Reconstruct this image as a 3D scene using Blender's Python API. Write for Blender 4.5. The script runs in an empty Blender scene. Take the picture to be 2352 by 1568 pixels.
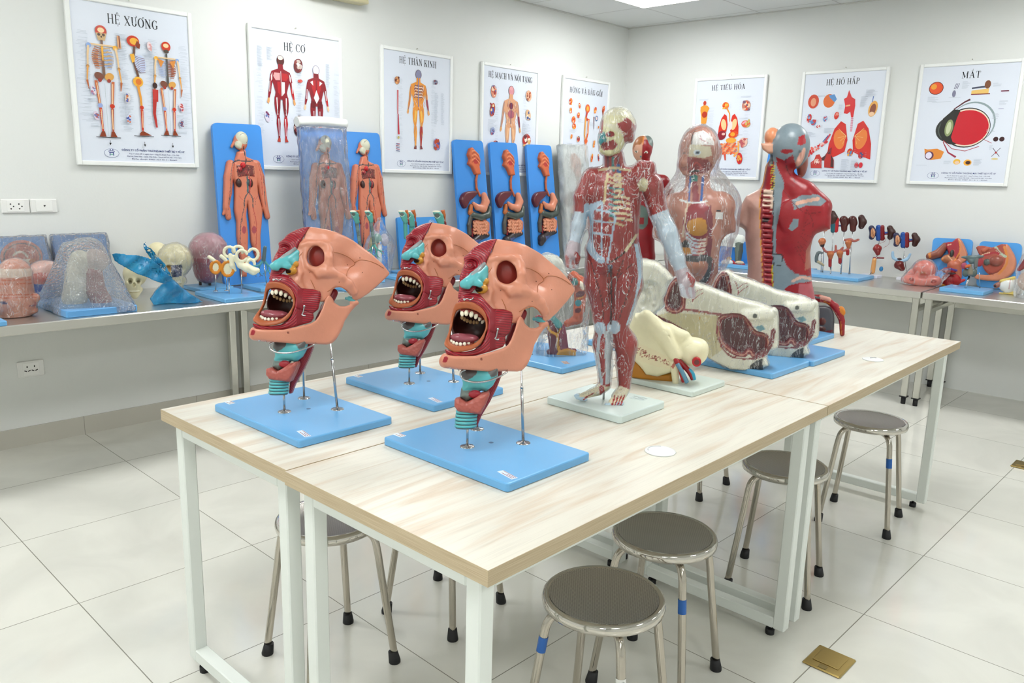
import bpy, math, random
import numpy as np
from mathutils import Vector, Matrix

sc = bpy.context.scene
col = sc.collection
PI = math.pi

# ------------------------------------------------------------------ camera
CAM = np.array([-5.90412, -4.33884, 1.3819])
CF = np.array([0.70880613, 0.67500923, -0.20483263])
CR = np.array([0.69338616, -0.72008107, 0.02643619])
CU = np.array([0.12965143, 0.16076625, 0.97843994])
FPX = 1831.6
cd = bpy.data.cameras.new('camera')
cam = bpy.data.objects.new('camera', cd)
col.objects.link(cam)
cd.sensor_width = 36.0
cd.lens = FPX / 2352 * 36.0
cd.clip_start = 0.05
cam.matrix_world = Matrix(((CR[0], CU[0], -CF[0], CAM[0]), (CR[1], CU[1], -CF[1], CAM[1]),
                           (CR[2], CU[2], -CF[2], CAM[2]), (0, 0, 0, 1)))
sc.camera = cam
# ------------------------------------------------------------------ world, exposure
w = bpy.data.worlds.new('world')
sc.world = w
w.use_nodes = True
w.node_tree.nodes['Background'].inputs[0].default_value = (0.9, 0.95, 1.0, 1)
w.node_tree.nodes['Background'].inputs[1].default_value = 0.3
sc.view_settings.view_transform = 'Standard'
sc.view_settings.look = 'None'
sc.view_settings.gamma = 1
sc.view_settings.use_curve_mapping = False
sc.view_settings.exposure = 0.0
PANEL_POWER = 22.0
PANEL_COLOR = (0.985, 1.0, 0.985)
try:
    sc.cycles.transparent_max_bounces = 24
    sc.cycles.max_bounces = 10
except Exception:
    pass

# ------------------------------------------------------------------ colours and materials
def rgb(h):
    if isinstance(h, (tuple, list)):
        return tuple(h[:3])
    h = h.lstrip('#')
    if len(h) == 3: h = ''.join(q * 2 for q in h)
    out = []
    for i in (0, 2, 4):
        c = int(h[i:i + 2], 16) / 255
        out.append(c / 12.92 if c <= 0.04045 else ((c + 0.055) / 1.055) ** 2.4)
    return tuple(out)

MATS = {}
def nodes(name):
    m = bpy.data.materials.new(name)
    m.use_nodes = True
    nt = m.node_tree
    b = nt.nodes['Principled BSDF']
    MATS[name] = m
    return m, nt, b, nt.nodes.new, nt.links.new

def coat(name, rough=0.4, metal=0.0, bump=0.0, bscale=300.0, spec=0.5, sheen=0, clear=0.0, kind='noise', sss=0.0, mott=0.0):
    """material whose base colour is the paint stored on the mesh"""
    if name in MATS:
        return MATS[name]
    m, nt, b, N, L = nodes(name)
    a = N('ShaderNodeAttribute'); a.attribute_name = 'paint'
    src = a.outputs['Color']
    tc = N('ShaderNodeTexCoord')
    if mott:
        nz = N('ShaderNodeTexNoise'); nz.inputs['Scale'].default_value = 18; nz.inputs['Detail'].default_value = 5
        L(tc.outputs['Object'], nz.inputs['Vector'])
        mr = N('ShaderNodeMapRange'); mr.inputs[1].default_value = 0.3; mr.inputs[2].default_value = 0.7
        mr.inputs[3].default_value = 1 - mott; mr.inputs[4].default_value = 1 + mott
        L(nz.outputs[0], mr.inputs[0])
        mx = N('ShaderNodeVectorMath'); mx.operation = 'SCALE'
        L(src, mx.inputs[0]); L(mr.outputs[0], mx.inputs['Scale'])
        src = mx.outputs[0]
    L(src, b.inputs['Base Color'])
    b.inputs['Roughness'].default_value = rough
    b.inputs['Metallic'].default_value = metal
    b.inputs['Specular IOR Level'].default_value = spec
    if clear:
        b.inputs['Coat Weight'].default_value = clear
        b.inputs['Coat Roughness'].default_value = 0.12
    if bump:
        if kind == 'noise':
            nz = N('ShaderNodeTexNoise'); nz.inputs['Scale'].default_value = bscale; nz.inputs['Detail'].default_value = 3
            L(tc.outputs['Object'], nz.inputs['Vector']); h = nz.outputs[0]
        elif kind == 'lumps':
            nz = N('ShaderNodeTexVoronoi'); nz.inputs['Scale'].default_value = bscale
            L(tc.outputs['Object'], nz.inputs['Vector']); h = nz.outputs['Distance']
        bp = N('ShaderNodeBump'); bp.inputs['Strength'].default_value = 0.6; bp.inputs['Distance'].default_value = bump
        L(h, bp.inputs['Height']); L(bp.outputs[0], b.inputs['Normal'])
    return m

def fibres(name, direction, scale=220.0, rough=0.35, bump=0.0015, dark=0.25):
    """painted muscle: fine grooves running across `direction`"""
    if name in MATS:
        return MATS[name]
    m, nt, b, N, L = nodes(name)
    a = N('ShaderNodeAttribute'); a.attribute_name = 'paint'
    at = N('ShaderNodeAttribute'); at.attribute_name = 'grain'
    tc = N('ShaderNodeTexCoord')
    nz = N('ShaderNodeTexNoise'); nz.inputs['Scale'].default_value = 14; nz.inputs['Detail'].default_value = 2
    L(tc.outputs['Object'], nz.inputs['Vector'])
    s = N('ShaderNodeMath'); s.operation = 'MULTIPLY'; s.inputs[1].default_value = scale
    L(at.outputs['Fac'], s.inputs[0])
    ad = N('ShaderNodeMath'); ad.operation = 'MULTIPLY_ADD'; ad.inputs[1].default_value = 5.0
    L(nz.outputs[0], ad.inputs[0]); L(s.outputs[0], ad.inputs[2])
    sn = N('ShaderNodeMath'); sn.operation = 'SINE'; L(ad.outputs[0], sn.inputs[0])
    mr = N('ShaderNodeMapRange'); mr.inputs[1].default_value = -1; mr.inputs[2].default_value = 0.2
    mr.inputs[3].default_value = 1 - dark; mr.inputs[4].default_value = 1
    L(sn.outputs[0], mr.inputs[0])
    mx = N('ShaderNodeVectorMath'); mx.operation = 'SCALE'
    L(a.outputs['Color'], mx.inputs[0]); L(mr.outputs[0], mx.inputs['Scale'])
    L(mx.outputs[0], b.inputs['Base Color'])
    bp = N('ShaderNodeBump'); bp.inputs['Strength'].default_value = 0.7; bp.inputs['Distance'].default_value = bump
    L(mr.outputs[0], bp.inputs['Height']); L(bp.outputs[0], b.inputs['Normal'])
    b.inputs['Roughness'].default_value = rough
    return m

def film(name, tint=(0.97, 0.98, 1.0), haze=0.05, shine=0.5, scale=9.0, stretch=(1, 1, 0.25), bubbles=0, rough=0.12, hazecol=(0.9, 0.93, 0.95), bump=0.01, streak=0.0):
    """thin clear plastic sheet: see-through, with sharp crinkled reflections"""
    if name in MATS:
        return MATS[name]
    m, nt, b, N, L = nodes(name)
    nt.nodes.remove(b)
    out = [n for n in nt.nodes if n.type == 'OUTPUT_MATERIAL'][0]
    tc = N('ShaderNodeTexCoord'); mp = N('ShaderNodeMapping'); mp.inputs['Scale'].default_value = stretch
    L(tc.outputs['Object'], mp.inputs[0])
    nz = N('ShaderNodeTexNoise'); nz.inputs['Scale'].default_value = scale; nz.inputs['Detail'].default_value = 4
    nz.inputs['Distortion'].default_value = 1.6; nz.inputs['Roughness'].default_value = 0.6
    L(mp.outputs[0], nz.inputs['Vector'])
    h = nz.outputs[0]
    if bubbles:
        vo = N('ShaderNodeTexVoronoi'); vo.inputs['Scale'].default_value = bubbles
        L(tc.outputs['Object'], vo.inputs['Vector'])
        ma = N('ShaderNodeMath'); ma.operation = 'MULTIPLY_ADD'; ma.inputs[1].default_value = -0.7
        L(vo.outputs['Distance'], ma.inputs[0]); L(h, ma.inputs[2]); h = ma.outputs[0]
    bp = N('ShaderNodeBump'); bp.inputs['Strength'].default_value = 1.0; bp.inputs['Distance'].default_value = bump
    L(h, bp.inputs['Height'])
    gl = N('ShaderNodeBsdfGlossy'); gl.inputs['Roughness'].default_value = rough
    gl.inputs['Color'].default_value = (1, 1, 1, 1); L(bp.outputs[0], gl.inputs['Normal'])
    tr = N('ShaderNodeBsdfTransparent'); tr.inputs[0].default_value = (*tint, 1)
    df = N('ShaderNodeBsdfDiffuse'); df.inputs[0].default_value = (*hazecol, 1)
    # ridges: highlights on the film's creases painted in as thin white diffuse streaks
    rg = N('ShaderNodeMath'); rg.operation = 'SUBTRACT'; rg.inputs[1].default_value = 0.5; L(nz.outputs[0], rg.inputs[0])
    ab = N('ShaderNodeMath'); ab.operation = 'ABSOLUTE'; L(rg.outputs[0], ab.inputs[0])
    mr = N('ShaderNodeMapRange'); mr.inputs[1].default_value = 0.0; mr.inputs[2].default_value = 0.014
    mr.inputs[3].default_value = haze + streak; mr.inputs[4].default_value = haze
    L(ab.outputs[0], mr.inputs[0])
    m1 = N('ShaderNodeMixShader'); L(mr.outputs[0], m1.inputs[0]); L(tr.outputs[0], m1.inputs[1]); L(df.outputs[0], m1.inputs[2])
    fr = N('ShaderNodeFresnel'); fr.inputs[0].default_value = 1.45; L(bp.outputs[0], fr.inputs['Normal'])
    fm = N('ShaderNodeMath'); fm.operation = 'MULTIPLY'; fm.inputs[1].default_value = shine * 2; fm.use_clamp = True
    L(fr.outputs[0], fm.inputs[0])
    m2 = N('ShaderNodeMixShader'); L(fm.outputs[0], m2.inputs[0]); L(m1.outputs[0], m2.inputs[1]); L(gl.outputs[0], m2.inputs[2])
    L(m2.outputs[0], out.inputs[0])
    return m

def steel(name='steel', rough=0.18, brushed=False, tint=(0.78, 0.76, 0.72)):
    if name in MATS:
        return MATS[name]
    m, nt, b, N, L = nodes(name)
    b.inputs['Metallic'].default_value = 1
    b.inputs['Base Color'].default_value = (*tint, 1)
    b.inputs['Roughness'].default_value = rough
    if brushed:
        tc = N('ShaderNodeTexCoord'); mp = N('ShaderNodeMapping'); mp.inputs['Scale'].default_value = (2, 160, 160)
        L(tc.outputs['Object'], mp.inputs[0])
        nz = N('ShaderNodeTexNoise'); nz.inputs['Scale'].default_value = 3; L(mp.outputs[0], nz.inputs['Vector'])
        mr = N('ShaderNodeMapRange'); mr.inputs[3].default_value = rough - 0.06; mr.inputs[4].default_value = rough + 0.1
        L(nz.outputs[0], mr.inputs[0]); L(mr.outputs[0], b.inputs['Roughness'])
    return m

def plain(name, c, rough=0.5, metal=0.0, spec=0.5):
    if name in MATS:
        return MATS[name]
    m, nt, b, N, L = nodes(name)
    b.inputs['Base Color'].default_value = (*rgb(c), 1)
    b.inputs['Roughness'].default_value = rough
    b.inputs['Metallic'].default_value = metal
    b.inputs['Specular IOR Level'].default_value = spec
    return m

# ------------------------------------------------------------------ object helpers
def tag(o, label=None, cat=None, group=None, kind=None):
    if label: o['label'] = label
    if cat: o['category'] = cat
    if group: o['group'] = group
    if kind: o['kind'] = kind
    return o

def thing(name, label, cat, loc=(0, 0, 0), rz=0.0, group=None):
    o = bpy.data.objects.new(name, None)
    o.empty_display_size = 0.05
    col.objects.link(o)
    o.location = loc
    o.rotation_euler = (0, 0, rz)
    return tag(o, label, cat, group)

def link(name, me, parent=None, loc=None):
    o = bpy.data.objects.new(name, me)
    col.objects.link(o)
    if parent is not None:
        o.parent = parent
    if loc is not None:
        o.location = loc
    return o

def copy_tree(o, parent=None):
    c = o.copy(); col.objects.link(c)
    if parent is not None:
        c.parent = parent
    for ch in list(o.children):
        copy_tree(ch, c)
    return c

def relabel(root, label):
    root['label'] = label
    return root

class MB:
    """collects shapes, each in its own paint, into one mesh"""
    def __init__(s):
        s.v = []; s.f = []; s.c = []; s.sm = []; s.mi = []; s.cur = (0.8, 0.8, 0.8); s.slot = 0
    def col(s, c): s.cur = rgb(c); return s
    def add(s, vs, fs, smooth=False, c=None):
        n = len(s.v); s.v += [tuple(map(float, p)) for p in vs]
        cc = rgb(c) if c is not None else s.cur
        s.c += [cc] * len(vs)
        for f in fs:
            s.f.append(tuple(n + i for i in f)); s.sm.append(smooth); s.mi.append(s.slot)
        return s
    def box(s, lo, hi, bev=0.0, c=None, R=None, O=(0, 0, 0)):
        lo = np.minimum(lo, hi).astype(float) if True else lo; hi = np.maximum(np.array(lo), np.array(hi)).astype(float)
        if bev <= 0:
            vs = [(x, y, z) for x in (lo[0], hi[0]) for y in (lo[1], hi[1]) for z in (lo[2], hi[2])]
            fs = [(0, 1, 3, 2), (4, 6, 7, 5), (0, 4, 5, 1), (2, 3, 7, 6), (0, 2, 6, 4), (1, 5, 7, 3)]
        else:
            import itertools
            vs = []; idx = {}
            b = min(bev, *((hi - lo) * 0.49))
            for cx, cy, cz in itertools.product((0, 1), repeat=3):
                P = [hi[i] if k else lo[i] for i, k in enumerate((cx, cy, cz))]
                I = [P[i] - b if k else P[i] + b for i, k in enumerate((cx, cy, cz))]
                for ax in range(3):
                    q = list(I); q[ax] = P[ax]
                    idx[(cx, cy, cz, ax)] = len(vs); vs.append(q)
            fs = []
            for ax in range(3):
                o1, o2 = [i for i in range(3) if i != ax]
                for sd in (0, 1):
                    quad = []
                    for a_, b_ in ((0, 0), (1, 0), (1, 1), (0, 1)):
                        k = [0, 0, 0]; k[ax] = sd; k[o1] = a_; k[o2] = b_
                        quad.append(idx[(*k, ax)])
                    flip = (sd == 1) == (ax != 1)
                    fs.append(quad if flip else quad[::-1])
            for ax in range(3):          # edges along ax
                o1, o2 = [i for i in range(3) if i != ax]
                for a_ in (0, 1):
                    for b_ in (0, 1):
                        def K(s_, face):
                            k = [0, 0, 0]; k[ax] = s_; k[o1] = a_; k[o2] = b_
                            return idx[(*k, face)]
                        q = [K(0, o1), K(1, o1), K(1, o2), K(0, o2)]
                        fl = (a_ == b_) == (ax != 1)
                        fs.append(q[::-1] if fl else q)
            for k in itertools.product((0, 1), repeat=3):
                q = [idx[(*k, 0)], idx[(*k, 1)], idx[(*k, 2)]]
                fs.append(q if sum(k) % 2 == 1 else q[::-1])
        vs = np.array(vs, float)
        if R is not None: vs = vs @ np.array(R).T
        vs = vs + np.array(O)
        return s.add(vs, fs, False, c)
    def obox(s, o, U, V, W, bev=0.0, c=None):
        """box spanned from corner o along three (perpendicular) vectors"""
        L = [np.linalg.norm(q) for q in (U, V, W)]
        Rm = np.array([np.array(q) / l for q, l in zip((U, V, W), L)]).T
        if np.linalg.det(Rm) < 0:
            Rm[:, 2] *= -1; o = np.array(o) + np.array(W)
        return s.box((0, 0, 0), L, bev, c, Rm, o)
    def tube(s, pts, r, seg=10, c=None, cap=True, flat=None, closed=False):
        P = np.array(pts, float); n = len(P)
        rr = np.full(n, r, float) if np.isscalar(r) else np.array(r, float)
        T = np.zeros_like(P)
        if closed:
            T = np.roll(P, -1, 0) - np.roll(P, 1, 0)
        else:
            T[1:-1] = P[2:] - P[:-2]; T[0] = P[1] - P[0]; T[-1] = P[-1] - P[-2]
        T /= np.linalg.norm(T, axis=1)[:, None] + 1e-12
        up = np.array([0, 0, 1.]) if abs(T[0][2]) < 0.9 else np.array([1., 0, 0])
        u = np.cross(T[0], up); u /= np.linalg.norm(u)
        vs = []
        for i in range(n):
            u = u - T[i] * (u @ T[i]); u /= np.linalg.norm(u); v_ = np.cross(T[i], u)
            for k in range(seg):
                a = 2 * PI * k / seg
                vs.append(P[i] + rr[i] * (math.cos(a) * u + math.sin(a) * v_ * (flat or 1)))
        fs = []
        for i in range(n if closed else n - 1):
            j = (i + 1) % n
            for k in range(seg):
                fs.append((i * seg + k, j * seg + k, j * seg + (k + 1) % seg, i * seg + (k + 1) % seg)[::-1])
        s.add(vs, fs, True, c)
        if cap and not closed:
            b = len(s.v) - n * seg
            s.f.append(tuple(b + k for k in range(seg))); s.sm.append(False); s.mi.append(s.slot)
            s.f.append(tuple(b + (n - 1) * seg + k for k in range(seg))[::-1]); s.sm.append(False); s.mi.append(s.slot)
        return s
    def lathe(s, prof, O=(0, 0, 0), seg=24, c=None, ax='z', smooth=True, arc=1.0):
        """profile of (radius, height)"""
        vs = []; fs = []; n = len(prof)
        for k in range(seg):
            a = 2 * PI * arc * k / seg
            for r_, h_ in prof:
                p = (r_ * math.cos(a), r_ * math.sin(a), h_)
                if ax == 'x': p = (p[2], p[0], p[1])
                if ax == 'y': p = (p[1], p[2], p[0])
                vs.append((p[0] + O[0], p[1] + O[1], p[2] + O[2]))
        for k in range(seg):
            k2 = (k + 1) % seg
            for i in range(n - 1):
                fs.append((k * n + i, k2 * n + i, k2 * n + i + 1, k * n + i + 1))
        return s.add(vs, fs, smooth, c)
    def ell(s, C, R_, seg=16, rings=10, c=None, M_=None):
        vs = []; fs = []
        for i in range(rings + 1):
            t = PI * i / rings
            for k in range(seg):
                a = 2 * PI * k / seg
                p = np.array([math.sin(t) * math.cos(a) * R_[0], math.sin(t) * math.sin(a) * R_[1], math.cos(t) * R_[2]])
                if M_ is not None: p = np.array(M_) @ p
                vs.append(p + np.array(C))
        for i in range(rings):
            for k in range(seg):
                fs.append((i * seg + k, (i + 1) * seg + k, (i + 1) * seg + (k + 1) % seg, i * seg + (k + 1) % seg))
        return s.add(vs, fs, True, c)
    def prism(s, poly, O, U, V, W, c=None, smooth=False):
        """polygon (2-D) in plane O+U,V extruded by W"""
        O, U, V, W = (np.array(q, float) for q in (O, U, V, W))
        n = len(poly)
        a = [O + U * p[0] + V * p[1] for p in poly]; b = [q + W for q in a]
        fs = [tuple(range(n)), tuple(range(2 * n - 1, n - 1, -1))]
        fs += [(i, n + i, n + (i + 1) % n, (i + 1) % n) for i in range(n)]
        return s.add(a + b, fs, smooth, c)
    def build(s, name, m, parent=None, loc=None, rev=False):
        me = bpy.data.meshes.new(name)
        me.from_pydata(s.v, [], s.f)
        me.polygons.foreach_set('use_smooth', s.sm)
        ms = m if isinstance(m, (list, tuple)) else [m]
        for q in ms: me.materials.append(q)
        me.polygons.foreach_set('material_index', s.mi)
        ca = me.color_attributes.new('paint', 'FLOAT_COLOR', 'POINT')
        arr = np.ones((len(s.v), 4), np.float32); arr[:, :3] = np.array(s.c, np.float32).reshape(-1, 3)
        ca.data.foreach_set('color', arr.ravel())
        me.update()
        import bmesh
        bm = bmesh.new(); bm.from_mesh(me); bmesh.ops.recalc_face_normals(bm, faces=bm.faces); bm.to_mesh(me); bm.free()
        return link(name, me, parent, loc)

def spline(P, n=8, closed=False):
    """Catmull-Rom through the points"""
    P = [np.array(p, float) for p in P]; out = []; m = len(P)
    rng = range(m) if closed else range(m - 1)
    for i in rng:
        p1, p2 = P[i], P[(i + 1) % m]
        p0 = P[i - 1] if (i > 0 or closed) else p1; p3 = P[(i + 2) % m] if (i + 2 < m or closed) else p2
        for k in range(n):
            t = k / n
            out.append(0.5 * ((2 * p1) + (-p0 + p2) * t + (2 * p0 - 5 * p1 + 4 * p2 - p3) * t * t + (-p0 + 3 * p1 - 3 * p2 + p3) * t ** 3))
    if not closed: out.append(P[-1])
    return np.array(out)

# ------------------------------------------------------------------ local frames for the models
class Frame:
    """Upright or tilted local frame of a model: A to its right, B up, C towards the viewer's side.
    lay(x, y, c) gives local (a, b) of a traced outline point lying c in front of the frame's plane."""
    def __init__(s, O, upright=True, k=(0, 0, 1)):
        s.O = np.array(O, float)
        d = s.O - CAM
        if upright:
            d[2] = 0; d /= np.linalg.norm(d)
            s.C = -d; s.B = np.array([0, 0, 1.0]); s.A = np.cross(s.B, s.C)
        else:
            d /= np.linalg.norm(d); s.C = -d
            A = CR - (CR @ d) * d; s.A = A / np.linalg.norm(A); s.B = np.cross(s.C, s.A)
        s.k = k
    def crop(s, x0, y0, sc_): s.k = (x0, y0, sc_); return s
    def pt(s, x, y, c=0.0):
        """local coordinates (a, b, c)"""
        u = s.k[0] + x / s.k[2]; v = s.k[1] + y / s.k[2]
        d = CF + (u - 1176) / FPX * CR - (v - 784) / FPX * CU
        o = s.O + c * s.C
        t = ((o - CAM) @ s.C) / (d @ s.C)
        q = CAM + t * d - s.O
        return np.array([q @ s.A, q @ s.B, c])
    def W(s, p):
        p = np.asarray(p)
        return s.O + p[..., 0:1] * s.A + p[..., 1:2] * s.B + p[..., 2:3] * s.C
    def wp(s, x, y, c=0.0):
        return s.W(s.pt(x, y, c)[None])[0]
    def poly(s, pts, c=0.0, smooth=0):
        P = np.array([s.pt(x, y, c)[:2] for x, y in pts])
        return spline(P, smooth, True) if smooth else P

def sdf_poly(X, Y, P):
    """signed distance (negative inside) from arrays X, Y to a closed polygon"""
    P = np.asarray(P, np.float32); d = np.full(X.shape, 1e9, np.float32); s = np.ones(X.shape, np.float32)
    n = len(P); j = n - 1
    for i in range(n):
        ex, ey = P[j] - P[i]; wx = X - P[i][0]; wy = Y - P[i][1]
        t = np.clip((wx * ex + wy * ey) / (ex * ex + ey * ey + 1e-12), 0, 1)
        d = np.minimum(d, (wx - ex * t) ** 2 + (wy - ey * t) ** 2)
        c1 = Y >= P[i][1]; c2 = Y < P[j][1]; c3 = ex * wy > ey * wx
        fl = (c1 & c2 & c3) | (~c1 & ~c2 & ~c3)
        s = np.where(fl, -s, s); j = i
    return s * np.sqrt(d)

def tps(ctrl):
    """smooth surface c(a, b) through control points (a, b, c)"""
    Q = np.array(ctrl, float); n = len(Q); sc_ = np.abs(Q[:, :2]).max() + 1e-9
    def U(r2): return r2 * np.log(r2 + 1e-12)
    A = Q[:, :2] / sc_
    K = U(((A[:, None] - A[None]) ** 2).sum(-1)) + np.eye(n) * 1e-3
    Pm = np.hstack([np.ones((n, 1)), A]); M_ = np.zeros((n + 3, n + 3)); M_[:n, :n] = K; M_[:n, n:] = Pm; M_[n:, :n] = Pm.T
    wv = np.linalg.solve(M_, np.concatenate([Q[:, 2], np.zeros(3)]))
    def fn(X, Y):
        x = X / sc_; y = Y / sc_; o = wv[n] + wv[n + 1] * x + wv[n + 2] * y
        for i in range(n):
            o = o + wv[i] * U((x - A[i, 0]) ** 2 + (y - A[i, 1]) ** 2)
        return o
    return fn

def rot3(ax=0, ay=0, az=0):
    return np.array((Matrix.Rotation(math.radians(az), 3, 'Z') @ Matrix.Rotation(math.radians(ay), 3, 'Y') @ Matrix.Rotation(math.radians(ax), 3, 'X')))

class Clay:
    """organic modelling: soft unions and cuts of solids, skinned into one continuous painted mesh"""
    def __init__(s, lo, hi, h):
        s.lo = np.array(lo, float); s.h = h
        s.n = np.ceil((np.array(hi) - s.lo) / h).astype(int) + 1
        s.F = np.full(s.n, 1.0, np.float32)
        s.prims = []; s.paints = []
        s.ax = [s.lo[i] + h * np.arange(s.n[i], dtype=np.float32) for i in range(3)]
    def region(s, lo, hi, m):
        i0 = np.clip(np.floor((np.array(lo) - m - s.lo) / s.h).astype(int), 0, s.n - 1)
        i1 = np.clip(np.ceil((np.array(hi) + m - s.lo) / s.h).astype(int) + 1, 1, s.n)
        sl = tuple(slice(a, b) for a, b in zip(i0, i1))
        X = s.ax[0][sl[0]][:, None, None]; Y = s.ax[1][sl[1]][None, :, None]; Z = s.ax[2][sl[2]][None, None, :]
        return sl, X.astype(np.float32), Y.astype(np.float32), Z.astype(np.float32)
    def put(s, fn, lo, hi, c=None, k=0.004, op='add', soft=None):
        m = max(k, 0) * 1.5 + s.h * 3
        sl, X, Y, Z = s.region(lo, hi, m)
        if min(b.stop - b.start for b in sl) < 1: return s
        d = fn(X, Y, Z); F = s.F[sl]; d = np.broadcast_to(d, F.shape)
        if op == 'add':
            if k > 0:
                hh = np.clip(0.5 + 0.5 * (F - d) / k, 0, 1); s.F[sl] = F + (d - F) * hh - k * hh * (1 - hh)
            else: s.F[sl] = np.minimum(F, d)
            s.prims.append((fn, rgb(c) if c is not None else None))
        elif op == 'cut':
            if k > 0:
                hh = np.clip(0.5 - 0.5 * (F + d) / k, 0, 1); s.F[sl] = F + (-d - F) * hh + k * hh * (1 - hh)
            else: s.F[sl] = np.maximum(F, -d)
        elif op == 'clip':
            G = np.ones_like(s.F); G[sl] = d; s.F = np.maximum(s.F, G)
        return s
    def ell(s, C, R_, c=None, k=0.004, op='add', M_=None):
        C = np.array(C, float); R_ = np.array(R_, float); Mi = None if M_ is None else np.array(M_).T
        def fn(X, Y, Z):
            x, y, z = X - C[0], Y - C[1], Z - C[2]
            if Mi is not None:
                x, y, z = (Mi[i, 0] * x + Mi[i, 1] * y + Mi[i, 2] * z for i in range(3))
            k0 = np.sqrt((x / R_[0]) ** 2 + (y / R_[1]) ** 2 + (z / R_[2]) ** 2)
            k1 = np.sqrt((x / R_[0] ** 2) ** 2 + (y / R_[1] ** 2) ** 2 + (z / R_[2] ** 2) ** 2) + 1e-9
            return k0 * (k0 - 1) / k1
        r = R_.max() if M_ is not None else R_
        return s.put(fn, C - r, C + r, c, k, op)
    def limb(s, pts, rad, c=None, k=0.004, op='add', flat=None):
        """tapering limb through points"""
        P = np.array(pts, float); n = len(P); rr = np.full(n, rad, float) if np.isscalar(rad) else np.array(rad, float)
        for i in range(n - 1):
            a, b, ra, rb = P[i], P[i + 1], rr[i], rr[i + 1]; ab = b - a; L2 = ab @ ab + 1e-12
            def fn(X, Y, Z, a=a, ab=ab, ra=ra, rb=rb, L2=L2):
                x, y, z = X - a[0], Y - a[1], Z - a[2]
                t = np.clip((x * ab[0] + y * ab[1] + z * ab[2]) / L2, 0, 1)
                return np.sqrt((x - t * ab[0]) ** 2 + (y - t * ab[1]) ** 2 + (z - t * ab[2]) ** 2) - (ra + (rb - ra) * t)
            R_ = max(ra, rb); s.put(fn, np.minimum(a, b) - R_, np.maximum(a, b) + R_, c, k, op)
        return s
    def slab(s, poly, cf, t, c=None, k=0.004, op='add', rnd=0.002):
        """curved plate: outline polygon in (a, b), lying on depth surface cf(a, b), thickness t"""
        P = np.array(poly); lo = P.min(0); hi = P.max(0); cache = {}
        cfn = cf if callable(cf) else (lambda X, Y: X * 0 + Y * 0 + cf)
        def fn(X, Y, Z):
            if X.ndim == 3 and X.shape[1] == 1:
                X2, Y2 = np.broadcast_arrays(X[:, :, 0], Y[:, :, 0]); 
                d2 = sdf_poly(X2, Y2, P)[:, :, None]; cc = cfn(X2, Y2)[:, :, None]
            else:
                d2 = sdf_poly(X, Y, P); cc = cfn(X, Y)
            dz = np.abs(Z - cc) - t / 2 + rnd; d2 = d2 + rnd
            return (np.minimum(np.maximum(d2, dz), 0) + np.sqrt(np.maximum(d2, 0) ** 2 + np.maximum(dz, 0) ** 2) - rnd).astype(np.float32)
        xs = np.linspace(lo[0], hi[0], 12); ys = np.linspace(lo[1], hi[1], 12); XX, YY = np.meshgrid(xs, ys)
        Zc = cfn(XX, YY)
        return s.put(fn, (lo[0], lo[1], Zc.min() - t), (hi[0], hi[1], Zc.max() + t), c, k, op)
    def plane(s, n_, d_, k=0.0):
        """keep the side where n.p < d"""
        n_ = np.array(n_, float); n_ /= np.linalg.norm(n_)
        X, Y, Z = (s.ax[0][:, None, None], s.ax[1][None, :, None], s.ax[2][None, None, :])
        s.F = np.maximum(s.F, (n_[0] * X + n_[1] * Y + n_[2] * Z - d_).astype(np.float32)); return s
    def noise(s, amp, scale, seed=0):
        rs = np.random.RandomState(seed); X, Y, Z = (s.ax[0][:, None, None], s.ax[1][None, :, None], s.ax[2][None, None, :])
        G = 0
        for i in range(5):
            v_ = rs.normal(size=3) * scale; ph = rs.rand() * 6.28
            G = G + np.sin(v_[0] * X + v_[1] * Y + v_[2] * Z + ph + 1.5 * np.sin(v_[1] * X - v_[0] * Z + ph))
        s.F = s.F + (amp * G / 3).astype(np.float32); return s
    def paint(s, c, poly=None, fn=None, zmin=None, zmax=None, front=None):
        s.paints.append((rgb(c), None if poly is None else np.array(poly), fn, zmin, zmax, front)); return s
    def skin(s, name, m, fr=None, parent=None, org=None, grain=None, base='#cccccc', dec=None):
        F = s.F; F = np.pad(F, 1, constant_values=1.0) if True else F
        ng = (F < 0)
        nx, ny, nz = F.shape
        cor = [(i, j, k) for i in (0, 1) for j in (0, 1) for k in (0, 1)]
        cnt = np.zeros((nx - 1, ny - 1, nz - 1), np.int8)
        for i, j, k in cor: cnt += ng[i:nx - 1 + i, j:ny - 1 + j, k:nz - 1 + k]
        act = (cnt > 0) & (cnt < 8)
        I = np.argwhere(act); n = len(I)
        if n == 0: raise RuntimeError('empty clay ' + name)
        idx = np.full(act.shape, -1, np.int32); idx[tuple(I.T)] = np.arange(n)
        V = np.array([F[I[:, 0] + i, I[:, 1] + j, I[:, 2] + k] for i, j, k in cor])
        acc = np.zeros((n, 3)); wt = np.zeros(n)
        for a in range(8):
            for b in range(a + 1, 8):
                df = [abs(cor[a][q] - cor[b][q]) for q in range(3)]
                if sum(df) != 1: continue
                va, vb = V[a], V[b]; cr = (va < 0) != (vb < 0)
                t = np.where(cr, va / (va - vb + 1e-12 * (va == vb)), 0)
                p = np.array(cor[a])[None] + t[:, None] * (np.array(cor[b]) - np.array(cor[a]))[None]
                acc += p * cr[:, None]; wt += cr
        P = (I + acc / wt[:, None] - 1) * s.h + s.lo
        faces = []
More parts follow.
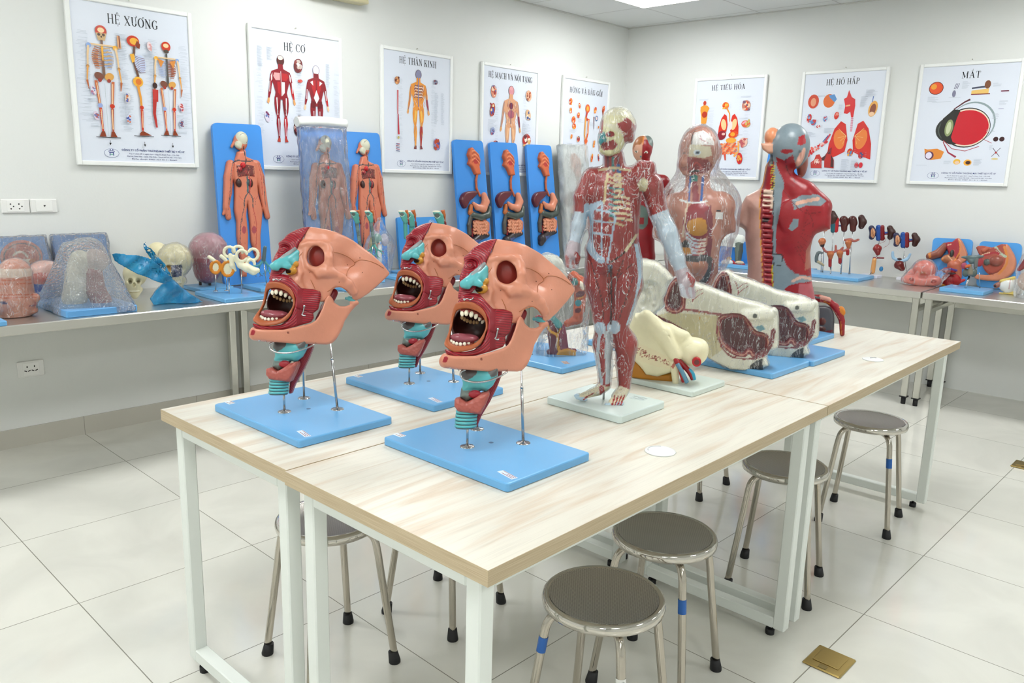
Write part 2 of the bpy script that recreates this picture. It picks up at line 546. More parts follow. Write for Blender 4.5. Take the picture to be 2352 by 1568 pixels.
        for axn in range(3):
            e0 = [slice(1, -1)] * 3; e1 = [slice(1, -1)] * 3
            e0[axn] = slice(0, -1); e1[axn] = slice(1, None)
            a = ng[tuple(e0)]; b = ng[tuple(e1)]
            E_ = np.argwhere(a != b)
            if len(E_) == 0: continue
            fl = a[tuple(E_.T)]
            off = np.array([1, 1, 1]); off[axn] = 0; E_ = E_ + off
            o1, o2 = (axn + 1) % 3, (axn + 2) % 3
            d1 = np.zeros(3, int); d1[o1] = 1; d2 = np.zeros(3, int); d2[o2] = 1
            q = np.stack([idx[tuple((E_ - d1 - d2).T)], idx[tuple((E_ - d2).T)], idx[tuple(E_.T)], idx[tuple((E_ - d1).T)]], 1)
            q = np.where(fl[:, None], q, q[:, ::-1]); faces.append(q)
        Fc = np.concatenate(faces)
        Fc = Fc[(Fc >= 0).all(1)]
        C_ = np.tile(np.array(rgb(base)), (n, 1))
        best = np.full(n, 1e9)
        p3 = P.astype(np.float32); x, y, z = p3[:, 0], p3[:, 1], p3[:, 2]
        for fn, c in s.prims:
            if c is None: continue
            d = np.asarray(fn(x, y, z)).ravel() if True else None
            mk = d < best; best = np.where(mk, d, best); C_[mk] = c
        for c, poly, fn, zmin, zmax, front in s.paints:
            mk = np.ones(n, bool)
            if poly is not None: mk &= sdf_poly(x, y, poly) < 0
            if fn is not None: mk &= np.asarray(fn(x, y, z)).astype(bool)
            if zmin is not None: mk &= z > zmin
            if zmax is not None: mk &= z < zmax
            C_[mk] = c
        me = bpy.data.meshes.new(name)
        Wp = fr.W(P) if fr is not None else P
        if org is None: org = np.zeros(3)
        Wp = Wp - np.array(org)
        me.vertices.add(n); me.vertices.foreach_set('co', Wp.astype(np.float32).ravel())
        nf = len(Fc); me.loops.add(nf * 4); me.loops.foreach_set('vertex_index', Fc.astype(np.int32).ravel())
        me.polygons.add(nf); me.polygons.foreach_set('loop_start', np.arange(nf, dtype=np.int32) * 4)
        me.polygons.foreach_set('use_smooth', np.ones(nf, bool))
        me.materials.append(m)
        ca = me.color_attributes.new('paint', 'FLOAT_COLOR', 'POINT'); arr = np.ones((n, 4), np.float32); arr[:, :3] = C_
        ca.data.foreach_set('color', arr.ravel())
        if grain is not None:
            ga = me.attributes.new('grain', 'FLOAT', 'POINT'); ga.data.foreach_set('value', np.asarray(grain(x, y, z), np.float32).ravel())
        me.update(calc_edges=True); me.validate()
        return link(name, me, parent)

def clay_for(P, pad, h):
    P = np.array(P); return Clay(P.min(0) - pad, P.max(0) + pad, h)
# ================================================================== the room
HC = 2.636
WA = 0.0445
RT = np.array([math.sin(WA), -math.cos(WA), 0.0])      # along the right-hand wall, away from the corner
RN = np.array([-math.cos(WA), -math.sin(WA), 0.0])     # out of that wall into the room
def rw(t, d, z):                                       # point t along the wall, d in front of it
    return RT * t + RN * d + np.array([0, 0, z])

def wall_mat():
    m, nt, b, N, L = nodes('wall_paint')
    tc = N('ShaderNodeTexCoord'); nz = N('ShaderNodeTexNoise'); nz.inputs['Scale'].default_value = 90; nz.inputs['Detail'].default_value = 3
    L(tc.outputs['Object'], nz.inputs['Vector'])
    bp = N('ShaderNodeBump'); bp.inputs['Strength'].default_value = 0.15; bp.inputs['Distance'].default_value = 0.002
    L(nz.outputs[0], bp.inputs['Height']); L(bp.outputs[0], b.inputs['Normal'])
    b.inputs['Base Color'].default_value = (0.74, 0.755, 0.735, 1); b.inputs['Roughness'].default_value = 0.55
    return m
WALLM = wall_mat()

def tile_mat():
    m, nt, b, N, L = nodes('floor_tiles')
    tc = N('ShaderNodeTexCoord'); mp = N('ShaderNodeMapping')
    mp.inputs['Location'].default_value = (4.563 + 6.0, 1.747 + 8.4, 0)
    L(tc.outputs['Object'], mp.inputs[0])
    br = N('ShaderNodeTexBrick'); br.offset = 0; br.squash = 1
    br.inputs['Color1'].default_value = (0.72, 0.71, 0.65, 1); br.inputs['Color2'].default_value = (0.68, 0.675, 0.62, 1)
    br.inputs['Mortar'].default_value = (0.27, 0.26, 0.22, 1)
    br.inputs['Scale'].default_value = 1; br.inputs['Mortar Size'].default_value = 0.0016; br.inputs['Mortar Smooth'].default_value = 0.1
    br.inputs['Brick Width'].default_value = 0.6; br.inputs['Row Height'].default_value = 0.6
    L(mp.outputs[0], br.inputs['Vector'])
    nz = N('ShaderNodeTexNoise'); nz.inputs['Scale'].default_value = 2.2; nz.inputs['Detail'].default_value = 6; nz.inputs['Distortion'].default_value = 1.2
    L(tc.outputs['Object'], nz.inputs['Vector'])
    mr = N('ShaderNodeMapRange'); mr.inputs[1].default_value = .35; mr.inputs[2].default_value = .65; mr.inputs[3].default_value = .93; mr.inputs[4].default_value = 1.04
    L(nz.outputs[0], mr.inputs[0])
    mx = N('ShaderNodeVectorMath'); mx.operation = 'SCALE'; L(br.outputs['Color'], mx.inputs[0]); L(mr.outputs[0], mx.inputs['Scale'])
    L(mx.outputs[0], b.inputs['Base Color'])
    rr = N('ShaderNodeMapRange'); rr.inputs[3].default_value = 0.07; rr.inputs[4].default_value = 0.13; L(nz.outputs[0], rr.inputs[0])
    L(rr.outputs[0], b.inputs['Roughness'])
    bp = N('ShaderNodeBump'); bp.inputs['Distance'].default_value = 0.001; bp.invert = True; L(br.outputs['Fac'], bp.inputs['Height']); L(bp.outputs[0], b.inputs['Normal'])
    b.inputs['Specular IOR Level'].default_value = 0.6
    return m
def ceil_mat():
    m, nt, b, N, L = nodes('ceiling_tiles')
    tc = N('ShaderNodeTexCoord'); mp = N('ShaderNodeMapping'); mp.inputs['Location'].default_value = (0.655 + 12, 12, 0)
    L(tc.outputs['Object'], mp.inputs[0])
    br = N('ShaderNodeTexBrick'); br.offset = 0
    br.inputs['Color1'].default_value = (0.68, 0.70, 0.69, 1); br.inputs['Color2'].default_value = (0.66, 0.68, 0.67, 1)
    br.inputs['Mortar'].default_value = (0.5, 0.5, 0.49, 1); br.inputs['Scale'].default_value = 1
    br.inputs['Mortar Size'].default_value = 0.006; br.inputs['Brick Width'].default_value = .6; br.inputs['Row Height'].default_value = .6
    L(mp.outputs[0], br.inputs['Vector']); L(br.outputs['Color'], b.inputs['Base Color']); b.inputs['Roughness'].default_value = 0.8
    bp = N('ShaderNodeBump'); bp.inputs['Distance'].default_value = 0.004; L(br.outputs['Fac'], bp.inputs['Height']); L(bp.outputs[0], b.inputs['Normal'])
    return m

XL, YB = -9.0, -7.4
tag(MB().box((XL, YB, -0.1), (0.6, 0.12, 0)).build('floor', tile_mat()), kind='structure')
tag(MB().box((XL, YB, HC), (0.6, 0.12, HC + 0.1)).build('ceiling', ceil_mat()), kind='structure')
tag(MB().box((XL, 0, 0), (0.0, 0.12, HC)).build('wall_left', WALLM), kind='structure')
b_ = MB(); q = [rw(0, 0, 0), rw(7.6, 0, 0), rw(7.6, -0.12, 0), rw(0, -0.12, 0)]
b_.add([*q, *[p + np.array([0, 0, HC]) for p in q]], [(0, 1, 2, 3), (4, 5, 6, 7), (0, 1, 5, 4), (1, 2, 6, 5), (2, 3, 7, 6), (3, 0, 4, 7)])
tag(b_.build('wall_right', WALLM), kind='structure')
tag(MB().box((XL - 0.1, YB, 0), (XL, 0.12, HC)).build('wall_back', WALLM), kind='structure')
tag(MB().box((XL, YB - 0.1, 0), (0.6, YB, HC)).build('wall_front', WALLM), kind='structure')
def tilebase():
    m, nt, b, N, L = nodes('baseboard_tiles')
    tc = N('ShaderNodeTexCoord'); mp = N('ShaderNodeMapping'); mp.inputs['Location'].default_value = (4.563 + 6, 0, 0)
    L(tc.outputs['Object'], mp.inputs[0])
    br = N('ShaderNodeTexBrick'); br.offset = 0
    br.inputs['Color1'].default_value = br.inputs['Color2'].default_value = (0.52, 0.50, 0.44, 1)
    br.inputs['Mortar'].default_value = (0.3, 0.28, 0.24, 1); br.inputs['Scale'].default_value = 1; br.inputs['Mortar Size'].default_value = .0015
    br.inputs['Brick Width'].default_value = .6; br.inputs['Row Height'].default_value = 5
    L(mp.outputs[0], br.inputs['Vector']); L(br.outputs['Color'], b.inputs['Base Color']); b.inputs['Roughness'].default_value = 0.12
    return m
tag(MB().box((XL, -0.010, 0), (0, 0.0, 0.094)).build('baseboard_left', tilebase()), kind='structure')
# slim metal angle where the ceiling meets the walls
b_ = MB(); b_.box((XL, -0.022, HC - 0.006), (0, -0.0005, HC - 0.0005))
b_.build('trim_1', plain('trim_white', '#c8c9c4', 0.5))['kind'] = 'structure'
q0, q1 = rw(0, 0.0005, HC - 0.006), rw(7.6, 0.0005, HC - 0.006)
b_ = MB(); b_.obox(q0, q1 - q0, RN * 0.022, np.array([0, 0, 0.0055]))
b_.build('trim_2', MATS['trim_white'])['kind'] = 'structure'

# ------------------------------------------------------------------ ceiling light panels
def panel_mat():
    m, nt, b, N, L = nodes('light_panel')
    b.inputs['Base Color'].default_value = (0.9, 0.9, 0.9, 1)
    b.inputs['Emission Color'].default_value = (*PANEL_COLOR, 1)
    b.inputs['Emission Strength'].default_value = PANEL_POWER
    return m
LPM = panel_mat()
def light(x0, y0, lx, ly, first=[]):
    t = thing('ceiling_light', 'recessed square white light panel in the tiled ceiling above the corner', 'light', (x0 + lx / 2, y0 + ly / 2, HC), 0, 'ceiling light panels')
    f = MB()
    for (a, b, c, d) in ((-lx / 2, -ly / 2, lx / 2, -ly / 2 + .02), (-lx / 2, ly / 2 - .02, lx / 2, ly / 2), (-lx / 2, -ly / 2 + .02, -lx / 2 + .02, ly / 2 - .02), (lx / 2 - .02, -ly / 2 + .02, lx / 2, ly / 2 - .02)):
        f.box((a, b, -0.012), (c, d, -0.0005))
    f.build('frame', MATS['trim_white'], t)
    MB().box((-lx / 2 + .02, -ly / 2 + .02, -0.008), (lx / 2 - .02, ly / 2 - .02, -0.002)).build('diffuser', LPM, t)
    return t
for i in range(4):
    for j in range(3):
        light(-1.255 - 2.4 * i if i < 3 else -7.855, -1.2 - 2.4 * j, 0.6, 0.6)

# ------------------------------------------------------------------ wall sockets and the box under the ceiling
white_pl = coat('white_plastic', 0.35)
def socket(x0, x1, z0, z1, kind, label):
    t = thing('wall_socket' if kind != 'tv' else 'wall_outlet', label, 'socket', ((x0 + x1) / 2, 0, (z0 + z1) / 2), 0)
    w, h = (x1 - x0) / 2, (z1 - z0) / 2
    MB().col('#e9e9e6').box((-w, -0.008, -h), (w, 0, h), 0.003).build('cover_plate', white_pl, t)
    iw = w * 0.62
    MB().col('#eeeeeb').box((-iw, -0.010, -h * .78), (iw, -0.0078, h * .78), 0.001).build('insert', white_pl, t)
    s = MB().col('#2a2826')
    if kind == 'pins2':
        for ox in (-0.021, 0.014):
            for dx, dz in ((0, 0.010), (0.0012, -0.012), (0.012, -0.001)):
                s.ell((ox + dx, -0.0101, dz), (0.0034, 0.001, 0.0034), 8, 6)
    elif kind == 'uni':
        for ox in (-0.017, 0.015):
            s.ell((ox, -0.0101, 0.012), (0.003, 0.001, 0.005), 8, 6)
            for dx, rt in ((-0.008, 25), (0.008, -25)):
                s.box((-0.006, 0, -0.0022), (0.006, 0.0012, 0.0022), R=rot3(0, rt, 0), O=(ox + dx, -0.0109, -0.008))
    else:
        s.prism([(-.005, .004), (.005, .004), (0, -.005)], (0.002, -0.0101, 0), (1, 0, 0), (0, 0, 1), (0, -0.0008, 0))
    s.build('pin_holes', plain('hole_black', '#1d1c1b', .6), t)
socket(-4.837, -4.719, 1.141, 1.206, 'pins2', 'white double wall socket with six round holes, left of its twin plate above the bench')
socket(-4.715, -4.599, 1.141, 1.206, 'tv', 'white wall plate with one small dark keyhole, right of the double socket')
socket(-4.840, -4.722, 0.344, 0.424, 'uni', 'white double wall socket low on the wall beneath the steel bench')
t = thing('wall_box', 'cream box with slanted lower lip high on the left wall, cut by the frame', 'box', (-2.98, 0, 2.42), 0)
MB().col('#ded9c0').box((-.2, -.085, -.02), (.2, 0, .17), .01).build('housing', white_pl, t)
MB().col('#c9c19c').box((-.2, -.095, -.045), (.19, -.005, -.02), .006).build('lower_lip', white_pl, t)

# brass floor boxes
brass = steel('brass', 0.32, False, (0.45, 0.33, 0.12))
def floor_box(x, y, rz, label):
    t = thing('floor_socket', label, 'floor socket', (x, y, 0), rz, None)
    MB().box((-.062, -.056, 0), (.062, .056, .007), .004).build('brass_plate', brass, t)
    MB().box((-.030, -.038, .007), (.046, .038, .0095), .002).build('flip_lid', brass, t)
    MB().box((-.056, -.012, .007), (-.036, .012, .0085), .001).build('latch', steel('old_brass', .5, False, (.25, .19, .08)), t)
    return t
floor_box(-3.712, -3.577, 0.0, 'square brass floor socket with closed lid near the front of the picture')
floor_box(-1.305, -3.585, 0.0, 'brass floor socket cut off by the right edge, beyond the tables')

# ------------------------------------------------------------------ steel benches along both walls
bench_steel = steel('bench_steel', 0.3, True, (0.70, 0.69, 0.65))
leg_steel = steel('leg_steel', 0.26, False, (0.66, 0.65, 0.60))
rubber = plain('black_rubber', '#17171a', 0.6)
def bench(O, U, Wd, Ln, Dp, label):
    """O: floor point at the wall end, U along the wall, Wd into the room"""
    U = np.array(U, float); Wd = np.array(Wd, float); Z = np.array([0, 0, 1.0]); O = np.array(O, float)
    t = thing('steel_bench', label, 'workbench', tuple(O), 0, 'stainless steel benches along the walls')
    b = MB(); H = 0.734
    b.obox(Z * (H - .042), U * Ln, Wd * Dp, Z * .042, .004)
    b.build('bench_top', bench_steel, t)
    s = .038
    for a in (0.012, Ln - .012 - s):
        for d in (0.03, Dp - .03 - s):
            lg = MB().obox(U * a + Wd * d + Z * .05, U * s, Wd * s, Z * (H - .042 - .05), .003).build('leg', leg_steel, t)
            c = U * (a + s / 2) + Wd * (d + s / 2)
            MB().obox(U * (a - .004) + Wd * (d - .004) + Z * .046, U * (s + .008), Wd * (s + .008), Z * .006).tube([c, c + Z * .048], .015, 10).build('foot', rubber, lg)
        MB().obox(U * (a + .004) + Wd * (.03 + s) + Z * .60, U * (s - .008), Wd * (Dp - .06 - 2 * s), Z * .03, .002).build('side_rail', leg_steel, t)
    MB().obox(U * .05 + Wd * .034 + Z * .575, U * (Ln - .1), Wd * .03, Z * .045, .002).build('back_rail', leg_steel, t)
    return t
bench((-5.52, 0.0, 0), (1, 0, 0), (0, -1, 0), 1.80, 0.713, 'steel bench on the left wall nearest the camera, wrapped heads and boards on it')
bench((-3.71, 0.0, 0), (1, 0, 0), (0, -1, 0), 1.80, 0.713, 'steel bench on the left wall behind the open-mouthed heads')
bench((-1.90, 0.0, 0), (1, 0, 0), (0, -1, 0), 1.885, 0.713, 'steel bench on the left wall running into the far corner')
bench(rw(.74, 0.002, 0), RT, RN, 2.005, 0.713, 'steel bench on the right wall carrying the kidney models')
bench(rw(2.755, 0.002, 0), RT, RN, 1.80, 0.713, 'steel bench on the right wall carrying the pelvis models, cut by the right edge')

# ------------------------------------------------------------------ work tables
def wood_mat():
    m, nt, b, N, L = nodes('pale_wood')
    tc = N('ShaderNodeTexCoord'); mp = N('ShaderNodeMapping'); mp.inputs['Scale'].default_value = (0.9, 9, 9)
    L(tc.outputs['Object'], mp.inputs[0])
    oi = N('ShaderNodeObjectInfo'); L(oi.outputs['Random'], mp.inputs['Location'])
    n1 = N('ShaderNodeTexNoise'); n1.inputs['Scale'].default_value = 2.4; n1.inputs['Detail'].default_value = 8; n1.inputs['Distortion'].default_value = 1.0
    L(mp.outputs[0], n1.inputs['Vector'])
    cr = N('ShaderNodeValToRGB')
    cr.color_ramp.elements[0].position = 0.34; cr.color_ramp.elements[0].color = (0.61, 0.52, 0.41, 1)
    cr.color_ramp.elements[1].position = 0.66; cr.color_ramp.elements[1].color = (0.715, 0.695, 0.61, 1)
    e = cr.color_ramp.elements.new(0.5); e.color = (0.68, 0.65, 0.57, 1)
    L(n1.outputs[0], cr.inputs[0])
    mp2 = N('ShaderNodeMapping'); mp2.inputs['Scale'].default_value = (3, 130, 130); L(tc.outputs['Object'], mp2.inputs[0])
    n2 = N('ShaderNodeTexNoise'); n2.inputs['Scale'].default_value = 2; n2.inputs['Detail'].default_value = 4; L(mp2.outputs[0], n2.inputs['Vector'])
    mr = N('ShaderNodeMapRange'); mr.inputs[1].default_value = .3; mr.inputs[2].default_value = .5; mr.inputs[3].default_value = .9; mr.inputs[4].default_value = 1; L(n2.outputs[0], mr.inputs[0])
    mx = N('ShaderNodeVectorMath'); mx.operation = 'SCALE'; L(cr.outputs[0], mx.inputs[0]); L(mr.outputs[0], mx.inputs['Scale'])
    L(mx.outputs[0], b.inputs['Base Color']); b.inputs['Roughness'].default_value = .42
    return m
WOOD = wood_mat()
def edge_mat():
    m, nt, b, N, L = nodes('edge_band')
    tc = N('ShaderNodeTexCoord'); mp = N('ShaderNodeMapping'); mp.inputs['Scale'].default_value = (4, 4, 320); L(tc.outputs['Object'], mp.inputs[0])
    n = N('ShaderNodeTexNoise'); n.inputs['Scale'].default_value = 2; n.inputs['Detail'].default_value = 4; L(mp.outputs[0], n.inputs['Vector'])
    cr = N('ShaderNodeValToRGB'); cr.color_ramp.elements[0].position = .35; cr.color_ramp.elements[0].color = (0.44, 0.34, 0.21, 1)
    cr.color_ramp.elements[1].position = .65; cr.color_ramp.elements[1].color = (0.55, 0.45, 0.30, 1); L(n.outputs[0], cr.inputs[0])
    L(cr.outputs[0], b.inputs['Base Color']); b.inputs['Roughness'].default_value = .5
    return m
EDGE = edge_mat()
table_white = plain('white_powder_coat', '#e2e7e2', 0.42)
TR = 0.019; TX, TY = -5.0598, -3.495
TL_ = np.array([math.cos(TR), math.sin(TR), 0]); TS_ = np.array([-math.sin(TR), math.cos(TR), 0])
def table(l, s, label, ln=1.405):
    o = np.array([TX, TY, 0]) + TL_ * l + TS_ * s
    t = thing('work_table', label, 'table', tuple(o), TR, 'pale wood work tables pushed together')
    wd = 0.609; H = .75
    top = MB().box((0.001, 0.001, H - .0295), (ln - .001, wd - .001, H)).build('tabletop', WOOD, t)
    e = MB()
    e.box((0, 0, H - .03), (ln, .001, H - .0002)); e.box((0, wd - .001, H - .03), (ln, wd, H - .0002))
    e.box((0, .001, H - .03), (.001, wd - .001, H - .0002)); e.box((ln - .001, .001, H - .03), (ln, wd - .001, H - .0002))
    e.build('edge_band', EDGE, top)
    k = .036
    for a in (.0205, ln - .0205 - k):
        for b in (.037, wd - .037 - k):
            lg = MB().box((a, b, .03), (a + k, b + k, H - .03), .003).build('leg', table_white, t)
            c = (a + k / 2, b + (k * 1.4 if b < .1 else -k * .4))
            MB().tube([(c[0], c[1], .0), (c[0], c[1], .018)], .014, 12).tube([(c[0], c[1], .018), (c[0], c[1], .031)], .005, 8).build('leveller', rubber, lg)
        MB().box((a, .037 + k, .03), (a + k, wd - .037 - k, .03 + k), .003).build('foot_rail', table_white, t)
        MB().box((a, .037 + k, H - .03 - k), (a + k, wd - .037 - k, H - .03), .003).build('top_rail', table_white, t)
    for b in (.037, wd - .037 - k):
        MB().box((.0205 + k, b, H - .03 - k), (ln - .0205 - k, b + k, H - .03), .003).build('long_rail', table_white, t)
    return t
table(0, 0, 'pale wood table at the front, under the front open-mouthed head and the muscle figure')
table(.006, .612, 'pale wood table at the left carrying the two rear open-mouthed heads')
table(1.4085, 0, 'pale wood table at the right end, orbit-shaped white sections standing on it')
table(1.4145, .6125, 'pale wood table at the back, mostly hidden under wrapped models')
def grommet(x, y, label, dark):
    t = thing('cable_grommet', label, 'grommet', (x, y, .75), TR)
    MB().col('#e6e9e8').lathe([(0, .0), (.036, 0), (.037, .001), (.036, .003), (.030, .0036), (0, .0036)], seg=32).build('cap', white_pl, t)
    s = MB().col(dark)
    a = [(.029 * math.cos(q_), .029 * math.sin(q_), .0038) for q_ in np.linspace(.5, 2.4, 12)]
    s.tube(a if dark != '#333333' else [(.004, .012, .0038), (.02, .008, .0038), (.024, -.004, .0038)], .0011, 6)
    s.build('cable_slot', white_pl, t)
grommet(-4.358, -3.36, 'white round cable cap on the front table beside the muscle figure', '#b9c0c2')
grommet(-2.911, -3.325, 'white round cable cap with a dark slot on the right-hand table', '#333333')

# ------------------------------------------------------------------ stools
def seat_mat():
    m, nt, b, N, L = nodes('embossed_steel')
    b.inputs['Metallic'].default_value = 1; b.inputs['Base Color'].default_value = (0.50, 0.47, 0.43, 1); b.inputs['Roughness'].default_value = .34
    tc = N('ShaderNodeTexCoord'); h = None
    for i, a in enumerate((0.0, 1.047, 2.094)):
        mp = N('ShaderNodeMapping'); mp.inputs['Rotation'].default_value = (0, 0, a + .3); L(tc.outputs['Object'], mp.inputs[0])
        wv = N('ShaderNodeTexWave'); wv.inputs['Scale'].default_value = 62; L(mp.outputs[0], wv.inputs['Vector'])
        if h is None: h = wv.outputs['Fac']
        else:
            ad = N('ShaderNodeMath'); ad.operation = 'MULTIPLY'; L(h, ad.inputs[0]); L(wv.outputs['Fac'], ad.inputs[1]); h = ad.outputs[0]
    bp = N('ShaderNodeBump'); bp.inputs['Distance'].default_value = .0012; bp.inputs['Strength'].default_value = .8; L(h, bp.inputs['Height']); L(bp.outputs[0], b.inputs['Normal'])
    mr = N('ShaderNodeMapRange'); mr.inputs[3].default_value = .62; mr.inputs[4].default_value = 1.15; mr.inputs[2].default_value = .4; L(h, mr.inputs[0])
    mx = N('ShaderNodeVectorMath'); mx.operation = 'SCALE'; mx.inputs[0].default_value = (0.60, 0.57, 0.53); L(mr.outputs[0], mx.inputs['Scale']); L(mx.outputs[0], b.inputs['Base Color'])
    return m
SEATM = seat_mat(); CHROME = steel('chrome', .08, False, (.60, .57, .52)); TUBE = steel('stool_tube', .17, False, (.50, .46, .40))
def make_stool():
    t = thing('round_stool', 'stool', 'stool', (0, 0, 0), 0, 'round stainless steel stools around the tables')
    H = .44; R = .143
    MB().lathe([(0, H - .004), (R - .02, H - .004), (R - .016, H - .002)], seg=64).build('seat_pad', SEATM, t)
    MB().lathe([(R - .017, H - .0035), (R - .008, H), (R - .002, H - .005), (R, H - .014), (R - .002, H - .024), (R - .010, H - .029), (R - .02, H - .027), (R - .03, H - .014), (R - .017, H - .0045)], seg=64).build('seat_rim', CHROME, t)
    for k in range(4):
        a = PI / 2 * k
        pts = spline([(.03, 0, H - .035), (.075, 0, H - .036), (.108, 0, H - .040), (.130, 0, H - .060), (.140, 0, H - .10), (.150, 0, H - .17), (.187, 0, .02)], 6)
        ca, sa = math.cos(a), math.sin(a)
        pts = [(p[0] * ca, p[0] * sa, p[2]) for p in pts]
        lg = MB().tube(pts, .0105, 14).build('leg', TUBE, t)
        e = pts[-1]; pv = pts[-4]
        MB().tube([(e[0], e[1], 0.0), (e[0], e[1], .004), (e[0] + (pv[0] - e[0]) * .3, e[1] + (pv[1] - e[1]) * .3, .035)], [.0165, .017, .0135], 14).build('rubber_foot', rubber, lg)
    return t
blue_st = coat('sticker', .35)
def stool_label(t, k, z0, blue=True):
    f = (.44 - .17 - z0) / (.44 - .17 - .02); r = .150 + .037 * f
    lg = sorted([c for c in t.children if c.name.startswith('leg')], key=lambda c: c.name)[k]
    a = PI / 2 * k; ca, sa = math.cos(a), math.sin(a)
    s = MB().col('#1f5fae' if blue else '#e8e8e4')
    c = np.array([r * ca, r * sa, z0]); d = np.array([.037 / .25 * ca, .037 / .25 * sa, -1.0]); d /= np.linalg.norm(d)
    s.tube([c - d * .019, c + d * .019], .0112, 16, cap=False)
    s.build('maker_sticker', blue_st, lg)
    if not blue:
        cu = bpy.data.curves.new('letters', 'FONT'); cu.body = 'INOX'; cu.size = .0125; cu.align_x = 'CENTER'; cu.align_y = 'CENTER'; cu.offset = .0003
        q_ = bpy.data.objects.new('printed_word', cu); col.objects.link(q_); bpy.context.view_layer.update()
        me = bpy.data.meshes.new_from_object(q_.evaluated_get(bpy.context.evaluated_depsgraph_get())); bpy.data.objects.remove(q_); me.materials.clear(); me.materials.append(rubber)
        o = link('printed_word', me, lg)
        z_ = Vector((ca, sa, 0)); x_ = Vector((d[0], d[1], d[2])); y_ = z_.cross(x_); M_ = Matrix((x_, y_, z_)).transposed().to_4x4(); M_.translation = Vector(c) + z_ * .0116; o.matrix_local = M_
stool0 = make_stool()
STOOLS = [(-4.525, -3.34, -35, 'stool nearest the camera, at the front table edge'),
          (-4.14, -3.253, -35, 'second stool along the front table, tucked half under, behind the nearest one'),
          (-3.375, -3.238, -30, 'stool partly hidden behind the white legs where two tables meet'),
          (-2.60, -3.24, -36, 'stool with the palest top, farthest right, under the right-hand table'),
          (-4.75, -2.55, 40, 'stool seen between the white legs under the left table end'),
          (-4.33, -2.57, -34, 'stool whose legs show behind the front table leg'),
          (-2.81, -2.535, -42, 'farthest stool under the back table, two feet showing'),
          (-3.365, -2.57, -35, 'stool hidden deep under the back table, one leg showing')]
SL = []
for i, (x, y, a, lb) in enumerate(STOOLS):
    o = stool0 if i == 0 else copy_tree(stool0)
    o.location = (x, y, 0); o.rotation_euler = (0, 0, math.radians(a)); o['label'] = 'round steel ' + lb
    SL.append(o)
for i, k, z0, bl in ((0, 3, .300, False), (0, 2, .325, True), (1, 3, .300, True), (3, 3, .300, True), (4, 2, .29, True)):
    stool_label(SL[i], k, z0, bl)
# ================================================================== framed anatomy posters
# serif capitals drawn as strokes: (x0, y0, x1, y1, width) ; letters 1 high
def _ser(x, y): return (x - .13, y, x + .13, y, .05)
def _V(x, a=0, b=1, w=.14, s=True):
    o = [(x, a, x, b, w)]
    if s: o += [_ser(x, a + .025), _ser(x, b - .025)]
    return o
def _arc(cx, cy, rx, ry, a0, a1, w0=.05, w1=.15, n=14):
    o = []
    for i in range(n):
        a, b = (math.radians(a0 + (a1 - a0) * k / n) for k in (i, i + 1)); m = abs(math.cos((a + b) / 2))
        o.append((cx + rx * math.cos(a), cy + ry * math.sin(a), cx + rx * math.cos(b), cy + ry * math.sin(b), w0 + (w1 - w0) * m ** 1.5))
    return o
GL = {
 'H': (.86, _V(.18) + _V(.68) + [(.18, .5, .68, .5, .05)]),
 'E': (.74, _V(.18) + [(.18, .97, .64, .97, .05), (.18, .03, .66, .03, .05), (.18, .5, .5, .5, .05), (.63, .97, .63, .8, .05), (.65, .03, .65, .24, .05), (.49, .6, .49, .4, .04)]),
 'X': (.84, [(.14, .97, .7, .03, .15), (.7, .97, .14, .03, .05), _ser(.15, .97), _ser(.68, .97), _ser(.15, .03), _ser(.68, .03)]),
 'U': (.82, [(.18, .97, .18, .35, .14), (.64, .97, .64, .35, .05), _ser(.18, .97), _ser(.64, .97)] + _arc(.41, .33, .23, .3, 180, 360)),
 'O': (.86, _arc(.42, .5, .33, .47, 0, 360, n=24)),
 'N': (.86, [(.16, .03, .16, .97, .05), (.68, .03, .68, .97, .05), (.14, .97, .7, .03, .15), _ser(.16, .03), _ser(.66, .97), _ser(.12, .97)]),
 'G': (.84, _arc(.42, .5, .33, .47, 45, 315, n=20) + [(.66, .42, .66, .12, .13), _ser(.64, .42), (.65, .97, .65, .72, .05)]),
 'C': (.78, _arc(.42, .5, .33, .47, 45, 315, n=20) + [(.65, .97, .65, .72, .05)]),
 'T': (.74, [(.36, .03, .36, .97, .14), _ser(.36, .03), (.06, .97, .66, .97, .05), (.07, .97, .07, .76, .05), (.65, .97, .65, .76, .05)]),
 'A': (.84, [(.38, .97, .12, .03, .05), (.38, .97, .68, .03, .15), (.22, .35, .56, .35, .05), _ser(.12, .03), _ser(.68, .03)]),
 'K': (.84, _V(.18) + [(.24, .42, .66, .97, .05), (.36, .55, .68, .03, .15), _ser(.66, .97), _ser(.68, .03)]),
 'I': (.38, _V(.18)),
 'M': (1.0, [(.16, .03, .16, .97, .05), (.8, .03, .8, .97, .14), (.14, .97, .46, .1, .14), (.46, .1, .8, .97, .05), _ser(.16, .03), _ser(.8, .03), _ser(.12, .97), _ser(.82, .97)]),
 'V': (.82, [(.12, .97, .42, .03, .15), (.42, .03, .68, .97, .05), _ser(.14, .97), _ser(.66, .97)]),
 'D': (.86, _V(.18) + [(.18, .97, .38, .97, .05), (.18, .03, .38, .03, .05), (.02, .5, .36, .5, .05)] + _arc(.38, .5, .33, .47, -90, 90)),
 'P': (.74, _V(.18) + [(.18, .97, .38, .97, .05), (.18, .46, .38, .46, .05)] + _arc(.38, .715, .24, .255, -90, 90)),
 ' ': (.34, []),
}
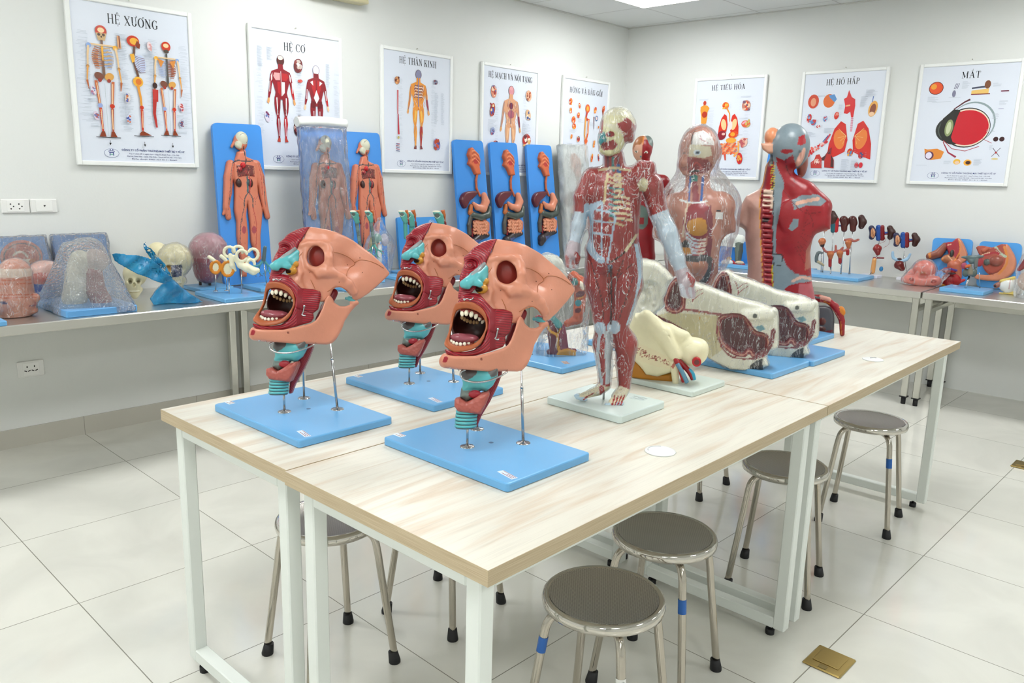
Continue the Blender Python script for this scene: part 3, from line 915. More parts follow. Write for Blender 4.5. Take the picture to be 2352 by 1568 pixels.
ACC = {'^': [(-.14, 1.08, 0, 1.22, .06), (0, 1.22, .14, 1.08, .06)], '.': [(0, -.2, 0, -.12, .1)], "'": [(0, 1.08, .1, 1.26, .07)],
       '`': [(0, 1.08, -.1, 1.26, .07)], '*': [(.1, 1.16, .2, 1.34, .06)], '%': [(.02, 1.16, -.06, 1.32, .06)], '>': [(.26, .98, .36, 1.12, .07), (.36, 1.12, .26, 1.16, .06)],
       'u': [(-.13, 1.16, 0, 1.07, .05), (0, 1.07, .13, 1.16, .05)], '!': [(.02, 1.2, .1, 1.34, .05)]}
def title_strokes(tx):
    """tx: list of (letter, accents)"""
    x = 0; out = []
    for ch, acc in tx:
        wd, st = GL[ch]
        out += [(a + x, b, c + x, d, w_) for a, b, c, d, w_ in st]
        m = {'E': .4, 'O': .42, 'A': .38, 'U': .41, 'C': .4}.get(ch, wd / 2)
        for q in acc: out += [(a + x + m, b, c + x + m, d, w_) for a, b, c, d, w_ in ACC[q]]
        x += wd + .06
    return out, x
def parse(s):
    out = []
    for ch in s:
        if ch in GL: out.append([ch, ''])
        else: out[-1][1] += ch
    return out

class Sheet:
    """flat print: coloured patches layered a hair apart; (x, y) in metres on the sheet"""
    def __init__(s, mp=None): s.mb = MB(); s.z = 0.0; s.mp = mp
    def P(s, p): return s.mp(*p) if s.mp else p
    def fill(s, pts, c, raw=False):
        s.z += .000012
        P = [p if raw else s.P(p) for p in pts]; n = len(P)
        cx = sum(p[0] for p in P) / n; cy = sum(p[1] for p in P) / n
        import mathutils
        vs = [(p[0], -s.z, p[1]) for p in P]
        tri = mathutils.geometry.tessellate_polygon([[Vector((p[0], p[1], 0)) for p in P]])
        s.mb.add(vs, [tuple(t) for t in tri], False, c); return s
    def line(s, pts, w, c, raw=False, w2=None):
        s.z += .000012
        P = [np.array(p if raw else s.P(p)) for p in pts]; n = len(P); w2 = w if w2 is None else w2
        L_, R_ = [], []
        for i in range(n):
            d = (P[min(i + 1, n - 1)] - P[max(i - 1, 0)]); d = d / (np.linalg.norm(d) + 1e-9); nn = np.array([-d[1], d[0]])
            ww = (w + (w2 - w) * i / max(n - 1, 1)) / 2
            L_.append(P[i] + nn * ww); R_.append(P[i] - nn * ww)
        vs = [(p[0], -s.z, p[1]) for p in L_ + R_]
        s.mb.add(vs, [(i, i + 1, n + i + 1, n + i) for i in range(n - 1)], False, c); return s
    def oval(s, c0, rx, ry, c, rot=0, n=18, raw=False):
        C = s.P(c0) if not raw else c0; a0 = math.radians(rot)
        pts = []
        for k in range(n):
            a = 2 * PI * k / n; x, y = rx * math.cos(a), ry * math.sin(a)
            pts.append((C[0] + x * math.cos(a0) - y * math.sin(a0), C[1] + x * math.sin(a0) + y * math.cos(a0)))
        return s.fill(pts, c, True)
    def notes(s, c0, n, w, rs, c='#b4bcc8', dy=.0062, raw=True, al=0):
        for i in range(n):
            l = w * rs.uniform(.55, 1); x = c0[0] + (w - l) * al
            s.line([(x, c0[1] - i * dy), (x + l, c0[1] - i * dy)], .0016, c, True)

RS = random.Random(4)
def around(S, cx, y0, y1, hw, ln, n=40, seed=1):
    """columns of tiny caption lines either side of a figure"""
    rs = random.Random(seed)
    for i in range(n):
        y = y0 + (y1 - y0) * i / n
        for sd in (-1, 1):
            if rs.random() < .25: continue
            l = ln * rs.uniform(.4, 1); x = cx + sd * (hw + rs.uniform(0, .01))
            S.line([(x, y), (x + sd * l, y)], .0011, '#b9c1cd', True)

def skeleton(S, cx, top, h, view='front'):
    """(cx, top) in sheet metres, figure h tall"""
    u = h; bone, ed, red, blu, yel = '#e8c79a', '#8a3a1c', '#c8381e', '#8aa6d8', '#eeb03a'
    Y = lambda f: top - f * u
    if view == 'side':
        S.oval((cx - .01 * u, Y(.06)), .062 * u, .052 * u, red, 0, raw=True); S.oval((cx, Y(.062)), .042 * u, .034 * u, yel, raw=True)
        S.fill([(cx + .03 * u, Y(.05)), (cx + .06 * u, Y(.085)), (cx + .05 * u, Y(.13)), (cx + .025 * u, Y(.12)), (cx + .01 * u, Y(.09))], ed, True)
        S.line([(cx, Y(.11)), (cx - .005 * u, Y(.17)), (cx - .02 * u, Y(.22)), (cx + .0 * u, Y(.32)), (cx + .02 * u, Y(.39)), (cx + .01 * u, Y(.44))], .022 * u, '#6d4a3a', True)
        S.fill([(cx - .05 * u, Y(.19)), (cx - .01 * u, Y(.18)), (cx + .005 * u, Y(.25)), (cx - .03 * u, Y(.27))], yel, True)
        S.oval((cx + .05 * u, Y(.27)), .055 * u, .085 * u, '#c4d0ea', 10, raw=True)
        for i in range(9): S.line([(cx, Y(.2 + .016 * i)), (cx + .05 * u, Y(.215 + .018 * i)), (cx + .095 * u, Y(.22 + .016 * i))], .005 * u, '#7d5a6a', True)
        S.oval((cx + .015 * u, Y(.45)), .05 * u, .05 * u, yel, raw=True); S.oval((cx + .02 * u, Y(.45)), .03 * u, .03 * u, '#d8742a', raw=True)
        S.line([(cx + .01 * u, Y(.48)), (cx + .03 * u, Y(.6)), (cx + .035 * u, Y(.7))], .026 * u, '#e39a3c', True, .02 * u)
        S.oval((cx + .035 * u, Y(.7)), .02 * u, .02 * u, red, raw=True)
        S.line([(cx + .035 * u, Y(.72)), (cx + .03 * u, Y(.93))], .026 * u, red, True, .018 * u); S.line([(cx + .036 * u, Y(.73)), (cx + .034 * u, Y(.9))], .008 * u, bone, True)
        S.fill([(cx + .0 * u, Y(.955)), (cx + .03 * u, Y(.93)), (cx + .12 * u, Y(.975)), (cx + .0 * u, Y(.98))], ed, True)
        S.line([(cx - .06 * u, Y(.985)), (cx + .14 * u, Y(.985))], .006 * u, '#222', True)
        return
    bk = view == 'back'
    S.oval((cx, Y(.045)), .05 * u, .052 * u, red, raw=True); S.oval((cx, Y(.035)), .03 * u, .022 * u, '#f2d2a0', raw=True)
    if bk:
        S.oval((cx, Y(.095)), .03 * u, .02 * u, '#54473f', raw=True)
    else:
        S.fill([(cx - .045 * u, Y(.06)), (cx + .045 * u, Y(.06)), (cx + .03 * u, Y(.125)), (cx - .03 * u, Y(.125))], '#c9a777', True)
        for sx in (-1, 1): S.oval((cx + sx * .02 * u, Y(.075)), .013 * u, .012 * u, '#4a3020', raw=True)
        S.oval((cx, Y(.092)), .007 * u, .009 * u, '#4a3020', raw=True)
    S.line([(cx, Y(.12)), (cx, Y(.45))], .02 * u, '#7c5c4c' if not bk else '#54504c', True, .026 * u)
    for i in range(10):
        wv = (.05 + .045 * math.sin((i + 1.5) / 10 * 2.6)) * u
        for sx in (-1, 1):
            c = ('#9a5030', '#c4763a') [i % 2] if sx < 0 else ('#caa060', '#9bb0dc')[i % 2]
            if bk: c = ('#9a4a28', '#c9a')[0] if sx > 0 else '#aab6d4'
            S.line([(cx + sx * .008 * u, Y(.195 + .017 * i)), (cx + sx * wv, Y(.185 + .018 * i)), (cx + sx * wv * .98, Y(.2 + .019 * i)), (cx + sx * wv * .45, Y(.225 + .016 * i))], .0065 * u, c, True)
    if not bk: S.line([(cx, Y(.175)), (cx, Y(.3))], .022 * u, yel, True, .01 * u)
    for sx in (-1, 1):
        S.line([(cx, Y(.165)), (cx + sx * .11 * u, Y(.165))], .014 * u, bone, True); S.oval((cx + sx * .115 * u, Y(.178)), .022 * u, .022 * u, blu if (sx < 0) != bk else yel, raw=True)
        if bk: S.fill([(cx + sx * .03 * u, Y(.2)), (cx + sx * .1 * u, Y(.175)), (cx + sx * .07 * u, Y(.27))], '#d88a3c', True)
        S.line([(cx + sx * .118 * u, Y(.18)), (cx + sx * .13 * u, Y(.26)), (cx + sx * .135 * u, Y(.35))], .019 * u, bone, True, .014 * u)
        S.oval((cx + sx * .136 * u, Y(.36)), .014 * u, .014 * u, '#b98a58', raw=True)
        S.line([(cx + sx * .136 * u, Y(.36)), (cx + sx * .15 * u, Y(.48))], .016 * u, '#e0a050', True, .01 * u)
        S.line([(cx + sx * .15 * u, Y(.48)), (cx + sx * .14 * u, Y(.56))], .02 * u, '#b8663a', True, .006 * u)
        S.oval((cx + sx * .045 * u, Y(.44)), .042 * u, .034 * u, '#d9a050' if sx > 0 else '#7c4a3a', 25 * sx, raw=True); S.oval((cx + sx * .04 * u, Y(.475)), .017 * u, .017 * u, '#fff' if 0 else '#a03c30', raw=True)
        S.line([(cx + sx * .075 * u, Y(.48)), (cx + sx * .055 * u, Y(.69))], .026 * u, '#c9673a', True, .02 * u); S.line([(cx + sx * .07 * u, Y(.5)), (cx + sx * .055 * u, Y(.68))], .009 * u, bone, True)
        S.oval((cx + sx * .053 * u, Y(.70)), .022 * u, .02 * u, '#98a8d8' if sx < 0 else red, raw=True)
        S.line([(cx + sx * .052 * u, Y(.72)), (cx + sx * .045 * u, Y(.93))], .024 * u, red if sx < 0 or bk else '#b05038', True, .016 * u); S.line([(cx + sx * .05 * u, Y(.73)), (cx + sx * .045 * u, Y(.91))], .008 * u, '#f0cf9e', True)
        S.fill([(cx + sx * .03 * u, Y(.93)), (cx + sx * .055 * u, Y(.93)), (cx + sx * .08 * u, Y(.98)), (cx + sx * .02 * u, Y(.98))], ed, True)
    S.line([(cx - .11 * u, Y(.985)), (cx + .11 * u, Y(.985))], .006 * u, '#222', True)
    S.line([(cx, Y(.5)), (cx, Y(.97))], .001, '#9aa', True)

def musclebody(S, cx, top, h, view='front', nerve=False, vess=False):
    u = h; Y = lambda f: top - f * u
    if nerve: A, B_, C_, D_ = '#e8963c', '#5a6488', '#b03a30', '#f2c05a'
    elif vess: A, B_, C_, D_ = '#d9a07a', '#4e5a80', '#9a2c34', '#e9b98a'
    else: A, B_, C_, D_ = '#8e1c28', '#e6e0e4', '#b8242a', '#5c1a20'
    def P(l, c): S.fill([(cx + x * u, Y(y)) for x, y in l], c, True)
    S.oval((cx, Y(.06)), .05 * u, .06 * u, '#5a4468' if view == 'back' else '#4a2422', raw=True); S.oval((cx, Y(.06)), .044 * u, .056 * u, '#5a2a28' if not (view == 'back' or nerve or vess) else ('#e4e2ee' if view == 'back' else ('#8a8aa8' if nerve else '#d9929a')), raw=True)
    if view == 'front' and not nerve: S.oval((cx, Y(.03)), .034 * u, .024 * u, '#f0d8d0' if not vess else '#e0a0a4', raw=True)
    if view == 'back': S.oval((cx, Y(.055)), .034 * u, .046 * u, '#f6f6fa', raw=True); P([(-.035, .1), (.035, .1), (.04, .17), (-.04, .17)], C_)
    P([(-.03, .1), (.03, .1), (.035, .17), (-.035, .17)], A if view == 'front' else '#7c1824')
    P([(-.03, .15), (.03, .15), (.12, .185), (.135, .23), (.1, .33), (.075, .42), (.09, .5), (-.09, .5), (-.075, .42), (-.1, .33), (-.135, .23), (-.12, .185)], A)
    for sx in (-1, 1):
        def Q(l, c): P([(sx * x, y) for x, y in l], c)
        Q([(.1, .19), (.135, .22), (.15, .3), (.155, .36), (.125, .36), (.11, .3)], A); Q([(.125, .36), (.155, .36), (.17, .44), (.175, .49), (.155, .49), (.135, .43)], C_ if sx > 0 else A)
        Q([(.155, .49), (.178, .49), (.19, .54), (.17, .56), (.155, .53)], '#e0a46a' if not view == 'back' else '#eacaa8')
        Q([(.012, .47), (.09, .47), (.095, .55), (.085, .64), (.065, .7), (.035, .7), (.02, .6)], A)
        Q([(.03, .7), (.068, .7), (.075, .78), (.06, .88), (.055, .95), (.035, .95), (.03, .86), (.022, .78)], A if sx < 0 else C_)
        Q([(.03, .945), (.058, .945), (.075, .985), (.03, .99)], '#c04a3a' if not nerve else '#7c3a40')
        if not (nerve or vess):
            if view == 'front':
                Q([(.012, .2), (.085, .2), (.1, .24), (.07, .285), (.012, .28)], C_ if sx > 0 else '#d9a0a0'); Q([(.01, .3), (.05, .3), (.045, .42), (.01, .46)], B_ if sx > 0 else C_)
                Q([(.11, .2), (.13, .24), (.13, .3), (.115, .28)], '#e8d8d8'); Q([(.055, .48), (.07, .48), (.06, .68), (.05, .68)], B_); Q([(.04, .72), (.05, .72), (.05, .92), (.043, .92)], B_)
                Q([(.14, .3), (.15, .3), (.155, .42), (.147, .42)], B_)
                for i in range(5): S.line([(cx + sx * .02 * u, Y(.5 + i * .01)), (cx + sx * (.03 + .012 * i) * u, Y(.66))], .0016, D_, True)
            else:
                Q([(.01, .18), (.08, .2), (.06, .3), (.02, .4), (.01, .4)], C_); Q([(.0, .3), (.04, .4), (.0, .47)], B_); Q([(.05, .19), (.09, .21), (.045, .25)], B_)
                Q([(.015, .44), (.08, .44), (.085, .52), (.015, .53)], '#6e1620'); Q([(.04, .56), (.05, .56), (.045, .7), (.04, .7)], B_); Q([(.13, .3), (.14, .3), (.15, .42), (.14, .42)], B_)
        else:
            rs = random.Random(7 + int(sx))
            for i in range(26):
                y = .17 + .31 * rs.random(); x = rs.uniform(.0, .1); S.line([(cx + sx * x * u, Y(y)), (cx + sx * (x + rs.uniform(-.02, .02)) * u, Y(y + .03))], .0022, rs.choice([B_, C_, B_, '#f0e8dc']), True)
            for i in range(16):
                y = .48 + .45 * rs.random(); x = .05 + rs.uniform(-.012, .012); S.line([(cx + sx * x * u, Y(y)), (cx + sx * (x + .004) * u, Y(y + .05))], .002, rs.choice([B_, C_, D_]), True)
            S.line([(cx + sx * .12 * u, Y(.2)), (cx + sx * .14 * u, Y(.35)), (cx + sx * .165 * u, Y(.5))], .003, B_, True)
            Q([(.03, .52), (.05, .5), (.07, .62), (.05, .66)], D_)
    if nerve:
        for i in range(9):
            for sx in (-1, 1): S.line([(cx, Y(.2 + .018 * i)), (cx + sx * .06 * u, Y(.195 + .018 * i)), (cx + sx * .065 * u, Y(.21 + .018 * i))], .0035, '#e8e4e8' if i % 2 else '#4c4c70', True)
        S.line([(cx, Y(.1)), (cx, Y(.46))], .012 * u, '#7a80b0', True)
    if vess:
        S.oval((cx, Y(.24)), .035 * u, .04 * u, '#7c2c3c', raw=True); S.oval((cx, Y(.34)), .055 * u, .05 * u, '#b0606a', raw=True); S.line([(cx, Y(.2)), (cx, Y(.46))], .01 * u, '#3a4670', True)
    if not (nerve or vess) and view == 'front': S.line([(cx, Y(.18)), (cx, Y(.46))], .006 * u, '#f0e4e4', True)

def blot(S, x, y, w, h, cs, seed=0, n=7):
    """small medallion of organ drawing: clustered patches of the print's inks"""
    rs = random.Random(seed)
    S.oval((x, y), w * .42, h * .45, cs[0], rs.uniform(-20, 20), raw=True)
    for i in range(n):
        S.oval((x + rs.uniform(-.25, .25) * w, y + rs.uniform(-.35, .35) * h), w * rs.uniform(.08, .2), h * rs.uniform(.06, .17), cs[1 + i % (len(cs) - 1)], rs.uniform(0, 90), raw=True)
    for i in range(4):
        yy = y + h * (.3 - .2 * i); S.line([(x - w * .5 - .012, yy), (x - w * .5 - .002, yy)], .001, '#b9c1cd', True); S.line([(x + w * .5 + .002, yy), (x + w * .5 + .014, yy)], .001, '#b9c1cd', True)

PW, PH = .615, .795
print_m = coat('poster_print', .22, spec=.5)
frame_m = plain('white_frame', '#eef0ee', .35)
def small_text(S_parent, s, x, z, size, c, nm, width=None):
    cu = bpy.data.curves.new(nm, 'FONT'); cu.body = s; cu.size = size; cu.align_x = 'LEFT'; cu.offset = size * .018
    o = bpy.data.objects.new(nm, cu); col.objects.link(o)
    bpy.context.view_layer.update()
    me = bpy.data.meshes.new_from_object(o.evaluated_get(bpy.context.evaluated_depsgraph_get()))
    bpy.data.objects.remove(o)
    co = np.array([v.co[:] for v in me.vertices]); fs = [tuple(p.vertices) for p in me.polygons]
    if len(co) == 0: return
    k = (width / (co[:, 0].max() - co[:, 0].min())) if width else 1
    co = (co - np.array([co[:, 0].min(), 0, 0])) * np.array([k, 1, 1])
    S_parent.z += .000012
    S_parent.mb.add([(x + p[0], -S_parent.z, z + p[1]) for p in co], fs, False, c)

def poster(name, label, O, U, Nn, ttl, th, tx, draw, lean=.0):
    """O: lower left corner on the wall; U along the wall; Nn out of the wall"""
    O = np.array(O, float); U = np.array(U, float); Nn = np.array(Nn, float)
    rz = math.atan2(U[1], U[0])
    t = thing(name, label, 'poster', tuple(O), rz, 'framed anatomy posters on the walls')
    f = MB(); k = .022
    for lo, hi in (((0, -.024, 0), (k, -.002, PH)), ((PW - k, -.024, 0), (PW, -.002, PH)), ((k, -.024, 0), (PW - k, -.002, k)), ((k, -.024, PH - k), (PW - k, -.002, PH))):
        f.box(lo, hi, .003)
    f.build('frame', frame_m, t)
    MB().tube([(PW / 2, -.001, PH + .012), (PW / 2, -.012, PH + .014)], .003, 8).build('nail', leg_steel, t)
    S = Sheet(); S.mb.col('#dce2ee').add([(k, -.016, k), (PW - k, -.016, k), (PW - k, -.016, PH - k), (k, -.016, PH - k)], [(0, 1, 2, 3)]); S.z = .0162
    st, wd = title_strokes(parse(ttl)); sx = tx[1] / wd
    for a, b, c, d, w_ in st:
        S.line([(tx[0] + a * sx, tx[2] + b * th), (tx[0] + c * sx, tx[2] + d * th)], w_ * (sx + th) / 2, '#26262e', True)
    # maker's emblem and address lines
    ex, ez = .165, .062
    S.oval((ex, ez), .036, .022, '#3a4a8c', raw=True, n=28); S.oval((ex, ez), .0345, .0207, '#dce2ee', raw=True, n=28)
    nb = '#2c3a80'
    for dx in (-.006, .006): S.line([(ex + dx, ez + .019), (ex + dx, ez + .014)], .006, nb, True)
    S.line([(ex - .016, ez + .009), (ex - .004, ez + .011), (ex + .004, ez + .011), (ex + .016, ez + .009)], .003, nb, True); S.line([(ex - .012, ez + .003), (ex + .012, ez + .003)], .004, nb, True)
    S.line([(ex - .008, ez + .003), (ex - .009, ez - .012)], .004, nb, True); S.line([(ex + .008, ez + .003), (ex + .009, ez - .012)], .004, nb, True); S.line([(ex - .006, ez - .006), (ex + .006, ez - .006)], .006, '#7fb8a8', True)
    small_text(S, 'CÔNG TY CỔ PHẦN THƯƠNG MẠI THIẾT BỊ Y TẾ HT', .215, .076, .0125, '#2a3878', 'txt', .325)
    small_text(S, 'Trụ sở chính: Số 16 ngách 92/11 - Nguyễn Khánh Toàn - Cầu Giấy', .25, .060, .008, '#6a6f90', 'txt', .26)
    small_text(S, 'Phường Quan Hoa - Quận Cầu Giấy - Thành phố Hà Nội - Việt Nam', .24, .047, .008, '#6a6f90', 'txt', .28)
    small_text(S, 'Điện thoại: 0987 321 811 - Email:', .262, .034, .008, '#6a6f90', 'txt', .235)
    draw(S)
    S.mb.build('print', print_m, t)
    return t

def d_bones(S):
    around(S, .155, .64, .2, .06, .06, 70, 1); around(S, .325, .64, .2, .05, .05, 60, 2); around(S, .47, .62, .2, .065, .05, 70, 3)
    skeleton(S, .155, .665, .535, 'front'); skeleton(S, .31, .645, .50, 'side'); skeleton(S, .47, .63, .475, 'back')
    S.line([(.235, .63), (.237, .57)], .014, '#d9a070', True, .018); S.line([(.238, .63), (.239, .575)], .005, '#7c3a2c', True)
    S.line([(.40, .33), (.402, .39)], .026, '#c03a34', True, .03); S.oval((.401, .41), .012, .015, '#3c2420', raw=True); S.line([(.396, .34), (.39, .27), (.398, .2)], .02, '#b8322c', True, .009)
    for x, y, cs in ((.1, .36, ['#dcd6e2', '#8a92c0', '#b8708a']), (.105, .24, ['#d8c8d8', '#7c86b8', '#b85a50']), (.26, .335, ['#e0d4cc', '#5868b0', '#c8784a']), (.26, .235, ['#cfd4ea', '#4c58a0', '#c8643c']),
                     (.535, .31, ['#e4ccd2', '#8a6a90', '#c05a5a']), (.53, .23, ['#c4c4d4', '#585c88', '#8c3c40']), (.385, .60, ['#e8d4d8', '#e0a0a0', '#dcb0b0'])):
        blot(S, x, y, .03, .05, cs, int(x * 1e4 + y * 1e3))
        S.notes((x - .03, y - .04), 3, .06, RS)
    for x in (.16, .33, .475):
        S.line([(x, .125), (x, .107)], .002, '#222', True); S.fill([(x - .006, .112), (x + .006, .112), (x, .1)], '#222', True)
def d_muscle(S):
    around(S, .19, .6, .2, .11, .04, 60, 4); around(S, .44, .58, .25, .11, .04, 50, 5)
    S.notes((.05, .68), 18, .035, RS); S.notes((.11, .68), 12, .04, RS); S.notes((.5, .63), 22, .03, RS)
    musclebody(S, .195, .645, .49, 'front'); musclebody(S, .43, .615, .47, 'back')
    blot(S, .31, .60, .07, .09, ['#6c2428', '#c4b0a8', '#8a3a34', '#e4dcd8'], 3, 9); blot(S, .32, .515, .04, .02, ['#c43c3c', '#d86a5a'], 5)
    blot(S, .10, .30, .04, .07, ['#d8d0e0', '#7c3a5c', '#7080b8'], 6); blot(S, .30, .26, .07, .13, ['#4a2024', '#c8a49c', '#7c2c30', '#3a4680'], 8, 12)
    blot(S, .53, .27, .03, .05, ['#c03c40', '#7c2a3c'], 9)
def d_nerve(S):
    around(S, .30, .6, .16, .12, .04, 60, 6)
    musclebody(S, .31, .675, .52, 'front', True)
    blot(S, .13, .59, .05, .055, ['#b87a58', '#e0a060', '#6c3c34'], 11); blot(S, .46, .61, .05, .035, ['#8c8ca0', '#3c4468', '#7c3c44'], 12)
    S.line([(.135, .53), (.135, .38)], .012, '#d06a70', True, .008); S.line([(.138, .38), (.142, .25)], .007, '#b82c3c', True, .014); blot(S, .14, .23, .02, .02, ['#d0c070', '#b0a060'], 13)
    S.line([(.125, .19), (.15, .19)], .003, '#a02c40', True)
    for i in range(5): S.line([(.118, .19 - .011 * i), (.15, .185 - .011 * i)], .0035, '#a8324a' if i % 2 else '#54588c', True)
    blot(S, .475, .20, .07, .09, ['#8a84b8', '#b8482c', '#58508c', '#c8503a'], 15, 10)
    S.notes((.45, .54), 34, .035, RS); S.notes((.51, .54), 34, .03, RS)
def d_vessel(S):
    around(S, .31, .6, .16, .13, .04, 60, 16)
    musclebody(S, .31, .655, .60, 'front', vess=True)
    blot(S, .125, .60, .07, .10, ['#d88a70', '#5a6aa0', '#e8c8b0', '#a03a34'], 17, 9); blot(S, .115, .47, .06, .11, ['#b85a4c', '#3c50a8', '#e8d0a0', '#8c2c30'], 18, 9)
    blot(S, .5, .60, .075, .09, ['#e0b090', '#c87050', '#9c5a48'], 19, 10); blot(S, .5, .46, .065, .09, ['#d8b088', '#4a5c90', '#e8d8c4'], 20, 9)
    blot(S, .12, .32, .05, .06, ['#8a9acc', '#3a4c8c', '#b85a60'], 21); blot(S, .49, .27, .11, .11, ['#b8342c', '#e0b070', '#6c2c30', '#f0e0d0'], 22, 9); blot(S, .15, .23, .07, .05, ['#c86a60', '#3c4468', '#d8a0a0'], 23)
    S.notes((.07, .40), 14, .09, RS); S.notes((.44, .39), 14, .09, RS)
def d_hip(S):
    O_, R_, Y_ = '#e2642c', '#c4382a', '#f0b03c'
    for x, y, w, h in ((.105, .60, .05, .06), (.22, .575, .03, .05), (.43, .555, .04, .06), (.54, .57, .04, .07), (.15, .46, .06, .06), (.16, .41, .06, .05), (.11, .53, .035, .05), (.21, .50, .04, .05)):
        blot(S, x, y, w, h, [O_, Y_, R_, '#f0d0b0'], int(x * 1e3 + y * 1e2), 8)
    S.oval((.325, .56), .03, .035, O_, raw=True); S.oval((.325, .56), .015, .02, Y_, raw=True); S.line([(.32, .53), (.31, .49), (.33, .465)], .02, R_, True)
    S.line([(.305, .49), (.3, .34), (.315, .31)], .018, '#e8a04c', True, .014); S.line([(.345, .48), (.34, .36), (.325, .31)], .022, '#d8602c', True, .016); S.line([(.343, .47), (.337, .36)], .007, '#f4dcb0', True)
    S.oval((.32, .30), .022, .02, O_, raw=True); S.line([(.318, .285), (.33, .10 + .03)], .024, '#d85a28', True, .013); S.line([(.316, .28), (.326, .15)], .008, '#f0c080', True)
    S.line([(.415, .5), (.42, .4)], .012, '#6c3038', True, .004); S.line([(.53, .56), (.545, .47)], .016, '#9c4024', True, .01); S.oval((.45, .49), .02, .022, '#5878a8', raw=True); S.oval((.45, .49), .012, .014, '#e8d0cc', raw=True)
    for x, y, w, h in ((.13, .325, .03, .045), (.22, .31, .045, .05), (.43, .28, .03, .07), (.26, .22, .025, .05), (.19, .20, .03, .05), (.41, .165, .035, .08), (.5, .17, .02, .07), (.1, .15, .04, .02), (.48, .42, .02, .025), (.52, .42, .02, .025), (.26, .135, .03, .04)):
        blot(S, x, y, w, h, [['#e8a050', O_, R_], ['#b8382c', '#3c3c60', '#e8b080']][int(y * 100) % 2], int(x * 1e3 + y * 1e2), 6)
    S.notes((.07, .27), 7, .08, RS); S.notes((.2, .47), 5, .08, RS); S.notes((.36, .45), 5, .08, RS); S.notes((.1, .38), 4, .1, RS)
def lungs(S, x, y, w, h, c1, c2):
    for sx in (-1, 1):
        S.fill([(x + sx * a * w, y + b * h) for a, b in ((.06, .0), (.14, .42), (.26, .5), (.4, .3), (.5, -.1), (.52, -.5), (.3, -.42), (.1, -.3))], c1, True)
        S.oval((x + sx * .26 * w, y + .02 * h), w * .13, h * .26, c2, -12 * sx, raw=True)
def d_digest(S):
    around(S, .32, .56, .15, .13, .05, 50, 24)
    blot(S, .285, .575, .07, .06, ['#e87a2c', '#d43c24', '#f0b040'], 31, 8); S.line([(.30, .55), (.325, .51), (.33, .45)], .012, '#e0902c', True, .006)
    lungs(S, .325, .425, .17, .17, '#d4301e', '#f0c890'); S.oval((.34, .42), .016, .035, '#f2d8d8', raw=True)
    S.oval((.27, .345), .04, .035, '#8c1c2c', 30, raw=True); S.oval((.285, .355), .015, .01, '#e8b8b0', raw=True); S.oval((.37, .35), .042, .027, '#dc4a1c', 10, raw=True); S.oval((.365, .352), .02, .016, '#f0a030', raw=True)
    S.oval((.355, .305), .045, .022, '#eca43c', raw=True)
    for i in range(6):
        for j in range(5): S.oval((.275 + .023 * i + .01 * (j % 2), .275 - .017 * j), .0155, .0085, ['#e87848', '#f2a878', '#d85a30'][(i + j) % 3], 30 * ((i + j) % 3), raw=True)
    S.line([(.31, .20), (.318, .15)], .018, '#d0482c', True, .01); S.line([(.42, .3), (.425, .22), (.39, .18)], .016, '#f0a850', True)
    S.oval((.10, .60), .014, .018, '#c03c24', raw=True)
    S.fill([(.065, .57), (.09, .585), (.125, .58), (.145, .56), (.13, .53), (.13, .49), (.125, .44), (.1, .435), (.08, .44), (.075, .5), (.065, .54)], '#e89a34', True); S.oval((.105, .51), .024, .025, '#b8341e', raw=True)
    blot(S, .125, .37, .06, .07, ['#e8702c', '#f2c040', '#c8302c'], 33); blot(S, .125, .315, .04, .04, ['#d88ca0', '#c03c50'], 34)
    blot(S, .46, .57, .085, .09, ['#c08070', '#7c5a6c', '#d85030', '#e8c0a0'], 35, 10); blot(S, .47, .43, .09, .06, ['#d8603c', '#c8b060', '#eca0b0'], 36); blot(S, .46, .29, .09, .08, ['#e0b8a8', '#b85a60', '#d8907c'], 37, 9)
    blot(S, .44, .165, .06, .10, ['#d4302c', '#e8a040', '#b82430'], 38, 9)
    for x, y in ((.41, .64), (.41, .475), (.4, .35), (.39, .225), (.05, .63)): S.notes((x, y), 2, .09, RS)
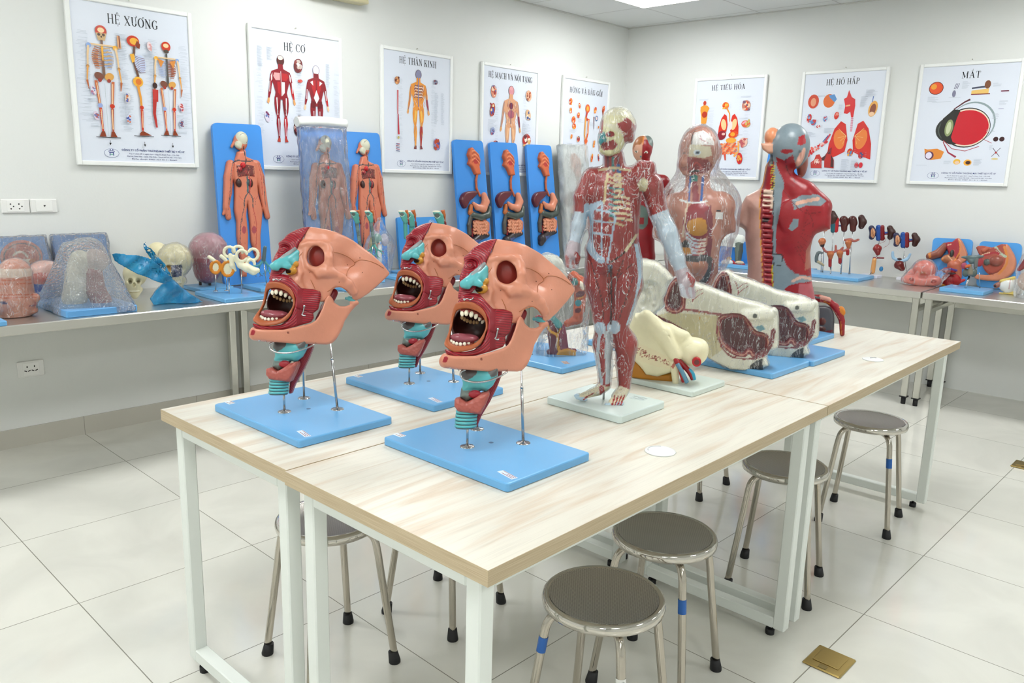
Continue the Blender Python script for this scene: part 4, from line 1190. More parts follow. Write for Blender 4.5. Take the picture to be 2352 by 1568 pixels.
def d_breath(S):
    S.oval((.10, .58), .04, .05, '#cc4a30', raw=True); S.oval((.10, .575), .02, .03, '#e09a78', raw=True); S.oval((.215, .58), .042, .048, '#dc6a2c', raw=True); S.fill([(.21, .62), (.25, .625), (.27, .59), (.255, .57), (.22, .6)], '#5a90c8', True)
    S.fill([(.32, .59), (.34, .6), (.35, .65), (.375, .6), (.4, .585), (.405, .54), (.4, .46), (.385, .46), (.375, .5), (.355, .485), (.33, .49), (.335, .54)], '#d8282c', True); S.line([(.34, .54), (.37, .545)], .01, '#f0b080', True)
    S.line([(.392, .46), (.396, .36)], .014, '#e8b8c8', True); [S.line([(.386, .45 - .012 * i), (.403, .45 - .012 * i)], .003, '#b04a6c', True) for i in range(8)]
    lungs(S, .395, .30, .30, .27, '#d42c26', '#e8803c')
    for sx in (-1, 1):
        for i in range(6): S.line([(.395 + sx * .03, .33), (.395 + sx * (.05 + .02 * (i % 3)), .33 + .022 * (i - 2.6))], .003, '#f0b870', True)
    S.oval((.53, .515), .03, .055, '#e8a84c', -10, raw=True); S.oval((.53, .51), .02, .04, '#8c4c34', -10, raw=True); S.oval((.525, .48), .017, .015, '#f0c8a0', raw=True); S.line([(.52, .56), (.525, .60)], .005, '#4a70b8', True)
    for x, y, w, h, cs in ((.08, .46, .04, .07, ['#c8302c', '#5088c0', '#e8b0b0']), (.115, .43, .05, .05, ['#5a8cc0', '#c84040']), (.2, .455, .045, .05, ['#b8c8e0', '#c04050', '#5078b0']), (.28, .475, .04, .06, ['#d43428', '#e89080']), (.155, .40, .035, .025, ['#c83c40', '#f0e0e0'])):
        blot(S, x, y, w, h, cs, int(x * 1e3), 7)
    rs = random.Random(5)
    for i in range(46):
        f = rs.random(); S.oval((.06 + f * .17 + rs.uniform(-.02, .02) * (1 - f), .19 + f * .10 + rs.uniform(-.035, .035) * (1 - f)), .009, .008, rs.choice(['#d42c34', '#c8242c', '#ecc0bc', '#e86a60']), raw=True)
    S.line([(.21, .28), (.25, .345)], .012, '#c83c4c', True); S.line([(.2, .29), (.235, .335)], .006, '#3c5c9c', True)
    S.fill([(.175, .155), (.27, .155), (.27, .25), (.255, .24), (.225, .19)], '#8c2c34', True); S.fill([(.19, .158), (.25, .158), (.262, .22)], '#4a2c34', True)
    S.fill([(.13, .10 + .0), (.21, .10), (.205, .17), (.185, .2), (.16, .195), (.15, .16), (.125, .14)], '#c83a34', True); blot(S, .17, .145, .05, .05, ['#e8b4a4', '#b8383c', '#f0d0c8'], 41, 8)
    S.fill([(.23, .105), (.30, .10), (.295, .16), (.27, .2), (.24, .205), (.225, .16)], '#b82a28', True); S.fill([(.275, .11), (.298, .105), (.293, .16), (.272, .195)], '#4c2024', True)
    blot(S, .405, .215, .05, .06, ['#c83c2c', '#4a90c0', '#e8a040'], 42); blot(S, .485, .195, .045, .055, ['#b8323c', '#38487c', '#d85040'], 43); S.oval((.46, .125), .014, .02, '#d42c3c', raw=True); S.oval((.49, .125), .014, .02, '#d42c3c', raw=True)
    for x, y, n, w_ in ((.05, .36, 6, .1), (.2, .385, 6, .08), (.47, .645, 8, .08), (.35, .165, 14, .06), (.42, .16, 12, .06), (.04, .20, 3, .08), (.13, .62, 2, .06), (.29, .55, 6, .03), (.44, .6, 12, .05)): S.notes((x, y), n, w_, RS)
def d_eye(S):
    S.oval((.115, .635), .045, .042, '#5a1c1c', raw=True); S.oval((.115, .635), .041, .038, '#e4501c', raw=True); S.oval((.1, .645), .018, .018, '#f0a030', raw=True)
    for i in range(3): S.line([(.235 + .009 * i, .66), (.225 + .009 * i, .625)], .004, '#6c7088', True)
    S.oval((.228, .595), .011, .022, '#7c7c94', raw=True)
    S.fill([(.33, .585), (.43, .585), (.43, .62), (.33, .61)], '#e8c070', True); S.fill([(.33, .62), (.43, .628), (.43, .64), (.33, .63)], '#4c5064', True); S.oval((.42, .645), .018, .026, '#7c5038', raw=True); S.fill([(.33, .583), (.44, .583), (.44, .589), (.33, .589)], '#7c2830', True)
    S.line([(.5, .60), (.545, .60)], .007, '#6c2440', True); S.line([(.5, .49), (.53, .49)], .003, '#8c8cb0', True)
    cx, cy = .30, .375
    S.oval((cx + .06, cy + .03), .135, .135, '#90a0a4', raw=True, n=40); S.oval((cx + .055, cy + .025), .13, .13, '#dce2ee', raw=True, n=40)
    S.oval((cx + .03, cy), .14, .128, '#2a2a2e', raw=True, n=40); S.oval((cx - .06, cy - .01), .095, .085, '#30322f', raw=True, n=40); S.oval((cx - .085, cy - .01), .055, .065, '#4c544c', raw=True, n=40); S.oval((cx - .078, cy - .01), .055, .065, '#24261f', raw=True, n=40)
    S.oval((cx + .032, cy), .134, .121, '#e8d4c0', raw=True, n=40); S.oval((cx - .04, cy), .09, .108, '#24241f', raw=True, n=40)
    S.oval((cx + .033, cy), .126, .112, '#c8182a', raw=True, n=40)
    S.fill([(cx - .12, cy + .06), (cx - .06, cy + .12), (cx - .02, cy + .115), (cx - .035, cy + .06), (cx - .045, cy), (cx - .055, cy - .06), (cx - .03, cy - .115), (cx - .08, cy - .09), (cx - .12, cy - .05)], '#24241f', True)
    S.oval((cx - .075, cy), .025, .055, '#8c9868', -5, raw=True, n=30); S.oval((cx - .077, cy), .014, .04, '#c8d0a8', -5, raw=True, n=30)
    S.line([(cx - .1, cy - .08), (cx - .04, cy - .135), (cx + .04, cy - .15), (cx + .12, cy - .12)], .004, '#b03c44', True); S.line([(cx - .1, cy - .09), (cx - .06, cy - .16), (cx - .01, cy - .19)], .005, '#a03048', True, .012)
    S.line([(cx - .06, cy + .12), (cx, cy + .165), (cx + .03, cy + .18)], .007, '#5c2c34', True, .012); S.line([(cx + .13, cy - .07), (cx + .19, cy - .10)], .003, '#b04050', True)
    S.fill([(.09, .24), (.11, .235), (.17, .24), (.215, .22), (.2, .175), (.14, .165), (.1, .18)], '#e08a34', True); S.oval((.125, .195), .028, .028, '#5c3050', raw=True); S.oval((.122, .195), .02, .022, '#e4dcee', raw=True)
    S.oval((.30, .155), .022, .018, '#ecb848', raw=True); S.oval((.302, .15), .014, .01, '#e8c8b0', raw=True); S.oval((.365, .15), .024, .02, '#eca838', raw=True); S.oval((.368, .15), .015, .012, '#4c2c24', raw=True)
    S.oval((.51, .30), .015, .015, '#3c2024', raw=True); S.oval((.545, .30), .015, .015, '#3c2024', raw=True)
    S.line([(.5, .245), (.545, .19)], .003, '#4c3c50', True); S.line([(.545, .245), (.5, .19)], .003, '#4c3c50', True); S.oval((.522, .215), .006, .006, '#b02c30', raw=True); S.oval((.52, .175), .02, .006, '#d8c890', raw=True)
    for x, y, n, w_ in ((.07, .58, 6, .07), (.2, .57, 1, .1), (.1, .545, 1, .14), (.27, .67, 8, .05), (.45, .65, 4, .05), (.5, .54, 5, .05), (.47, .46, 6, .04), (.05, .13, 1, .08), (.22, .16, 4, .05), (.4, .17, 7, .05), (.45, .36, 3, .05), (.48, .26, 5, .02)): S.notes((x, y), n, w_, RS)

XD, NL = (1, 0, 0), (0, -1, 0)
ZL, ZR = 1.372, 1.389
poster('bone_poster', 'white framed skeleton poster titled HỆ XƯƠNG, nearest on the left wall', (-4.495, 0, ZL), XD, NL, 'HE^. XU>O>NG', .045, (.19, .25, .685), d_bones)
poster('muscle_poster', 'white framed poster titled HỆ CƠ with two red muscle figures', (-3.56, 0, ZL), XD, NL, 'HE^. CO>', .045, (.22, .145, .675), d_muscle)
poster('nerve_poster', 'white framed poster titled HỆ THẦN KINH with one nerve figure', (-2.65, 0, ZL), XD, NL, 'HE^. THA^%N KINH', .043, (.15, .32, .70), d_nerve)
poster('vessel_poster', 'white framed poster titled HỆ MẠCH VÀ NỘI TẠNG behind the digestive boards', (-1.757, 0, ZL), XD, NL, 'HE^. MA.CH VA` NO^.I TA.NG', .043, (.07, .47, .695), d_vessel)
poster('hip_poster', 'white framed hip and knee poster titled HÔNG VÀ ĐẦU GỐI, beside the corner', (-.86, 0, ZL), XD, NL, "HO^NG VA` DA^%U GO^*I", .043, (.09, .43, .67), d_hip)
poster('digestion_poster', 'white framed poster titled HỆ TIÊU HÓA, first on the right wall', rw(.688, 0, ZR), RT, RN, "HE^. TIE^U HO'A", .04, (.15, .29, .695), d_digest)
poster('breathing_poster', 'white framed poster titled HỆ HÔ HẤP with red lungs', rw(1.577, 0, ZR), RT, RN, "HE^. HO^ HA^*P", .042, (.18, .24, .69), d_breath)
poster('eye_poster', 'white framed poster titled MẮT with a large red eyeball section', rw(2.387, 0, ZR), RT, RN, "MAu!T", .042, (.26, .115, .69), d_eye)
# ================================================================== helpers shared by the anatomical models
def at(px, py, D):
    """world point on the line through a traced point, D metres out along the room's diagonal"""
    d = CF + (px - 1176) / FPX * CR - (py - 784) / FPX * CU
    h = np.array([.7242, .6896, 0]); return CAM + d * (D / (d @ h))

class Relief:
    """curved surface through measured depths: (x, y, depth) in the outline's own units"""
    def __init__(s, fr, ctrl, k=1.0):
        s.fr = fr; s.k = k
        s.pf = tps([(x / 1000, y / 1000, c * k) for x, y, c in ctrl])
        s.cf = tps([fr.pt(x, y, c * k) for x, y, c in ctrl])
    def d(s, x, y): return float(s.pf(np.array(x / 1000), np.array(y / 1000)))
    def P(s, x, y, off=0.0):
        return s.fr.pt(x, y, s.d(x, y) + off)
    def poly(s, pts, sm=0):
        Q = np.array([s.fr.pt(x, y, s.d(x, y))[:2] for x, y in pts])
        return spline(Q, sm, True) if sm else Q
    def on(s, pts, off, n=5):
        P = [s.P(x, y) for x, y in pts]; P = spline(P, n)
        for p in P: p[2] = float(s.cf(np.array(p[0]), np.array(p[1]))) + off
        return P

BLUE = '#68a8da'
board_m = coat('board_lacquer', .28, spec=.5)
plas = coat('painted_plastic', .36, bump=.0006, bscale=160, mott=.05)
plas_s = coat('smooth_plastic', .3)
gland_m = coat('lobed_plastic', .36, bump=.003, bscale=110, kind='lumps')
rod_m = steel('rod_steel', .2, False, (.46, .46, .47))
DARKB = rgb('#2c2a28')
def board(t, lx, ly, th=.02, c=BLUE, rz=0.0, name='base_board', ctr=(0, 0)):
    b = MB().col(c); R = rot3(0, 0, math.degrees(rz))
    n = 5; r = .008; pts = []
    for cx, cy, a0 in ((lx / 2 - r, ly / 2 - r, 0), (-lx / 2 + r, ly / 2 - r, 90), (-lx / 2 + r, -ly / 2 + r, 180), (lx / 2 - r, -ly / 2 + r, 270)):
        for i in range(n): a = math.radians(a0 + 90 * i / (n - 1)); pts.append((cx + r * math.cos(a), cy + r * math.sin(a), math.cos(a), math.sin(a)))
    N_ = len(pts); vs = []
    e = .0035
    for z, ins in ((0, e), (.002, 0), (th - e, 0), (th - e * .3, e * .3), (th, e)):
        for x, y, nx, ny in pts: vs.append(R @ np.array([x - nx * ins, y - ny * ins, z]) + np.array([ctr[0], ctr[1], 0]))
    fs = [tuple(range(N_))[::-1], tuple(range(4 * N_, 5 * N_))]
    for l in range(4): fs += [(l * N_ + i, l * N_ + (i + 1) % N_, (l + 1) * N_ + (i + 1) % N_, (l + 1) * N_ + i) for i in range(N_)]
    b.add(vs, fs); return b.build(name, board_m, t)
def sticker(par, x, y, z, w, h, rz=0, c='#dfe6ee', ink='#8c3a44'):
    s = MB().col(c); R = rot3(0, 0, rz); O = (x, y, z)
    s.box((-w / 2, -h / 2, 0), (w / 2, h / 2, .0004), R=R, O=O)
    s.col(ink)
    for i, f in enumerate((.72, .5, .86)): s.box((-w * .42, -h * .12 + h * (.3 - .3 * i), .0004), (-w * .42 + w * f, -h * .12 + h * (.3 - .3 * i) + h * .09, .0006), R=R, O=O)
    return s.build('paper_label', coat('paper', .6), par)
def rod(t, p, top, r=.0028, disc=.017, name='support_rod', neck=None):
    p = np.array(p, float); top = np.array(top, float); m = MB().col('#b0b0b0')
    if neck: q = p + (top - p) * neck; m.tube([p, q], r, 12).tube([q, q + (top - p) * .03, q + (top - p) * .03, top], [r * 1.15, r * .7, r * .6, r * .55], 12)
    else: m.tube([p, top], r, 12)
    o = m.build(name, rod_m, t)
    if disc: MB().col('#b0b0b0').lathe([(0, .004), (disc * .3, .004), (disc * .38, .0025), (disc * .9, .0018), (disc, .0006), (disc, 0)], tuple(p), 28).build('mounting_disc', rod_m, o)
    return o

# ================================================================== the open-mouthed heads
def make_head():
    ctr = np.array([-4.672, -3.088, .75])
    t = thing('head_model', 'head', 'anatomical model', tuple(ctr), 0, 'open-mouthed half skull head models on blue boards')
    fr = Frame(at(1166, 702, 1.80), upright=False).crop(960, 530, 3.015); K = 1 / 3039.0
    bone, mus, lip, teal = '#cf8a70', '#9a1a2a', '#a45630', '#58b0b6'
    h = .0019
    # ---- cranium shell (near side bone half)
    RC = Relief(fr, [(545, 57, 5), (600, 62, -20), (490, 150, 57), (455, 250, 95), (550, 290, 85), (680, 290, 104), (750, 150, 0), (650, 110, 25), (830, 370, -96), (850, 300, -90), (785, 370, -35), (722, 300, 92), (775, 300, -38), (800, 440, 44), (760, 430, 66), (885, 560, -30), (700, 400, 112), (560, 430, 114), (650, 530, 92), (500, 430, 133),
        (720, 560, 70), (1085, 410, -318), (980, 270, -209), (1040, 470, -257), (960, 570, -152), (900, 610, -75), (850, 160, -116), (930, 350, -142), (480, 340, 120), (880, 200, -150), (400, 430, 180), (620, 180, 60), (500, 540, 160)], K)
    out = [(548, 57), (600, 64), (680, 78), (750, 100), (850, 158), (980, 268), (1050, 345), (1086, 405), (1083, 422), (1040, 478), (960, 570), (912, 612), (880, 628), (862, 612), (866, 588), (840, 556), (800, 530), (764, 524), (736, 545), (716, 588), (700, 640), (640, 640), (560, 600), (480, 540), (400, 470), (420, 430), (470, 420), (490, 380), (484, 320), (470, 262), (462, 240), (480, 195), (520, 110)]
    c = Clay(fr.pt(380, 680, -.13) - .01, fr.pt(1110, 20, .08) + np.array([.01, .01, .01]), h)
    c.slab(RC.poly(out), RC.cf, .012, bone, k=.003, rnd=.004)
    for P, r, of in (([(500, 200), (560, 186), (640, 182), (700, 200), (725, 250)], .006, .005), ([(712, 235), (716, 300), (714, 350), (735, 400)], .0095, .006), ([(735, 410), (800, 446), (850, 495), (882, 560)], .0095, .006), ([(640, 420), (700, 410), (745, 425)], .012, .003), ([(555, 365), (600, 388), (660, 392), (700, 380)], .006, .004), ([(530, 240), (532, 290), (548, 340)], .004, .004), ([(480, 350), (500, 420), (490, 480)], .005, .003)):
        c.limb([RC.P(x, y, of) for x, y in P], r, bone, k=.008)
    c.ell(RC.P(570, 480, .009), (.014, .020, .007), None, k=.01, op='cut'); c.ell(RC.P(620, 130, .010), (.035, .010, .004), None, .01, 'cut')
    orb = [(600, 205), (640, 215), (675, 255), (685, 320), (660, 352), (620, 368), (575, 355), (550, 325), (545, 280), (560, 230)]
    cr = RC.d(615, 290)
    c.slab(fr.poly(orb, cr, 4), cr, .08, None, k=.004, op='cut')
    c.slab(RC.poly([(765, 540), (800, 560), (835, 600), (838, 622), (800, 640), (745, 640), (730, 610), (740, 560)], 3), RC.cf, .05, None, k=.003, op='cut')
    c.ell(fr.pt(612, 290, cr - .035), (.028, .034, .012), '#a8553e', k=.003)
    # inside of the braincase, set behind the shell
    c.ell(fr.pt(700, 300, -.075), (.062, .065, .05), '#a85a45', k=.003)
    c.plane(*[(lambda n, p: (n, float(n @ p / np.linalg.norm(n))))(np.array([.80, .60, -.15]), fr.pt(1040, 340, -.09))]) if 0 else None
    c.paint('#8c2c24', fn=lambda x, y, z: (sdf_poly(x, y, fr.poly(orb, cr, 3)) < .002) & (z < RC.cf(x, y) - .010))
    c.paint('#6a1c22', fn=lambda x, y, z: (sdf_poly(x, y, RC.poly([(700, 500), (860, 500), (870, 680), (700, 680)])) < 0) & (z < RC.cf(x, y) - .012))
    cran = c.skin('skull_bone', plas, fr, t, ctr)
    s = MB().col('#b06a3c')
    for P in ([(712, 262), (760, 258), (820, 285), (858, 318), (868, 345), (835, 372), (828, 410), (832, 440)], [(868, 335), (905, 312), (960, 318), (1010, 340), (1055, 372)], [(684, 270), (712, 262)], [(745, 412), (800, 428), (856, 462)], [(500, 190), (520, 240), (478, 300)], [(548, 380), (600, 400), (655, 395)], [(580, 470), (610, 540), (600, 580)], [(860, 590), (800, 525), (700, 560)]):
        s.tube(RC.on(P, .0068), .0008, 6)
    s.col('#7c4630')
    for x, y in ((818, 350), (905, 296), (925, 408), (790, 488), (572, 412), (486, 452)): s.ell(RC.on([(x, y), (x + 2, y)], .0064, 1)[0], (.0016, .0013, .0012), 8, 6)
    s.v = [tuple(fr.W(np.array(p)) - ctr) for p in s.v]; s.build('sutures', plas_s, cran)
    # ---- muscle half of the face
    RM = Relief(fr, [(548, 57, 10), (430, 80, -12), (330, 180, 52), (290, 330, 140), (300, 420, 190), (380, 230, 90), (470, 220, 100), (450, 130, 60), (380, 140, 55), (340, 300, 155), (430, 300, 130), (400, 100, 25), (300, 250, 90)], K)
    m = Clay(fr.pt(260, 480, -.03) - .01, fr.pt(570, 40, .09) + .01, h)
    m.slab(RM.poly([(548, 56), (500, 60), (440, 78), (380, 120), (330, 180), (318, 240), (288, 320), (285, 400), (275, 470), (330, 470), (400, 400), (440, 280), (480, 200), (522, 110)]), RM.cf, .016, mus, k=.003, rnd=.006)
    m.ell(RM.P(365, 225, .012), (.017, .015, .014), None, k=.005, op='cut'); m.ell(RM.P(355, 250, -.002), (.012, .010, .008), mus, k=.002)
    m.limb([RM.P(330, 190, .002), RM.P(370, 175, .006), RM.P(420, 190, .004)], .004, mus, k=.008)
    ec = RM.P(360, 235)
    mf = fibres('face_muscle', None, 1.0, .3, .0016, .5)
    m.skin('face_muscle', mf, fr, t, ctr, grain=lambda x, y, z: 1250 * np.sqrt((x - ec[0]) ** 2 * .7 + (y - ec[1]) ** 2))
    # ---- nose cartilage
    n = Clay(fr.pt(280, 460, .01) - .01, fr.pt(500, 230, .10) + .01, .0018)
    n.limb([fr.pt(458, 262, .034), fr.pt(400, 320, .060), fr.pt(345, 362, .080)], [.010, .013, .013], teal, k=.006)
    n.limb([fr.pt(470, 300, .036), fr.pt(440, 335, .050)], [.007, .012], teal, k=.006)
    n.ell(fr.pt(388, 366, .070), (.020, .011, .012), teal, k=.003); n.ell(fr.pt(323, 368, .080), (.011, .010, .011), teal, k=.002)
    n.ell(fr.pt(440, 400, .060), (.0145, .0115, .014), '#c0872a', k=.002); n.ell(fr.pt(462, 350, .050), (.010, .009, .010), '#c0872a', k=.001)
    n.ell(fr.pt(402, 402, .074), (.015, .0058, .016), None, k=.001, op='cut', M_=rot3(0, 0, -22))
    n.paint('#46281c', fn=lambda x, y, z: ((x - fr.pt(405, 404, .066)[0]) ** 2 / .015 ** 2 + (y - fr.pt(405, 404, .066)[1]) ** 2 / .0062 ** 2 < 1) & (z < .074))
    n.skin('nose_cartilage', plas_s, fr, t, ctr)
    MB().col('#8e9698').tube([fr.wp(462, 225, .040) - ctr, fr.wp(400, 290, .064) - ctr, fr.wp(352, 345, .080) - ctr], [.004, .007, .006], 12).build('nose_bridge', plas_s, t)
    # ---- ring muscle round the mouth and cheek
    RO = Relief(fr, [(310, 460, 225), (380, 430, 190), (400, 450, 205), (480, 500, 195), (540, 540, 164), (560, 640, 200), (480, 640, 225), (650, 620, 121), (655, 570, 110), (600, 720, 158), (580, 800, 170), (400, 855, 262), (250, 855, 345), (190, 830, 372), (450, 760, 250), (600, 600, 160), (320, 820, 320), (265, 500, 222), (500, 820, 225)], K)
    o = Clay(fr.pt(150, 900, -.01) - .01, fr.pt(680, 410, .14) + .01, h)
    o.slab(RO.poly([(300, 452), (330, 436), (385, 428), (432, 440), (475, 490), (520, 538), (600, 543), (650, 562), (658, 590), (650, 640), (638, 700), (604, 732), (608, 770), (590, 802), (500, 835), (400, 864), (250, 876), (200, 852), (184, 815), (230, 830), (320, 838), (385, 824), (430, 796), (462, 750), (480, 690), (486, 620), (448, 540), (385, 500), (270, 505)]), lambda X, Y: RO.cf(X, Y) + .003, .015, mus, k=.003, rnd=.006)
    mo = RO.P(350, 650)
    o.limb([RO.P(488, 692, .010), RO.P(545, 712, .0085), RO.P(604, 735, .009)], .0013, None, k=.001, op='cut')
    def gr(x, y, z):
        right = x > RO.P(520, 600)[0]
        g1 = 1150 * np.sqrt((x - mo[0]) ** 2 * 1.1 + (y - mo[1]) ** 2); g2 = 1150 * (y + .12 * x)
        wgt = np.clip((x - RO.P(500, 600)[0]) / .012, 0, 1); return g1 * (1 - wgt) + g2 * wgt
    o.skin('mouth_muscle', mf, fr, t, ctr, grain=gr)
    # ---- lips and mouth cavity
    RL = Relief(fr, [(310, 490, 252), (265, 500, 228), (400, 505, 240), (470, 560, 230), (482, 640, 228), (455, 730, 262), (380, 810, 310), (280, 830, 345), (200, 790, 350), (225, 650, 200), (205, 740, 300), (240, 580, 195), (350, 650, 240)], K)
    l = Clay(fr.pt(160, 870, -.04) - .01, fr.pt(510, 470, .14) + .01, h)
    outer = [(262, 502), (300, 490), (345, 488), (400, 502), (445, 535), (472, 575), (484, 620), (486, 672), (470, 705), (455, 750), (420, 795), (375, 822), (320, 835), (250, 838), (200, 810), (182, 785), (190, 755), (212, 700), (222, 640), (240, 560)]
    inner = [(278, 548), (330, 538), (385, 548), (432, 574), (460, 616), (468, 668), (446, 722), (420, 756), (378, 784), (320, 796), (258, 792), (220, 760), (232, 690), (244, 630), (258, 575)]
    l.slab(RL.poly(outer, 3), lambda X, Y: RL.cf(X, Y) - .001, .018, lip, k=.003, rnd=.006)
    l.ell(fr.pt(385, 660, .030), (.050, .050, .044), lip, k=.002)
    pi = RL.poly(inner, 3)
    l.slab(pi, lambda X, Y: X * 0 + .085, .085, None, k=.004, op='cut', rnd=.004)
    l.ell(fr.pt(380, 655, .045), (.043, .042, .045), None, k=.004, op='cut')
    l.limb([RL.P(x, y, .012) for x, y in ((222, 625), (300, 655), (380, 690), (486, 690))], .0012, None, k=.001, op='cut')
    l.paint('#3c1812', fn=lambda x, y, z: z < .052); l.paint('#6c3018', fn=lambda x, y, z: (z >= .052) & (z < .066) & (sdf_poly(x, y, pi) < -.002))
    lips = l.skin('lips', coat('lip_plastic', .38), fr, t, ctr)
    tg = Clay(fr.pt(200, 800, 0) - .01, fr.pt(440, 690, .12) + .01, h)
    tg.ell(fr.pt(325, 748, .070), (.032, .012, .036), '#8e4650', k=.004); tg.ell(fr.pt(275, 740, .090), (.018, .0095, .014), '#8e4650', k=.008)
    tg.skin('tongue', coat('wet_plastic', .25, bump=.0008, bscale=300), fr, t, ctr)
    def tooth(par, x, y, c_, w, hh, colr='#f0ecd8', tilt=0):
        q = fr.W(fr.pt(x, y, c_)[None])[0] - ctr; M_ = np.array([fr.A, fr.B, fr.C]).T @ rot3(0, 0, tilt)
        MB().col(colr).ell(q, (w, hh, w * .8), 12, 8, M_=M_).build('tooth', plas_s, par)
    gm = MB().col('#8c3a34').tube([fr.wp(x, y, c_) - ctr for x, y, c_ in ((296, 556, .076), (335, 548, .074), (385, 560, .070), (425, 580, .063), (450, 610, .056))], .0045, 10).build('upper_gum', plas_s, t)
    for x, y, c_, w, hh, tl in ((305, 572, .078, .0042, .0068, 5), (335, 568, .077, .0050, .0072, 0), (370, 577, .074, .0052, .0075, -6), (402, 590, .068, .0048, .0072, -14), (430, 605, .060, .0042, .0070, -22), (449, 628, .053, .0036, .0060, -30)):
        tooth(gm, x, y, c_, w, hh, '#efe9d2', tl)
    for x, y, c_ in ((306, 600, .058), (322, 612, .050), (342, 622, .043), (364, 630, .037), (388, 634, .033), (410, 634, .033)): tooth(gm, x, y, c_, .0040, .0048, '#a8895c')
    gl = MB().col('#8c3a34').tube([fr.wp(x, y, c_) - ctr for x, y, c_ in ((228, 775, .098), (260, 792, .103), (310, 796, .101), (360, 786, .094), (385, 776, .088))], .004, 10).build('lower_gum', plas_s, t)
    for x, y, c_ in ((230, 765, .099), (246, 775, .103), (268, 782, .105), (294, 785, .105), (322, 783, .102), (350, 777, .097), (374, 768, .090)): tooth(gl, x, y, c_, .0038, .0045)
    # ---- lower jaw
    RJ = Relief(fr, [(178, 885, 372), (200, 930, 355), (250, 900, 366), (400, 905, 292), (550, 900, 197), (700, 900, 82), (750, 900, 55), (700, 610, 92), (650, 760, 140), (800, 720, -6), (880, 640, -76), (600, 850, 170), (720, 750, 70), (780, 850, 20)], K)
    j = Clay(fr.pt(150, 1000, -.05) - .01, fr.pt(910, 570, .14) + .01, h)
    j.slab(RJ.poly([(176, 868), (200, 858), (260, 866), (400, 866), (500, 840), (590, 812), (622, 790), (645, 750), (668, 690), (688, 620), (704, 592), (716, 592), (730, 612), (742, 645), (775, 672), (815, 672), (850, 656), (876, 632), (892, 640), (884, 664), (845, 716), (806, 790), (790, 850), (768, 905), (752, 935), (725, 962), (690, 974), (600, 972), (480, 974), (400, 966), (300, 958), (215, 946), (185, 936), (170, 905)]), RJ.cf, .016, bone, k=.003, rnd=.0065)
    j.limb([fr.pt(190, 905, .110), fr.pt(320, 930, .03), fr.pt(440, 925, -.045)], [.014, .012, .010], bone, k=.006)
    j.ell(RJ.P(870, 645, .002), (.012, .008, .009), bone, k=.005); j.ell(RJ.P(190, 890, -.004), (.010, .014, .012), bone, k=.006)
    j.ell(RJ.P(440, 888, .0085), (.003, .0028, .003), None, k=.001, op='cut'); j.paint('#8c4a38', fn=lambda x, y, z: (x - RJ.P(440, 888)[0]) ** 2 + (y - RJ.P(440, 888)[1]) ** 2 < .0026 ** 2)
    j.paint(mus, RJ.poly([(170, 905), (185, 870), (205, 865), (212, 885), (200, 908), (180, 912)]))
    jaw = j.skin('lower_jaw', plas, fr, t, ctr)
    MB().col(teal).tube(spline([fr.wp(x, y, c_) - ctr for x, y, c_ in ((800, 610, -.030), (835, 612, -.020), (866, 625, -.018), (886, 648, -.022))], 5), [.004] * 4 + [.0062] * 8 + [.004] * 4, 12).build('jaw_joint_disc', plas_s, t)
    # inner cheek behind the ramus
    ck = Clay(fr.pt(560, 800, -.02) - .01, fr.pt(760, 520, .05) + .01, .003)
    ck.limb([fr.pt(640, 780, .030), fr.pt(665, 690, .008), fr.pt(720, 570, -.004)], [.012, .012, .012], '#7c1622', k=.004)
    ck.skin('inner_cheek', plas, fr, t, ctr)
    # ---- larynx, thyroid gland, windpipe
    k_ = .0022
    lx = Clay(fr.pt(240, 1370, .01) - .01, fr.pt(610, 930, .09) + .01, h)
    lx.slab(fr.poly([(304, 940), (560, 940), (552, 1010), (520, 1070), (470, 1112), (430, 1100), (380, 1102), (330, 1110), (302, 1122), (312, 1050), (296, 1000)], .055), .055, .050, teal, k=.003, rnd=.020)
    lx.slab(fr.poly([(300, 1085), (440, 1095), (400, 1150), (340, 1178), (290, 1150)], .06), .056, .044, '#6f7c78', k=.004, rnd=.018)
    lx.ell(fr.pt(395, 1130, .076), (.014, .009, .006), mus, k=.001)
    lx.paint('#5c5a5a', fr.poly([(300, 930), (420, 930), (405, 990), (370, 1015), (340, 1030), (300, 1000)], .06)); lx.paint('#5c5a5a', fr.poly([(480, 930), (570, 930), (545, 1000), (510, 1010), (490, 980)], .06))
    lx.skin('larynx', plas_s, fr, t, ctr)
    ph = Clay(fr.pt(380, 1370, -.02) - .01, fr.pt(620, 930, .06) + .01, h)
    ph.slab(fr.poly([(510, 930), (590, 930), (580, 1000), (545, 1090), (500, 1180), (440, 1280), (412, 1352), (392, 1352), (400, 1260), (450, 1130), (500, 1010)], .024), .024, .030, mus, k=.003, rnd=.009)
    ph.skin('throat_muscle', mf, fr, t, ctr, grain=lambda x, y, z: 1500 * (x + .5 * y))
    th = Clay(fr.pt(240, 1290, .02) - .01, fr.pt(510, 1090, .09) + .01, h)
    th.slab(fr.poly([(258, 1160), (290, 1150), (340, 1180), (380, 1160), (440, 1118), (492, 1104), (498, 1130), (470, 1200), (438, 1262), (400, 1258), (330, 1248), (280, 1240), (256, 1205)], .06), .064, .050, '#a8564c', k=.003, rnd=.009)
    th.skin('thyroid_gland', gland_m, fr, t, ctr)
    wp_ = MB()
    for i in range(5):
        a = fr.pt(338 - 2 * i, 1242 + 24 * i, .056); b = fr.pt(338 - 2 * i, 1242 + 24 * i + 17, .056); e = fr.pt(338 - 2 * i, 1242 + 24 * (i + 1) + 2, .056)
        wp_.col(teal).tube([a, b], .0245, 24).col('#5c6668').tube([b, e], .0225, 24)
    wp_.v = [tuple(fr.W(np.array(p)) - ctr) for p in wp_.v]; wp_.build('windpipe', plas_s, t)
